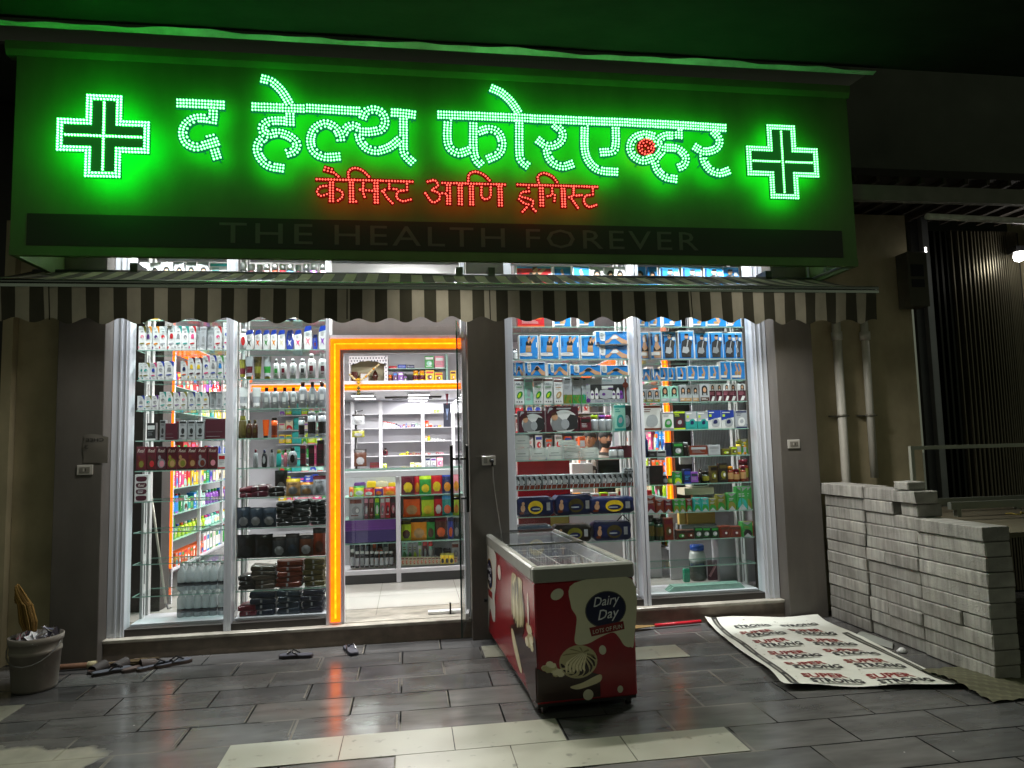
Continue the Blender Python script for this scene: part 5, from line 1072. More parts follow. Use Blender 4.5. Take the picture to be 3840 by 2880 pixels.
row(1,6,B1,[(300,352,1480,'btl:oval','silver wine silver grey','clear bottle with wine cap'),(385,443,1482,'btl:oval','charcoal navy charcoal silver','dark bottle with silver oval'),(468,520,1480,'btl:oval','silver slate silver grey','clear bottle with slate cap'),(540,592,1485,'btl:sham','teal olive teal','teal bottle'),(618,656,1480,'btl:slim','rose wine rose','salmon bottle'),(660,755,1460,'btl:oval','silver dark grey dark','large grey bottle with dark cap'),(790,848,1440,'ctn:plain','wine dark dark','wine red carton'),(875,938,1440,'ctn:plain','dark maroon maroon','dark brown carton'),(942,964,1440,'ctn:plain','pink rose rose','slim pink carton'),(968,1040,1385,'ctn:plain','dark maroon maroon','tall dark brown carton')])
def folded(bay,si,crop,x0,x1,yt,n,col,colname,z=None,k0=0,what='folded pack'):
    nm,bx0,bx1=BAYS[bay]; zz=z if z is not None else (ZB[bay][si] if si<11 else .234); Y=6.50; ox,oy,sc=crop
    pa=at(ox+x0*sc,oy+yt*sc,Y); pb=at(ox+x1*sc,oy+yt*sc,Y); w=pb.x-pa.x; h=((pa.z+pb.z)/2-zz)/n; rng=random.Random(int(x0*3+yt)); xm=(pa.x+pb.x)/2
    xm=min(max(xm,bx0+w/2+.012),bx1-w/2-.012)
    for k in range(n):
        m=softpack(w*.97,h*1.02,.18,col,rng)
        for q,v in enumerate(m.v): m.v[q]=v+Vector((0,.006*math.sin(v.x*60+k*2)+.004*math.sin(v.x*130+k),.006*math.sin(v.x*23+k)*(1 if v.z>h*.3 else 0)))
        dd=front(m,w,h,-.098); 
        if rng.random()<.7: dd(rect(.42,.3,.5,.85),'grey',1)
        o=m.build('folded_pack','film'); o.location=(xm+rng.uniform(-.008,.008),Y+.05,zz+k*h*1.0+.001); o.rotation_euler=(0,0,rng.uniform(-.04,.04))
        pos=('only one' if n==1 else '%s from bottom'%ORD[k+1])
        tag(o,'%s %s, %s of %s pile, %s, %s'%(colname,what,pos,ORD[k0+1],SHN[si],nm),'folded pack','folded packs in the second window')
folded(1,7,B2,95,245,305,2,'wine','dark red'); folded(1,7,B2,248,402,290,2,'maroon','maroon',None,1); folded(1,7,B2,405,548,303,2,'dark','blackish red',None,2)
row(1,7,B2,[(455,560,150,'pch','dark charcoal grey','black pouch with grey print')],6.60,None,'behind the piles, ')
row(1,7,B2,[(556,675,222,'pch::PUREPET','tan yellow grey','yellow-topped pet food pouch'),(675,790,255,'pch::PUREPET','grey amber tan','amber-topped pet food pouch'),(795,906,198,'pch::PUREPET','silver wine grey','wine-topped pet food pouch')])
row(1,8,B2,[(110,224,480,'pch','slate slate grey','grey pet food pouch'),(228,340,480,'pch','slate slate grey','grey pet food pouch'),(343,464,480,'pch::PUREPET','slate slate grey','grey pet food pouch')])
folded(1,8,B2,470,612,435,6,'charcoal','charcoal'); folded(1,8,B2,612,765,412,6,'charcoal','charcoal',None,1); folded(1,8,B2,766,905,415,6,'black','black',None,2)
row(1,9,B2,[(85,245,728,'pch','dark black charcoal','black bag with dark print'),(270,425,722,'pch','dark black charcoal','black bag with dark print'),(430,550,742,'pch','charcoal dark grey','black bag with grey print'),(552,668,712,'pch','charcoal dark slate','black bag with slate print'),(670,790,725,'pch','brown dark grey','dark brown bag'),(792,900,662,'pch','rust dark brown','dark rust bag')])
folded(1,10,B2,78,238,1090,3,'dark','black'); folded(1,10,B2,242,468,1000,5,'4a4038','taupe',None,1); folded(1,10,B2,470,708,952,5,'rust','rust',None,2); folded(1,10,B2,710,898,937,5,'khaki','olive brown',None,3)
folded(1,11,B2,68,235,1350,2,'wine','maroon'); folded(1,11,B2,232,468,1232,4,'1b2236','navy',None,1); folded(1,11,B2,470,688,1217,4,'slate','slate',None,2); folded(1,11,B2,690,893,1207,4,'1d1c2c','dark indigo',None,3)
# --- third window
def bz(x0,x1,yt,mo,c3='silver',look='blue support carton'): return (x0,x1,yt,'ctn:'+mo,'white blue %s'%c3,look)
row(2,0,G2,[(430,614,126,'ctn:belt','white red white','red support carton with torso photo'),bz(618,705,128,'face','black','blue carton with cable print'),bz(708,793,130,'face','black','blue carton with cable print'),bz(795,860,132,'dye','silver','carton with dark figure'),bz(865,926,132,'dye','silver','carton with dark figure'),bz(930,985,132,'dye','silver','carton with dark figure')])
row(2,1,C1_,[(215,590,120,'ctn:plain','red orange white','red orange carton'),bz(720,960,120,'face','tan','blue carton'),bz(1060,1280,120,'face','tan','blue carton')])
row(2,2,C1_,[(140,222,590,'btl:cyl','silver charcoal white','grey and white cylinder')]+[bz(x,x+272,398,'belt','tan','blue abdominal support carton with torso photo') for x in (235,520,802,1088)]+[bz(1372,1830,530,'knee','white','wide blue knee support carton, lower one')])
pz=at(C1_[0]+1600*C1_[2],C1_[1]+528*C1_[2],6.45).z
row(2,2,C1_,[bz(1372,1830,340,'knee','white','wide blue knee support carton stacked on another')],6.45,pz)
row(2,3,C1_,[bz(152,302,768,'knee','black','blue thigh support carton'),bz(310,605,768,'knee','black','blue thigh support carton'),bz(632,915,788,'knee','tan','blue ankle support carton'),bz(925,1375,808,'knee','black','wide blue knee brace carton'),bz(1388,1835,808,'knee','black','wide blue knee brace carton')])
row(2,4,C1_,[(168,306,990,'ctn:herb:AMLA','white wine green','white juice carton marked AMLA'),(310,436,995,'ctn:clear','mint silver mint','pale green carton back'),(442,570,990,'ctn:herb:GILOY','white wine green','white herbal juice carton with green leaf'),(575,706,990,'ctn:herb:KARELA','white wine green','white carton marked KARELA'),(710,836,1006,'ctn:herb:TRIPHALA','white wine tan','white carton marked TRIPHALA'),(842,966,982,'ctn:leaf','silver olive green','white carton with olive leaf base'),(970,1090,982,'ctn:leaf','silver green olive','white carton with green leaf base'),(1096,1220,982,'ctn:leaf','silver green teal','white carton with dark green base'),(1232,1850,992,'ctn:gift','silver purple white','white baby gift box with red ribbon')])
row(2,5,C1_,[(228,600,1437,'ctn:heat','maroon silver','maroon heating pad carton'),(608,1060,1377,'ctn:heat','maroon silver','large maroon heating pad carton'),(1070,1228,1527,'ctn:plain','wine dark white','dark red shoe carton'),(1240,1338,1500,'btl:jar','silver lime silver','shaker with lime lid'),(1345,1435,1500,'btl:jar','silver violet silver','shaker with purple lid'),(1438,1530,1500,'btl:jar','silver pink silver','shaker with pink lid'),(1538,1698,1357,'ctn:dev','mint teal teal','mint green device carton'),(1705,1858,1365,'ctn:dev','black charcoal grey','black device carton')])
CT=lambda x0,x1,yt,l='clear cotton roll pack':(x0,x1,yt,'sft:cot','c3c9c5 silver',l)
row(2,6,C2_,[(163,362,430,'sft:cot','c3c9c5 wine','cotton pack with wine top'),(372,570,430,'sft:cot','c3c9c5 wine','cotton pack with wine top'),CT(578,780,418),CT(788,990,480),CT(1005,1222,428),(1345,1440,415,'btl:jar','silver wine white','white tub with dark oval'),(1442,1522,415,'btl:jar','silver wine white','grey striped tub'),(1532,1700,398,'ctn:case','wine rust','dark red carton')])
for x0,x1,yb,yt,l in ((165,360,428,268,'clear cotton pack stacked on the leftmost pack'),(736,940,402,335,'clear flat cotton pack topmost of the pile'),(790,995,480,405,'clear cotton pack in the middle of the pile')):
    zb=at(C2_[0]+x0*C2_[2],C2_[1]+yb*C2_[2],6.45).z
    row(2,6,C2_,[CT(x0,x1,yt,l)],6.45,zb)
row(2,7,C2_,[(172+67.2*i,172+67.2*(i+1)-1,772-(i*1.6),'ctn:mini','silver rust charcoal','small white-black-red carton') for i in range(23)])
zb=at(C2_[0]+1600*C2_[2],C2_[1]+735*C2_[2],6.45).z
row(2,7,C2_,[(1520+64*i,1520+64*i+62,682,'ctn:mini','silver charcoal charcoal','small carton') for i in range(3)],6.45,zb,'upper layer, ')
row(2,8,C2_,[(182,655,1052,'sft:dia','navy yellow','navy diaper pack with yellow oval'),(662,1145,1022,'sft:dia','navy khaki','navy diaper pack with dull oval'),(1152,1715,1042,'sft:dia','navy yellow','wide navy diaper pack with yellow oval')])
row(2,9,C2_,[(190,640,1400,'sft:x','slate navy','dark plastic-wrapped pack'),(660,1130,1392,'sft:dia','dark olive','dark diaper pack with olive oval'),(1142,1620,1352,'sft:dia','navy khaki','navy diaper pack with carry handle')])
# carry handle lies on that last pack
hp=at(C2_[0]+1510*C2_[2],C2_[1]+1262*C2_[2],6.5); hb=at(C2_[0]+1440*C2_[2],C2_[1]+1340*C2_[2],6.5); hc=at(C2_[0]+1590*C2_[2],C2_[1]+1340*C2_[2],6.5)
q=MB(); q.tube([hb,hp,hc],.006,'14141a',6); last=[o for o in COL.objects if o.get('label','').startswith('navy diaper pack with carry')][0]
inv=last.matrix_basis.inverted()
for k,v in enumerate(q.v): q.v[k]=inv@v
q.build('carry_handle','fabric',last)
# --- rightmost window
row(3,0,G2,[(1010,1070,130,'ctn:dye','blue white','blue carton with dark figure'),(1075,1122,132,'ctn:dye','blue white','blue carton with dark figure')]+[bz(x,x+100,132,'arm','silver','blue pelvic brace carton') for x in (1128,1236,1342,1450)])
row(3,1,E1,[bz(82,215,90,'face','tan','blue carton'),bz(218,350,95,'face','tan','blue carton'),bz(370,580,90,'face','white','wide blue carton'),bz(700,855,95,'face','tan','blue carton'),bz(860,1095,95,'face','tan','wide blue carton'),bz(1100,1345,95,'face','white','wide blue carton')])
row(3,2,E1,[bz(90,213,288,'neck','white','blue neck support carton with face profile'),bz(217,348,288,'neck','white','blue neck support carton with face profile'),bz(360,530,276,'arm','silver','wide blue arm sling carton'),bz(537,718,276,'arm','silver','wide blue arm sling carton')]+[bz(x0,x1,290,'arm','grey','blue arm sling carton with dark figure') for x0,x1 in ((724,893),(884,1048),(1048,1206),(1208,1364))])
row(3,3,E1,[bz(x0,x1,yt,mo,c,l) for x0,x1,yt,mo,c,l in ((120,230,702,'knee','white','small blue finger splint carton'),(235,340,702,'knee','white','small blue finger splint carton'),(345,432,686,'face','charcoal','small blue wrist carton'),(436,522,686,'face','charcoal','small blue wrist carton'),(526,634,682,'face','black','small blue thumb carton'),(640,766,672,'face','tan','blue elbow carton'),(768,886,672,'face','tan','blue elbow carton'),(889,1000,672,'face','tan','blue elbow carton'),(1005,1128,622,'face','tan','tall blue calf carton'),(1132,1254,622,'face','tan','tall blue calf carton'),(1258,1380,622,'face','tan','tall blue calf carton'))])
row(3,4,E1,[(110+76*i,184+76*i,937,'ctn:dye','silver olive','small hair colour carton, olive base') for i in range(3)]+[(342,446,897,'ctn:dye','mint silver','hair colour carton with veiled face'),(450,552,897,'ctn:dye','mint silver','hair colour carton with veiled face'),(557,634,887,'ctn:dye','silver tan','hair dye carton, long dark hair'),(636,706,887,'ctn:dye','silver tan','hair dye carton, long dark hair'),(708,780,887,'ctn:dye','silver tan','hair dye carton, long dark hair'),(783,890,877,'ctn:dye','silver brown','wider dark hair dye carton')]+[(x0,x1,875,'ctn:dyes','white maroon','maroon hair colour carton with small face') for x0,x1 in ((893,968),(970,1044),(1046,1120),(1122,1208),(1210,1304),(1306,1394))])
row(3,5,E1,[(136,350,1112,'ctn:dev','white rust silver','large white nebuliser carton'),(356,486,1192,'ctn:dev','white grey green','white glucose meter carton'),(490,620,1182,'ctn:dev','charcoal lime maroon','dark glucose meter carton'),(624,750,1187,'ctn:devb','teal silver teal','teal test meter carton'),(752,880,1187,'ctn:devb','teal silver teal','teal test meter carton'),(884,1030,1172,'ctn:devb','white royal silver','blue white pressure monitor carton'),(1032,1180,1172,'ctn:devb','white royal silver','blue white pressure monitor carton'),(1184,1308,1177,'ctn:dev','silver navy white','grey breast pump carton'),(1310,1414,1177,'ctn:dye','silver navy','grey carton with face photo')])
row(3,6,E2,[(104,163,55,'btl:spray','navy silver navy','tall navy spray bottle'),(166,236,217,'ctn:plain','charcoal dark grey','low charcoal carton'),(240,322,212,'ctn:plain','grey charcoal silver','low grey carton'),(326,372,140,'ctn:plain','navy slate slate','narrow navy carton'),(376,470,140,'ctn:pan','1d3324 green silver','dark green carton'),(474,524,137,'btl:jar','dark silver dark','dark jar with pale lid'),(530,694,168,'ctn:plain','rust silver grey','orange carton with open white flaps'),(697,800,162,'ctn:plain','silver grey grey','white carton with open flaps'),(806,892,195,'ctn:pan','khaki olive lime','low olive carton'),(895,952,177,'ctn:pan','olive lime khaki','olive carton'),(955,998,125,'btl:jar','yellow olive silver','yellow jar'),(1002,1046,135,'btl:jar','amber yellow silver','amber jar'),(1050,1122,107,'ctn:tea','olive green mint','tall green carton')])
row(3,7,E2,[(120,176,347,'ctn:clear','grey charcoal silver','grey carton'),(178,298,347,'ctn:case','dark maroon','dark brown carton'),(303,344,435,'btl:jar','slate charcoal grey','small slate jar'),(347,384,435,'btl:jar','olive khaki lime','small olive jar'),(387,464,398,'ctn:tea','green lime mint','green tea carton'),(474,540,377,'ctn:plain','navy royal sky','navy carton'),(545,612,402,'ctn:plain','violet slate silver','violet grey carton'),(616,644,375,'btl:spray','dark dark dark','thin dark bottle'),(647,712,397,'btl:jar','1d2a1c dark olive','dark green jar'),(716,779,347,'ctn:pan','khaki dark olive','dark olive carton'),(782,862,322,'ctn:pan','dark khaki olive','tall dark carton with olive print'),(866,925,352,'btl:jar','rust amber tan','amber-lidded jar'),(928,984,377,'btl:jar','rust wine tan','low red jar'),(986,1035,347,'btl:jar','rust wine tan','red-lidded jar'),(1038,1116,290,'btl:jar','rust wine olive','large red-lidded jar')])
row(3,8,E2,[(136,228,612,'ctn:tea','rust wine silver','red tea carton'),(231,305,645,'ctn:tea','rust rust silver','low rust tea carton'),(308,379,645,'ctn:tea','wine rust silver','low wine tea carton'),(383,440,642,'ctn:tea','green olive silver','green tea carton'),(442,498,642,'ctn:tea','green olive silver','green tea carton'),(500,556,642,'ctn:tea','rust green silver','rust and green tea carton'),(559,628,632,'ctn:tea','teal green silver','teal green tea carton'),(631,698,632,'ctn:tea','teal green silver','teal green tea carton'),(702,772,637,'ctn:tea','olive green silver','olive green tea carton'),(775,853,602,'ctn:tea','olive green silver','olive green tea carton'),(856,936,587,'ctn:tea','green olive silver','mid green tea carton'),(939,1040,532,'ctn:tea','green teal silver','tall green tea carton'),(1043,1146,527,'ctn:tea','green olive silver','tall green tea carton')])
row(3,9,E2,[(140,216,787,'btl:jar','1d3324 dark khaki','dark green jar'),(219,302,812,'btl:jar','1d3324 dark khaki','dark green jar'),(306,388,812,'ctn:pan','rust wine khaki','rust carton'),(412,498,917,'ctn:pan','brown dark green','low brown carton'),(500,576,917,'ctn:pan','brown dark rust','low brown carton'),(579,648,892,'ctn:pan','1d3324 green silver','dark green carton'),(650,718,892,'ctn:pan','1d3324 green silver','dark green carton'),(720,788,892,'ctn:pan','1d3324 green silver','dark green carton'),(791,886,882,'ctn:pan','rust brown wine','rust brown carton'),(888,980,882,'ctn:pan','rust brown wine','rust brown carton'),(982,1080,842,'ctn:tea','green dark olive','green brown carton'),(1083,1168,837,'ctn:pan','rust tan wine','rust tan carton')])
q=MB(); 
for k in range(5): q.box(-.46+.012*k,.30-.01*k,-.06,.06,.0+.010*k,.008+.010*k,'5f8f80')
o=q.build('glass_sheets',['edge']); o.location=(2.86,6.52,.235); tag(o,'pile of loose green glass sheets on the bottom board of the rightmost window','glass sheets')
# ------------------------------------------------------------------ inside the shop
LF=thing('rear_loft','white rear loft bulkhead edged with a glowing orange light strip','bulkhead',(0,11,2.5))
def lp(name,m,mt,par=LF):
    for k,v in enumerate(m.v): m.v[k]=v-Vector((0,11,2.5))
    return m.build(name,mt,par)
m=MB(); m.box(-2.94,3.59,11.0,13.2,2.54,2.70,'ddd'); lp('loft_slab',m,'white')
m=MB(); m.box(-2.36,2.76,10.985,10.999,2.56,2.65,'fa0'); lp('orange_strip',m,'orange')
m=MB(); m.tube([(-2.36,10.98,2.605),(2.76,10.98,2.605)],.008,'fc0',6); lp('amber_tube',m,'amber')
m=MB(); m.box(-2.94,3.59,11.9,11.95,2.701,3.44,'ddd'); lp('loft_back',m,'white')
m=MB(); m.box(-.42,.55,12.2,12.45,2.515,2.538,'333'); m.box(-.30,.40,12.52,12.6,2.51,2.538,'222'); lp('air_vent',m,'dark')
for nm,X0,X1,Xf,sgn,Yn in (('left',-2.94,-2.36,-2.36,1,7.5),('right',2.76,3.59,2.76,-1,7.35)):
    t=thing('light_edged_rack','%s wall display rack edged with an orange light strip'%nm,'rack',((X0+X1)/2,Yn,.17)); O_=Vector(((X0+X1)/2,Yn,.17))
    def rp(name,m,mt):
        for k,v in enumerate(m.v): m.v[k]=v-O_
        return m.build(name,mt,t)
    m=MB(); m.box(X0,X1,Yn,10.98,2.70,2.82,'ddd'); m.box(X0,X1,Yn,Yn+.03,.17,2.70,'ddd'); rp('carcass',m,'white')
    m=MB(); a,b=(Xf-.06,Xf) if sgn>0 else (Xf,Xf+.06)
    m.box(a,b,Yn-.012,Yn-.001,.52 if sgn>0 else .9,2.70,'fa0'); m.box(a,b,Yn-.012,10.97,2.685,2.698,'fa0'); c,d=(Xf+.001,Xf+.012) if sgn>0 else (Xf-.012,Xf-.001); m.box(c,d,Yn,10.97,2.70,2.80,'fa0'); rp('orange_strip',m,'orange')
    m=MB(); xm=(a+b)/2; m.tube([(xm,Yn-.018,.54 if sgn>0 else .92),(xm,Yn-.018,2.68)],.008,'fc0',6); rp('amber_tube',m,'amber')
    for z in (.50,.78,1.04,1.30,1.56,1.82,2.08,2.34):
        m=MB(); q=sorted((Xf-.002*sgn,Xf-.40*sgn)); m.box(q[0],q[1],Yn+.04,10.97,z-.022 if z==.5 else z-.008,z-.001,'ddd'); rp('shelf',m,'white' if z==.5 else 'edge')
    m=MB(); 
    for y in (8.45,9.4,10.3): q=sorted((Xf-.006*sgn,Xf-.036*sgn)); m.box(q[0],q[1],y,y+.04,.5,2.68,'ddd')
    rp('post',m,'white')
    # goods on the racks
    rng=random.Random(5 if sgn>0 else 6); NMS=list(('white','royal','green','teal','yellow','orange','red','cream','violet','pink','mint','lime','blue','brown'))
    for si,z in enumerate((.50,.78,1.04,1.30,1.56,1.82,2.08,2.34)):
        y=Yn+.12; i=0; last=10.4 if sgn>0 else 9.2
        while y<last and i<28:
            w=rng.uniform(.075,.12); h=rng.uniform(.13,.215)
            if rng.random()<.35 or i==0: cc=rng.choice(NMS); kk=rng.random(); w0=w; h0=h
            else: w,h=w0,h0
            cs='%s %s %s'%(cc,rng.choice(NMS),rng.choice(('white','cream',cc)))
            if kk<.5: o=carton(w,h,.08,rng.choice(('pan','plain','tea')),cs,rng).build('grocery_box','print'); cat='box'
            else:
                mb,cp=bottle(w*.8,h,w*.6,'sham' if kk<.8 else 'slim',cs,rng); o=mb.build('bottle','gloss'); cat='bottle'; cp.build('cap','gloss',o)
            o.location=(Xf-.07*sgn,y,z); o.rotation_euler=(0,0,R(90)*sgn+rng.uniform(-.06,.06)); i+=1
            tag(o,'%s %s, %s from front, %s shelf up, %s wall rack'%(cc,cat,ORD[i],ORD[si+1],nm),cat,'goods on the %s wall rack'%nm)
            y+=w+rng.uniform(.008,.03)
m=bx(-2.94,-2.368,7.2,7.45,.17,3.44) 
t=tag(m.build('dark_column','dark'),'dark brown square column behind the leftmost window','column')
t=tag(bx(2.835,3.58,7.28,7.33,.9,3.44).build('partition_board','dark'),'dark panel beside the orange strip behind the rightmost window','panel')
m=MB(); 
for k in range(34): m.box(2.98+.018*k,2.989+.018*k,7.10,7.115,.95,3.3,'c4c4cc')
m.box(2.97,3.60,7.12,7.135,.95,3.3,'5a5a62'); tag(m.build('louvre_screen','print'),'white vertically ribbed panel behind the rightmost window','panel')
t=thing('mop','mop with a pale pole leaning in the leftmost window','mop',(0,0,0))
q=MB(); a=at(559,1799,6.83); b=at(622,2262,6.83); q.tube([a,b],.011,'b9b6a8',8); q.build('pole','gloss',t); q=MB(); q.tube([b,b+Vector((.02,0,-.05)),b+Vector((.05,.0,-.04))],.008,'8a8a88',6); q.build('hook','metal',t)
# back wall rack
t=thing('back_wall_rack','white back wall rack of thin shelves under the loft','rack',(0,13.2,.17))
def kp(name,m,mt,O_=Vector((0,13.2,.17)),par=None):
    for k,v in enumerate(m.v): m.v[k]=v-O_
    return m.build(name,mt,par)
BZ=[.52,.78,1.03,1.28,1.52,1.77,2.02,2.28]
for z in BZ:
    m=MB(); m.box(-2.34,2.4,12.86,13.2,z-.014,z-.001,'ccc'); kp('shelf',m,'white',par=t)
for u in (1322,1428,1586,1700):
    x=at(u,1650,12.85).x; m=MB(); m.box(x-.03,x+.03,12.84,12.858,.17,2.5,'ddd'); kp('post',m,'white',par=t)
m=MB(); m.box(-1.7,2.4,13.19,13.218,.17,2.5,'aab'); kp('back_panel',m,'white',par=t)
DD=(1200,1150,.3917); D2_=(1200,1700,.4219)
def brow(crop,Y,z,items,where,group,depth=0):
    rng=random.Random(int(z*100+Y)); n=len(items)
    for i,(x0,x1,yt,kind,cs,look) in enumerate(items):
        pa=at(crop[0]+x0*crop[2],crop[1]+yt*crop[2],Y); pb=at(crop[0]+x1*crop[2],crop[1]+yt*crop[2],Y); w=(pb.x-pa.x)*.96; h=max(.03,pa.z-z)
        o,cat=make(kind,w,h,look,cs,rng); o.location=((pa.x+pb.x)/2,Y+rng.uniform(0,.02),z); o.rotation_euler=(0,0,rng.uniform(-.06,.06))
        tag(o,'%s, %s from left on %s'%(look,ORD[i+1],where),cat,group)
brow(DD,12.92,2.02,[(600+20*i,619+20*i,1096+4*i,'btl:cyl','white %s white'%('red' if i<6 else 'wine'),'white bottle with %s cap'%('red' if i<6 else 'wine')) for i in range(6)]+[(722,740,1120,'btl:cyl','navy wine white','dark bottle'),(742,762,1135,'btl:cyl','purple navy white','purple bottle'),(764,790,1128,'ctn:pan','purple white violet','purple carton'),(792,816,1128,'btl:cyl','red wine white','red bottle'),(818,832,1110,'btl:slim','royal navy white','slim blue bottle'),(838,868,1140,'ctn:pan','red white wine','red carton'),(872,908,1112,'ctn:pan','navy white purple','navy carton'),(912,934,1120,'btl:cyl','mint green white','mint bottle'),(936,960,1132,'btl:cyl','mint green white','small mint bottle')],'back rack red-bottle shelf','goods on the back wall rack')
brow(DD,12.92,2.02,[(1005,1040,1092,'pch','orange red white','orange pouch'),(1042,1074,1125,'pch','orange white red','orange and white pouch'),(1088,1130,1148,'ctn:pan','charcoal violet grey','dark low carton'),(1132,1162,1152,'ctn:pan','yellow red amber','yellow carton')],'right end of back rack red-bottle shelf','goods on the back wall rack')
brow(DD,12.92,2.28,[(1005+28*i,1031+28*i,985,'ctn:pan',('cream sky white','white sky blue','white red rose','lime yellow green','lime royal green','cream red white')[i],('cream carton','blue white carton','red white carton','lime carton','lime blue carton','cream red carton')[i]) for i in range(6)],'back rack top right shelf','goods on the back wall rack')
brow(DD,12.92,1.77,[(1005,1026,1240,'ctn:pan','cream red white','cream carton'),(1028,1055,1236,'btl:cyl','yellow amber lime','yellow bottle'),(1060,1084,1258,'btl:jar','white grey white','white jar'),(1086,1112,1258,'btl:jar','white grey white','white jar'),(1114,1140,1258,'btl:jar','white grey white','white jar'),(1144,1170,1266,'btl:jar','white grey white','low white jar'),(1172,1198,1266,'btl:jar','white grey white','low white jar')],'back rack white-jar shelf','goods on the back wall rack')
brow(DD,12.92,1.52,[(600,652,1355,'btl:oval','brown dark wine dark','round brown syrup bottle'),(760,778,1410,'ctn:pan','lime olive yellow','lime carton'),(780,818,1402,'ctn:pan','yellow lime olive','yellow carton'),(820,852,1388,'btl:jar','yellow lime olive','yellow tub'),(856,884,1408,'ctn:pan','brown red tan','brown carton'),(886,908,1395,'ctn:pan','tan brown charcoal','tan carton'),(912,930,1415,'ctn:pan','wine red tan','wine carton'),(935,956,1410,'ctn:pan','rust red tan','rust carton'),(960,980,1398,'ctn:pan','wine red tan','dark red carton'),(1005,1028,1400,'ctn:pan','white red grey','white red carton'),(1030,1056,1400,'ctn:pan','red white rust','red carton'),(1060,1104,1408,'ctn:pan','silver charcoal grey','grey carton'),(1108,1136,1395,'ctn:pan','wine red grey','wine carton'),(1140,1182,1425,'ctn:pan','rose wine grey','low rose carton')],'back rack brown-bottle shelf','goods on the back wall rack')
brow(DD,12.92,1.28,[(478,574,1492,'ctn:plain','wine brown rust','long wine carton'),(600,640,1502,'ctn:pan','lime white olive','lime carton'),(862,905,1492,'ctn:pan','cream lime white','cream carton'),(910,972,1494,'ctn:pan','cream white lime','wide cream carton'),(1005,1056,1444,'ctn:pan','silver navy grey','grey navy carton'),(1058,1112,1446,'ctn:pan','silver purple grey','grey purple carton'),(1116,1176,1440,'ctn:pan','rose white pink','pink carton')],'back rack lowest visible shelf','goods on the back wall rack')
# the far left corner of the back rack is packed with small goods
rng=random.Random(77)
for s_,z in enumerate(BZ):
    x=-2.30; i=0; cc='white'; tl_=x+.45
    while x<-1.56:
        w=rng.uniform(.08,.13)
        if rng.random()<.5 or i==0: cc=rng.choice(('mint','lime','pink','white','rose','teal','yellow','violet','cream','green','royal'))
        if -2.14<x<-2.0 and z>1.2:
            o=softpack(.16,.11,.14,'teal mint',rng).build('soft_pack','film'); o.location=(x+.08,12.96,z); i+=1; tag(o,'teal soft pack, %s shelf up, far left of back rack, lower'%ORD[s_+1],'soft pack','goods in the far left of the back rack')
            o=softpack(.16,.10,.14,'teal mint',rng).build('soft_pack','film'); o.location=(x+.08,12.96,z+.112); tag(o,'teal soft pack, %s shelf up, far left of back rack, upper'%ORD[s_+1],'soft pack','goods in the far left of the back rack'); x+=.17; continue
        h=rng.uniform(.12,.2); i+=1; o=carton(w,h,.08,rng.choice(('pan','plain','tea')),'%s %s white'%(cc,rng.choice(('royal','red','green','violet','pink'))),rng).build('grocery_box','print'); o.location=(x+w/2,12.94,z); o.rotation_euler=(0,0,rng.uniform(-.08,.08))
        tag(o,'%s box, %s from left, %s shelf up, far left of back rack'%(cc,ORD[i],ORD[s_+1]),'box','goods in the far left of the back rack'); x+=w+.012
# hanging strips left of the back rack
for i,(x,y0,y1,c,nm) in enumerate(((366,1030,1130,'silver','clear sachet strip'),(366,1175,1250,'olive','olive sachet strip'),(385,1365,1530,'brown','brown pouch strip'))):
    a=at(DD[0]+x*DD[2],DD[1]+y0*DD[2],12.0); b=at(DD[0]+x*DD[2],DD[1]+y1*DD[2],12.0); h=a.z-b.z
    o=pouch(.19,h,.06,c+' dark grey',random.Random(i)).build('sachet_strip','film',None,(a.x,12.0,b.z)); tag(o,'%s hanging on the stand left of the back rack'%nm,'sachet strip')
q=MB(); a=at(DD[0]+345*DD[2],1700,12.06); q.tube([(a.x-.0,12.1,.17),(a.x,12.1,2.3)],.02,'222'); 
for z in (1.25,1.6,1.95,2.28): q.tube([(a.x,12.1,z),(a.x+.12,12.05,z+.02)],.008,'ccc',6)
tag(q.build('hook_stand','black'),'thin dark hook stand left of the back wall rack','stand')
a=at(DD[0]+1180*DD[2],DD[1]+925*DD[2],11.6); b=at(DD[0]+1252*DD[2],DD[1]+1150*DD[2],11.6)
q=MB(); q.box(a.x,b.x,11.6,11.62,b.z,a.z,'1d2030'); 
for k in range(3): q.poly([(a.x+.05,11.598,b.z+.12+.25*k),(b.x-.05,11.598,b.z+.12+.25*k),(b.x-.08,11.598,b.z+.3+.25*k),(a.x+.09,11.598,b.z+.3+.25*k)],hx(('6a7a9a','8a3040','46587a')[k]))
tag(q.build('poster','print'),'dark blue poster hanging at the right of the back rack','poster')
# loft goods and shrine
sh=thing('home_shrine','small white shrine niche with scalloped top on the loft','shrine',(0,0,0))
a=at(DD[0]+278*DD[2],DD[1]+748*DD[2],11.25); b=at(DD[0]+648*DD[2],DD[1]+470*DD[2],11.25); w=b.x-a.x; hh=b.z-a.z
q=MB(); q.box(a.x,b.x,11.55,11.58,2.705,b.z,'a59c7c'); q.box(b.x-.03,b.x,11.26,11.55,2.705,b.z,'ddd'); q.box(a.x,a.x+.02,11.26,11.55,2.705,b.z,'ddd'); q.build('back_board','print',sh)
q=MB(); top=[(a.x,b.z),(b.x,b.z)]; low=[]
n=24
for k in range(n+1):
    t_=k/n; low.append((b.x-w*t_, b.z-hh*(.36-.17*math.sin(math.pi*t_)-.03*abs(math.sin(t_*math.pi*5)))))
q.prism([(a.x,b.z),(b.x-.001,b.z)]+low,11.25,11.262,'dedee2'); q.box(b.x-.055,b.x-.001,11.251,11.261,2.706,b.z-hh*.36,'dedee2')
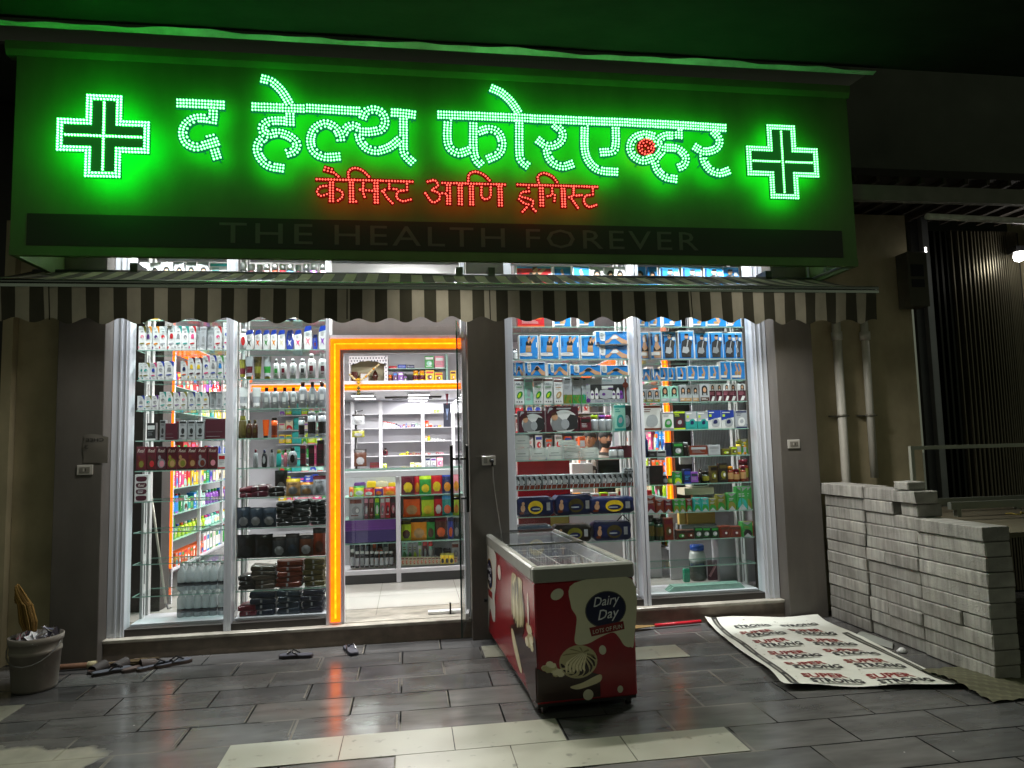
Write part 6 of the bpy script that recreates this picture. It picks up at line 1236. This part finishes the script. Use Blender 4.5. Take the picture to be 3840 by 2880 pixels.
for i in range(13):
    for j in range(4):
        px_,pz=a.x+.02+w*i/13.5+(j%2)*.02,b.z-.035-j*.045
        if pz>b.z-hh*(.34-.17*math.sin(math.pi*(px_-a.x)/w)): q.poly([(px_-.009,11.2495,pz-.012),(px_+.009,11.2495,pz-.012),(px_+.009,11.2495,pz+.012),(px_-.009,11.2495,pz+.012)],hx('3a3a52'))
for j in range(9): q.poly([(b.x-.037,11.2495,2.74+j*.06),(b.x-.02,11.2495,2.74+j*.06),(b.x-.02,11.2495,2.765+j*.06),(b.x-.037,11.2495,2.765+j*.06)],hx('3a3a52'))
q.build('scalloped_screen','print',sh)
o=tag(bx(-.05,.05,-.01,.01,0,.19,'5a2418',.004).build('picture_frame','gloss',None,(a.x+.07,11.45,2.703)),'dark red picture frame at the left in the shrine','picture frame')
q=MB(); q.box(-.075,.075,-.012,.012,0,.17,'8a6a3a',.004); q.poly([(-.06,-.0135,.015),(.06,-.0135,.015),(.06,-.0135,.155),(-.06,-.0135,.155)],hx('dddddd')); tag(q.build('picture_frame','gloss',None,(a.x+.23,11.42,2.703)),'wooden picture frame with pale picture in the shrine','picture frame')
q=MB(); q.lathe([(.040,0,'b08a2c'),(.045,.025,'b08a2c'),(.02,.045,'8a6a20'),(.035,.065,'5a2a1c'),(.05,.105,'4a2218'),(.04,.15,'4a2218'),(.016,.19,'3a1a14'),(.005,.215,'3a1a14')],14); tag(q.build('idol_lamp','gloss',None,(a.x+w*.66,11.42,2.703)),'brown teardrop idol on a brass base in the shrine','idol')
ga=thing('flower_garland','garland of cream and marigold flowers draped across the shrine','garland',(0,0,0))
P=smooth_path([(a.x+.02,11.22,a.z+.16),(a.x+w*.14,11.2,a.z+.09),(a.x+w*.28,11.18,a.z+.06),(a.x+w*.45,11.2,a.z+.13),(a.x+w*.62,11.22,a.z+.24),(a.x+w*.76,11.23,a.z+hh*.68)],.034)
q=MB(); rng=random.Random(3)
for i,p in enumerate(P):
    c='c98a1c' if i%5==4 else ('d8caa0' if i%2 else 'c8b07c')
    q.T=Matrix.Translation(p); q.lathe([(.007,-.018,c),(.02,-.008,c),(.019,.008,c),(.007,.018,c)],7); q.T=None
q.build('flowers','fabric',ga); q=MB()
for i in range(6):
    q.T=Matrix.Translation((a.x+w*.28,10.94,2.72-.045*i)); q.lathe([(.01,-.024,'8a6a10'),(.032,-.01,'b08a1c' if i<3 else '3a3a14'),(.032,.01,'c9981c' if i<3 else '4a4a18'),(.01,.024,'8a6a10')],8); q.T=None
q.build('flower_tassel','fabric',ga)
brow(DD,11.3,2.703,[(652,690,655,'btl:jar','amber orange rust','amber jar'),(700,740,630,'ctn:pan','purple blue wine','purple carton'),(748,796,628,'ctn:pan','violet white purple','violet white carton'),(800,834,665,'ctn:pan','charcoal violet grey','dark violet carton'),(888,944,615,'btl:jar','yellow amber wine','yellow tub with dark red print'),(948,1004,615,'btl:jar','yellow amber wine','yellow tub with dark red print'),(1008,1092,612,'ctn:pan','yellow red wine','wide yellow red carton'),(1096,1172,632,'ctn:pan','yellow red rust','yellow red carton'),(1245,1300,615,'ctn:pan','yellow wine amber','yellow wine carton')],'loft floor beside shrine','goods on the loft')
z=at(DD[0]+900*DD[2],DD[1]+592*DD[2],11.35).z
q=MB(); xa=at(DD[0]+652*DD[2],1400,11.35).x; xb=at(DD[0]+1205*DD[2],1400,11.35).x; q.box(xa,xb,11.30,11.7,z-.012,z-.001,'999'); q.box(xb,xb+.03,11.28,11.7,2.703,3.2,'444'); tag(q.build('loft_shelf','edge'),'glass shelf across the loft right of the shrine','shelf')
brow(DD,11.4,z,[(655,735,572,'sft:x','red wine','red soft pack'),(742,825,560,'sft:x','royal navy','blue soft pack'),(830,905,562,'sft:x','navy silver','navy striped pack'),(1000,1090,475,'ctn:pan','green white mint','green carton with white print'),(1094,1188,475,'ctn:plain','rose white grey','pale pink carton')],'the loft glass shelf','goods on the loft')
# ---- counter
CT_=thing('display_counter','white framed glass display counter full of snacks seen through the doorway','counter',(-.06,8.0,.17))
O8=Vector((-.06,8.0,.17)); CX0,CX1=-.80,.98
def qp(name,m,mt): return kp(name,m,mt,O8,CT_)
m=MB()
for a in ((CX0,CX1,8.0,8.05,1.335,1.40),(CX0,CX1,8.0,8.05,.27,.32),(CX0,CX0+.05,8.0,8.05,.17,1.335),(-.165,-.115,7.998,8.05,.17,1.335),(CX1-.05,CX1,8.0,8.05,.17,1.335)): m.box(*a,'ddd',.003)
m.box(CX0,CX1,8.08,8.55,.20,.30,'ddd'); qp('frame',m,'white')
m=MB(); m.box(CX0,CX1,8.02,8.03,.172,.268,'3a3a3c'); qp('kick_board',m,'print')
m=MB(); m.box(CX0-.02,CX1+.02,7.98,8.58,1.415,1.43,'fff'); qp('glass_top',m,'shelf')
m=MB(); m.box(CX0-.02,CX1+.02,7.972,7.979,1.412,1.432,'5a8a7c'); qp('top_edge',m,'edge')
m=MB(); m.box(CX0+.06,CX1-.06,8.022,8.03,.33,1.33,'fff'); qp('front_glass',m,'glass')
m=MB(); m.box(CX0,CX1,8.55,8.58,.17,1.40,'bbb'); qp('back_panel',m,'white')
CZ=[.325,.60,.865,1.115]
for z in CZ[1:]:
    m=MB(); m.box(CX0+.05,CX1-.05,8.08,8.54,z-.01,z-.001,'9ab'); qp('shelf',m,'edge')
gl='counter snacks and drinks'
def cr(si,items,bay): brow(D2_,8.16,CZ[si],items,'%s counter shelf, %s'%(('bottom','third','second','top')[si],bay),gl)
cr(3,[(258,296,300,'pch','orange amber white','orange packet'),(298,400,290,'pch','lime green white','lime snack packet'),(390,480,305,'pch','red wine white','red packet'),(484,560,300,'pch','purple amber orange','purple packet'),(565,676,296,'pch','orange red amber','orange red packet')],'left')
brow(D2_,8.36,CZ[3],[(300,410,262,'sft:x','purple silver','purple wrapped pack'),(415,500,252,'sft:x','yellow lime','yellow wrapped pack'),(505,600,250,'sft:x','cream yellow','cream wrapped pack'),(605,672,262,'sft:x','yellow cream','yellow flat pack')],'the top counter shelf behind the packets',gl)
cr(2,[(258,385,392,'ctn:pan','silver rust grey','wide tray with strawberry print'),(392,432,385,'ctn:pan','wine rose silver','wine carton'),(436,476,385,'ctn:pan','rust rose wine','rust carton'),(488,530,380,'ctn:pan','green lime white','green carton'),(534,576,385,'ctn:pan','rose white grey','rose carton'),(580,624,380,'ctn:pan','red white wine','red carton'),(628,672,385,'ctn:pan','wine charcoal rose','dark wine carton')],'left')
o=carton(.86*.80,.115,.3,'case','purple violet',random).build('carton','print'); o.location=(-.455,8.068+.15,.742); 
q=tag(o,'long flat purple carton across the middle of the counter left side','carton'); 
m=MB(); m.box(-.34,.34,-.14,.14,-.13,-.001,'3a2a6a'); 
o2=m.build('carton','print',None,(-.455,8.22,.74)); tag(o2,'purple carton under the long flat purple carton in the counter','carton'); o2.location.z=.742-.0; o.location.z=.742+.002; o2.location.z=.742
cr(1,[(262,300,655,'ctn:pan','brown rust tan','slim brown carton')]+[(303+46*i,345+46*i,650,'btl:cyl','navy royal silver','navy and silver drink can') for i in range(8)],'left')
brow(D2_,8.36,CZ[1],[(262,330,590,'ctn:pan','yellow olive amber','yellow carton'),(338,384,582,'btl:jar','lime yellow cream','lime tub'),(390,440,580,'btl:jar','yellow cream lime','yellow tub'),(445,500,580,'btl:jar','cream yellow lime','cream tub'),(508,552,575,'ctn:pan','amber rust cream','amber carton'),(558,606,588,'ctn:pan','rose wine grey','rose carton'),(610,668,588,'ctn:pan','charcoal brown grey','dark carton')],'the third counter shelf behind the cans',gl)
cr(0,[(268+43*i,308+43*i,872-(18 if i==0 else 0),'btl:cyl','dark white silver','dark bottle with white label') for i in range(9)],'left')
brow(D2_,8.38,CZ[0],[(262+48*i,306+48*i,790,'btl:cyl','slate charcoal dark','slate bottle') for i in range(4)]+[(468,500,785,'ctn:pan','rust orange brown','rust carton'),(505,556,780,'btl:jar','rust dark orange','rust jar'),(560,606,775,'ctn:pan','silver slate grey','grey carton'),(608,672,800,'ctn:plain','brown dark khaki','dark brown carton')],'the bottom counter shelf behind the bottles',gl)
def chips(x0,x1,yt,c): return (x0,x1,yt,'pch',c,'%s snack bag'%c.split()[0])
cr(3,[chips(722,838,165,'wine maroon yellow'),chips(835,890,170,'red wine amber'),chips(885,985,200,'green lime yellow'),chips(985,1088,160,'red wine yellow'),chips(1085,1172,170,'navy royal amber'),chips(1176,1240,155,'rose red amber')],'right')
cr(2,[chips(742,888,372,'orange rust tan'),chips(902,1010,380,'lime green yellow'),chips(1012,1088,372,'red wine white'),chips(1086,1175,376,'teal sky orange'),chips(1180,1240,376,'lime olive amber')],'right')
cr(1,[chips(715,815,600,'lime khaki brown'),chips(810,945,575,'amber dark tan'),chips(946,1020,575,'green dark brown'),chips(1022,1128,570,'brown wine orange'),chips(1136,1185,570,'royal navy orange'),chips(1188,1240,575,'slate dark grey')],'right')
cr(0,[(722+33.5*i,754+33.5*i,922,'ctn:pan','cream rust orange','cream carton with rust figure') for i in range(15)],'right')
brow(D2_,8.30,CZ[0],[(728,776,765,'ctn:tea','mint green olive','mint carton'),(782,818,770,'ctn:tea','silver green olive','pale green carton'),(824,862,768,'ctn:tea','silver lime olive','grey green carton'),(868,905,760,'ctn:pan','white green lime','white green carton'),(912,955,762,'ctn:pan','wine red silver','wine carton'),(960,1004,780,'btl:jar','mint red white','mint jar with red lid'),(1015,1090,845,'sft:x','charcoal slate','charcoal wrapped pack'),(1092,1165,848,'sft:x','dark charcoal','black wrapped pack'),(1168,1235,790,'ctn:pan','silver rust grey','grey rust carton')],'bottom counter shelf, right rear row',gl)
brow(D2_,8.09,CZ[0]+.002,[(1070,1110,888,'pch','yellow olive dark','yellow sachet'),(1108,1148,888,'pch','yellow olive dark','yellow sachet'),(1146,1190,888,'pch','yellow olive dark','yellow sachet')],'the front edge of the bottom right counter shelf',gl)
# ---- things behind the right hand windows
a=at(1940,1725,7.2); b=at(2140,1868,7.2)
tag(bx(a.x,b.x,7.2,7.24,b.z-.12,a.z,'8e1218',.004).build('red_board','gloss'),'plain red board standing behind the third window','board')
q=MB(); q.box(a.x,b.x-.02,7.2,7.24,.55,b.z-.13,'5a1a18',.004); q.box(b.x-.22,b.x-.03,7.19,7.199,.72,.90,'8a7a3a'); tag(q.build('red_carton','print'),'dark red carton with a yellow label under the red board','carton')
tm=thing('monitor','black monitor seen from behind on the cash counter','monitor',(0,0,0))
a=at(2241,1725,7.65); b=at(2368,1853,7.65)
q=MB(); q.box(a.x,b.x,7.65,7.70,b.z,a.z,'141414',.008); q.build('screen_back','gloss',tm); q=MB(); q.box((a.x+b.x)/2-.03,(a.x+b.x)/2+.03,7.69,7.73,.98,b.z+.1,'111'); q.box((a.x+b.x)/2-.12,(a.x+b.x)/2+.12,7.62,7.8,.962,.975,'111'); q.build('stand','gloss',tm)
q=MB(); q.box(1.2,2.72,7.50,8.0,.17,.96,'cfcfd2',.004); tag(q.build('cash_counter','white'),'white cash counter behind the right hand windows','counter')
X6=lambda u,Y=6.95:at(u,1900,Y).x
q=MB(); q.box(X6(2676),3.58,6.88,7.05,.2,.74,'c9c9cc',.003); tag(q.build('white_cabinet','white'),'low white cabinet behind the rightmost window','cabinet')
q=MB(); q.box(X6(2571),X6(2676),6.92,7.06,.80,1.02,'b08a4a',.003); q.box(X6(2545),X6(2568),6.95,7.0,.74,1.02,'c9a860'); q.box(X6(2545),X6(2676),6.90,7.06,.742,.798,'777'); tag(q.build('brown_carton','print'),'open brown carton behind the low jars of the rightmost window','carton')
q=MB(); q.box(X6(2588),X6(2657),6.90,7.06,1.17,1.31,'b9b9b4',.01); q.poly([(X6(2598),6.899,1.19),(X6(2650),6.899,1.19),(X6(2646),6.899,1.28),(X6(2602),6.899,1.28)],hx('33343a')); q.box(X6(2560),X6(2670),6.88,7.08,1.10,1.168,'c8c0a8'); q.box(X6(2600),X6(2625),6.95,7.0,1.021,1.099,'999'); tag(q.build('label_printer','gloss'),'grey label printer behind the green tea cartons','printer')
q=MB(); q.box(X6(2556,7.25),X6(2628,7.25),7.24,7.275,1.40,1.53,'d9d9da',.005); x_=X6(2600,7.25)
for k in range(3): q.poly([(x_+.035*k,7.2385,1.44),(x_+.02+.035*k,7.2385,1.44),(x_+.02+.035*k,7.2385,1.49),(x_+.035*k,7.2385,1.49)],hx('333'))
tag(q.build('switch_board','gloss'),'white electric switch board on the dark panel behind the rightmost window','switch board')
jr=thing('sweet_jar','large plastic jar with a blue lid on the base of the rightmost window','jar',(X6(2606,6.93),6.93,.235))
q=MB(); q.lathe([(.075,0,'4a4f48'),(.088,.03,'3c443c'),(.088,.20,'39423c'),(.086,.215,'aab0ac'),(.078,.27,'b4bab6'),(.066,.30,'b9bfbc')],18); q.build('body','gloss',jr); q=MB(); q.lathe([(.070,.302,'2850a8'),(.072,.345,'2850a8'),(.062,.355,'3460b8')],18); q.build('lid','gloss',jr)
q=MB(); q.box(X6(2550,6.86),X6(2574,6.86),6.84,6.88,.235,.37,'2a8a6a',.01); tag(q.build('green_box','gloss'),'small green box beside the blue-lidded jar','box')
q=MB(); q.box(X6(2644,6.86),X6(2678,6.86),6.86,6.875,.24,.44,'5a2a3a'); q.tube([(X6(2648,6.86),6.855,.28),(X6(2674,6.86),6.855,.40)],.012,'c08a94',6); tag(q.build('dark_card','print'),'dark card with a pink stripe right of the blue-lidded jar','card')
rng=random.Random(44)
for i in range(14):
    w=.09; x=1.30+.10*i; cc=('white','cream','yellow','red','white','amber','grey','white','lime','white','cream','pink','white','red')[i]
    o=carton(w,.14+.05*rng.random(),.08,rng.choice(('pan','plain')),'%s red grey'%cc,rng).build('carton','print'); o.location=(x,7.56,.962); tag(o,'%s carton, %s from left along the cash counter'%(cc,ORD[i+1]),'carton','cartons on the cash counter')
for s_,z in enumerate((1.30,1.56,1.82,2.08)):
    for i in range(12):
        w=.10; cc=rng.choice(('white','rose','cream','white','grey','red','orange')); o=carton(w,.17+.06*rng.random(),.08,rng.choice(('pan','plain','tea')),'%s %s red'%(cc,rng.choice(('red','royal','grey','orange'))),rng).build('medicine_box','print'); o.location=(.95+.135*i+rng.uniform(-.01,.01),9.52,z)
        tag(o,'%s medicine box, %s from left, %s shelf up, tall medicine rack'%(cc,ORD[i+1],ORD[s_+1]),'medicine box','boxes on the tall medicine rack')
mr=thing('medicine_rack','tall white medicine rack behind the two men','rack',(1.7,9.6,.17))
for z in (1.30,1.56,1.82,2.08,2.36):
    q=MB(); q.box(-.85,.98,-.15,.15,z-.17-.016,z-.17-.001,'ddd'); q.build('shelf','white',mr)
q=MB(); q.box(-.88,-.855,-.16,.16,0,2.3,'ddd'); q.box(.985,1.01,-.16,.16,0,2.3,'ddd'); q.box(-.85,.98,.155,.17,0,2.3,'ddd'); q.build('carcass','white',mr)
ob=at(2183,1658,7.75); o=tag(carton(.07,.30,.08,'plain','orange white silver',rng).build('carton','print'),'orange and white carton standing in front of the rear man','carton'); o.location=(ob.x,7.78,1.43)
q=MB(); q.box(ob.x-.14,ob.x+.10,7.70,7.88,.964,1.43,'d0d0d0',.004); tag(q.build('carton_stack','print'),'white carton block on the cash counter under the orange carton','carton')
# ------------------------------------------------------------------ people
def person(label,loc,rz,hair,beard,shirt,look):
    root=None
    me=bpy.data.meshes.new('person'); bm=bmesh.new()
    J={'pel':(0,0,.93),'sp':(0,.0,1.12),'ch':(0,.0,1.30),'nk':(0,.005,1.44),'hd0':(0,.0,1.50)}
    V=[];RAD=[];E=[]
    def a(p,r): V.append(p); RAD.append(r); return len(V)-1
    pel=a((0,0,.93),(.155,.11)); sp=a((0,0,1.10),(.145,.105)); ch=a((0,0,1.28),(.165,.115)); nk=a((0,.01,1.42),(.065,.065)); h0=a((0,-.005,1.50),(.055,.06)); E+=[(pel,sp),(sp,ch),(ch,nk),(nk,h0)]
    for s in (-1,1):
        sh_=a((s*.18,.0,1.36),(.065,.065)); el=a((s*.24,-.03,1.09),(.045,.045)); wr=a((s*.17,-.22,1.00),(.03,.028)); pm=a((s*.13,-.29,1.01),(.034,.02)); E+=[(ch,sh_),(sh_,el),(el,wr),(wr,pm)]
        for k in range(4):
            f1=a((s*(.13-.03+.018*k),-.335-.004*(k==1),1.015),(.009,.009)); f2=a((s*(.128-.03+.016*k),-.365-.006*(k in(1,2)),1.0),(.008,.008)); E+=[(pm,f1),(f1,f2)]
        t1=a((s*.09,-.28,1.03),(.01,.01)); t2=a((s*.075,-.31,1.035),(.009,.009)); E+=[(pm,t1),(t1,t2)]
        hp=a((s*.09,0,.86),(.09,.095)); kn=a((s*.10,-.01,.48),(.06,.06)); an=a((s*.10,.02,.08),(.042,.045)); to=a((s*.11,-.12,.03),(.04,.03)); E+=[(pel,hp),(hp,kn),(kn,an),(an,to)]
    me.from_pydata(V,E,[]); tmp=bpy.data.objects.new('person',me); COL.objects.link(tmp)
    md=tmp.modifiers.new('skin','SKIN'); md.use_smooth_shade=True; sb=tmp.modifiers.new('sub','SUBSURF'); sb.levels=1; sb.render_levels=1
    for i,r in enumerate(RAD): me.skin_vertices[0].data[i].radius=r
    me.skin_vertices[0].data[0].use_root=True
    dg=bpy.context.evaluated_depsgraph_get(); dg.update(); ev=bpy.data.meshes.new_from_object(tmp.evaluated_get(dg)); bpy.data.objects.remove(tmp)
    m=MB(); sk='96694c'
    for v in ev.vertices: m.av(v.co)
    for p in ev.polygons:
        z=p.center.z; c=sk
        m.face(tuple(p.vertices),hx(c),True)
    def hd(u,v):
        ph=2*math.pi*u; th=math.pi*v; x=math.sin(th)*math.sin(ph); y=-math.sin(th)*math.cos(ph); z=math.cos(th)
        fx=.075*(1-.16*max(0,-z)); r=(x*fx,y*.093,z*.116); f=max(0,-y)
        nose=.024*math.exp(-((x/.16)**2)-((z+.12)/.2)**2)*f; eye=-.009*math.exp(-(((abs(x)-.4)/.2)**2)-((z-.1)/.12)**2)*f; chin=.012*math.exp(-((x/.35)**2)-((z+.8)/.2)**2)*f; mouth=.004*math.exp(-((x/.3)**2)-((z+.46)/.08)**2)*f; brow=.005*math.exp(-((z-.27)/.1)**2)*f
        d=nose+eye+chin+mouth+brow
        return (r[0],r[1]-d-.005,r[2]+1.585)
    def hc(u,v):
        z=math.cos(math.pi*v); y=-math.sin(math.pi*v)*math.cos(2*math.pi*u); x=math.sin(math.pi*v)*math.sin(2*math.pi*u)
        if y<-.5 and abs(x)<.25 and -.55<z<-.40: return '5e3430'
        return sk
    m.grid(hd,32,24,hc)
    for s in (-1,1):
        m.T=Matrix.Translation((s*.078,.005,1.585)); m.lathe([(.006,-.032,sk),(.018,-.01,sk),(.021,.016,sk),(.008,.034,sk)],8,.5,1); m.T=None
    o=m.build('person','skin'); tag(o,label,'person','men behind the cash counter'); o.location=loc; o.rotation_euler=(0,0,rz)
    q=MB()
    def hr(off,z0f):
        def g(u,v):
            p=Vector(hd(u,v*z0f)); c=Vector((0,-.005,1.585)); d=(p-c).normalized(); return p+d*(off*(1 if v<.95 else .2))
        return g
    q.grid(lambda u,v:(lambda p,y:(p[0],p[1],p[2]))(hr(.012,.40+.20*(1-math.cos(2*math.pi*u))/2)(u,v),0),28,10,'120f0e'); q.build('hair','matte',o)
    q=MB()
    for s in (-1,1):
        e=hd(s*.066 if s>0 else 1-.066,.468); q.T=Matrix.Translation((e[0],e[1]-.003,e[2])); q.lathe([(.004,-.007,'ddd'),(.013,0,'e6e2dc'),(.004,.007,'ddd')],8,1,.4); q.T=Matrix.Translation((e[0],e[1]-.007,e[2])); q.lathe([(.003,-.005,'1a1210'),(.006,0,'1a1210'),(.003,.005,'1a1210')],6,1,.5); q.T=None
    q.build('eyes','gloss',o)
    q=MB()
    for s in (-1,1):
        P=[hd((s*k)%1.0,.43-.008*(1-abs(k-.07)*20)) for k in (.03,.06,.09,.11)]; q.tube([(p[0],p[1]-.002,p[2]) for p in P],.0045,'15100e',5)
    q.build('eyebrows','matte',o)
    if beard:
        q=MB()
        def bt(u,v):
            a=abs(u-.5)*2; v0=.628+.035*math.sin(math.pi*min(1,a*1.15))-.13*max(0,a-.72)/.28; p=hd((u-.5)*.60%1.0,v0+(.95-v0)*v); g=1.035+.03*math.sin(math.pi*v)
            return (p[0]*g,(p[1]+.005)*g-.005,1.585+(p[2]-1.585)*g)
        q.grid(bt,24,8,'1d1613'); q.build('beard','matte',o)
        q=MB(); P=[hd(k%1.0,.605+.02*abs(k)*8) for k in (-.07,-.035,0,.035,.07)]; q.tube([(p[0],p[1]-.004,p[2]) for p in P],.007,'14100f',5); q.build('moustache','matte',o)
    # shirt: a shell following torso and upper arms
    q=MB(); c1_,c2_=shirt; idx={}
    nm=[v.normal.copy() for v in ev.vertices]
    def ok(p): return .86<p.z<1.425 and not (p.y<-.06 and p.z<1.06)
    for p in ev.polygons:
        vs=[ev.vertices[i].co for i in p.vertices]
        if all(ok(v) for v in vs):
            f=[]
            for i in p.vertices:
                if i not in idx: idx[i]=q.av(ev.vertices[i].co+nm[i]*.009)
                f.append(idx[i])
            q.face(f,hx(c1_ if int((p.center.x*1.6+p.center.z)*55)%2 else c2_),True)
    q.build('shirt','fabric',o)
    q=MB(); idx2={}
    for p in ev.polygons:
        vs=[ev.vertices[i].co for i in p.vertices]
        if all(.06<v.z<.89 and not(v.y<-.1) for v in vs):
            f=[]
            for i in p.vertices:
                if i not in idx2: idx2[i]=q.av(ev.vertices[i].co+nm[i]*.008)
                f.append(idx2[i])
            q.face(f,hx('22242c'),True)
    q.build('trousers','fabric',o)
    return o
h=at(2270,1642,8.35); ps=person('bearded man in a checked shirt behind the cash counter, facing the window',(h.x,8.35,h.z-1.595),R(10),1,1,('3a3632','a8a298'),0)
h=at(2213,1642,8.95); person('clean-shaven man in a pale shirt, half hidden by the orange carton',(h.x,8.95,h.z-1.60),R(-28),1,0,('c9c6c2','b9b6b2'),0)
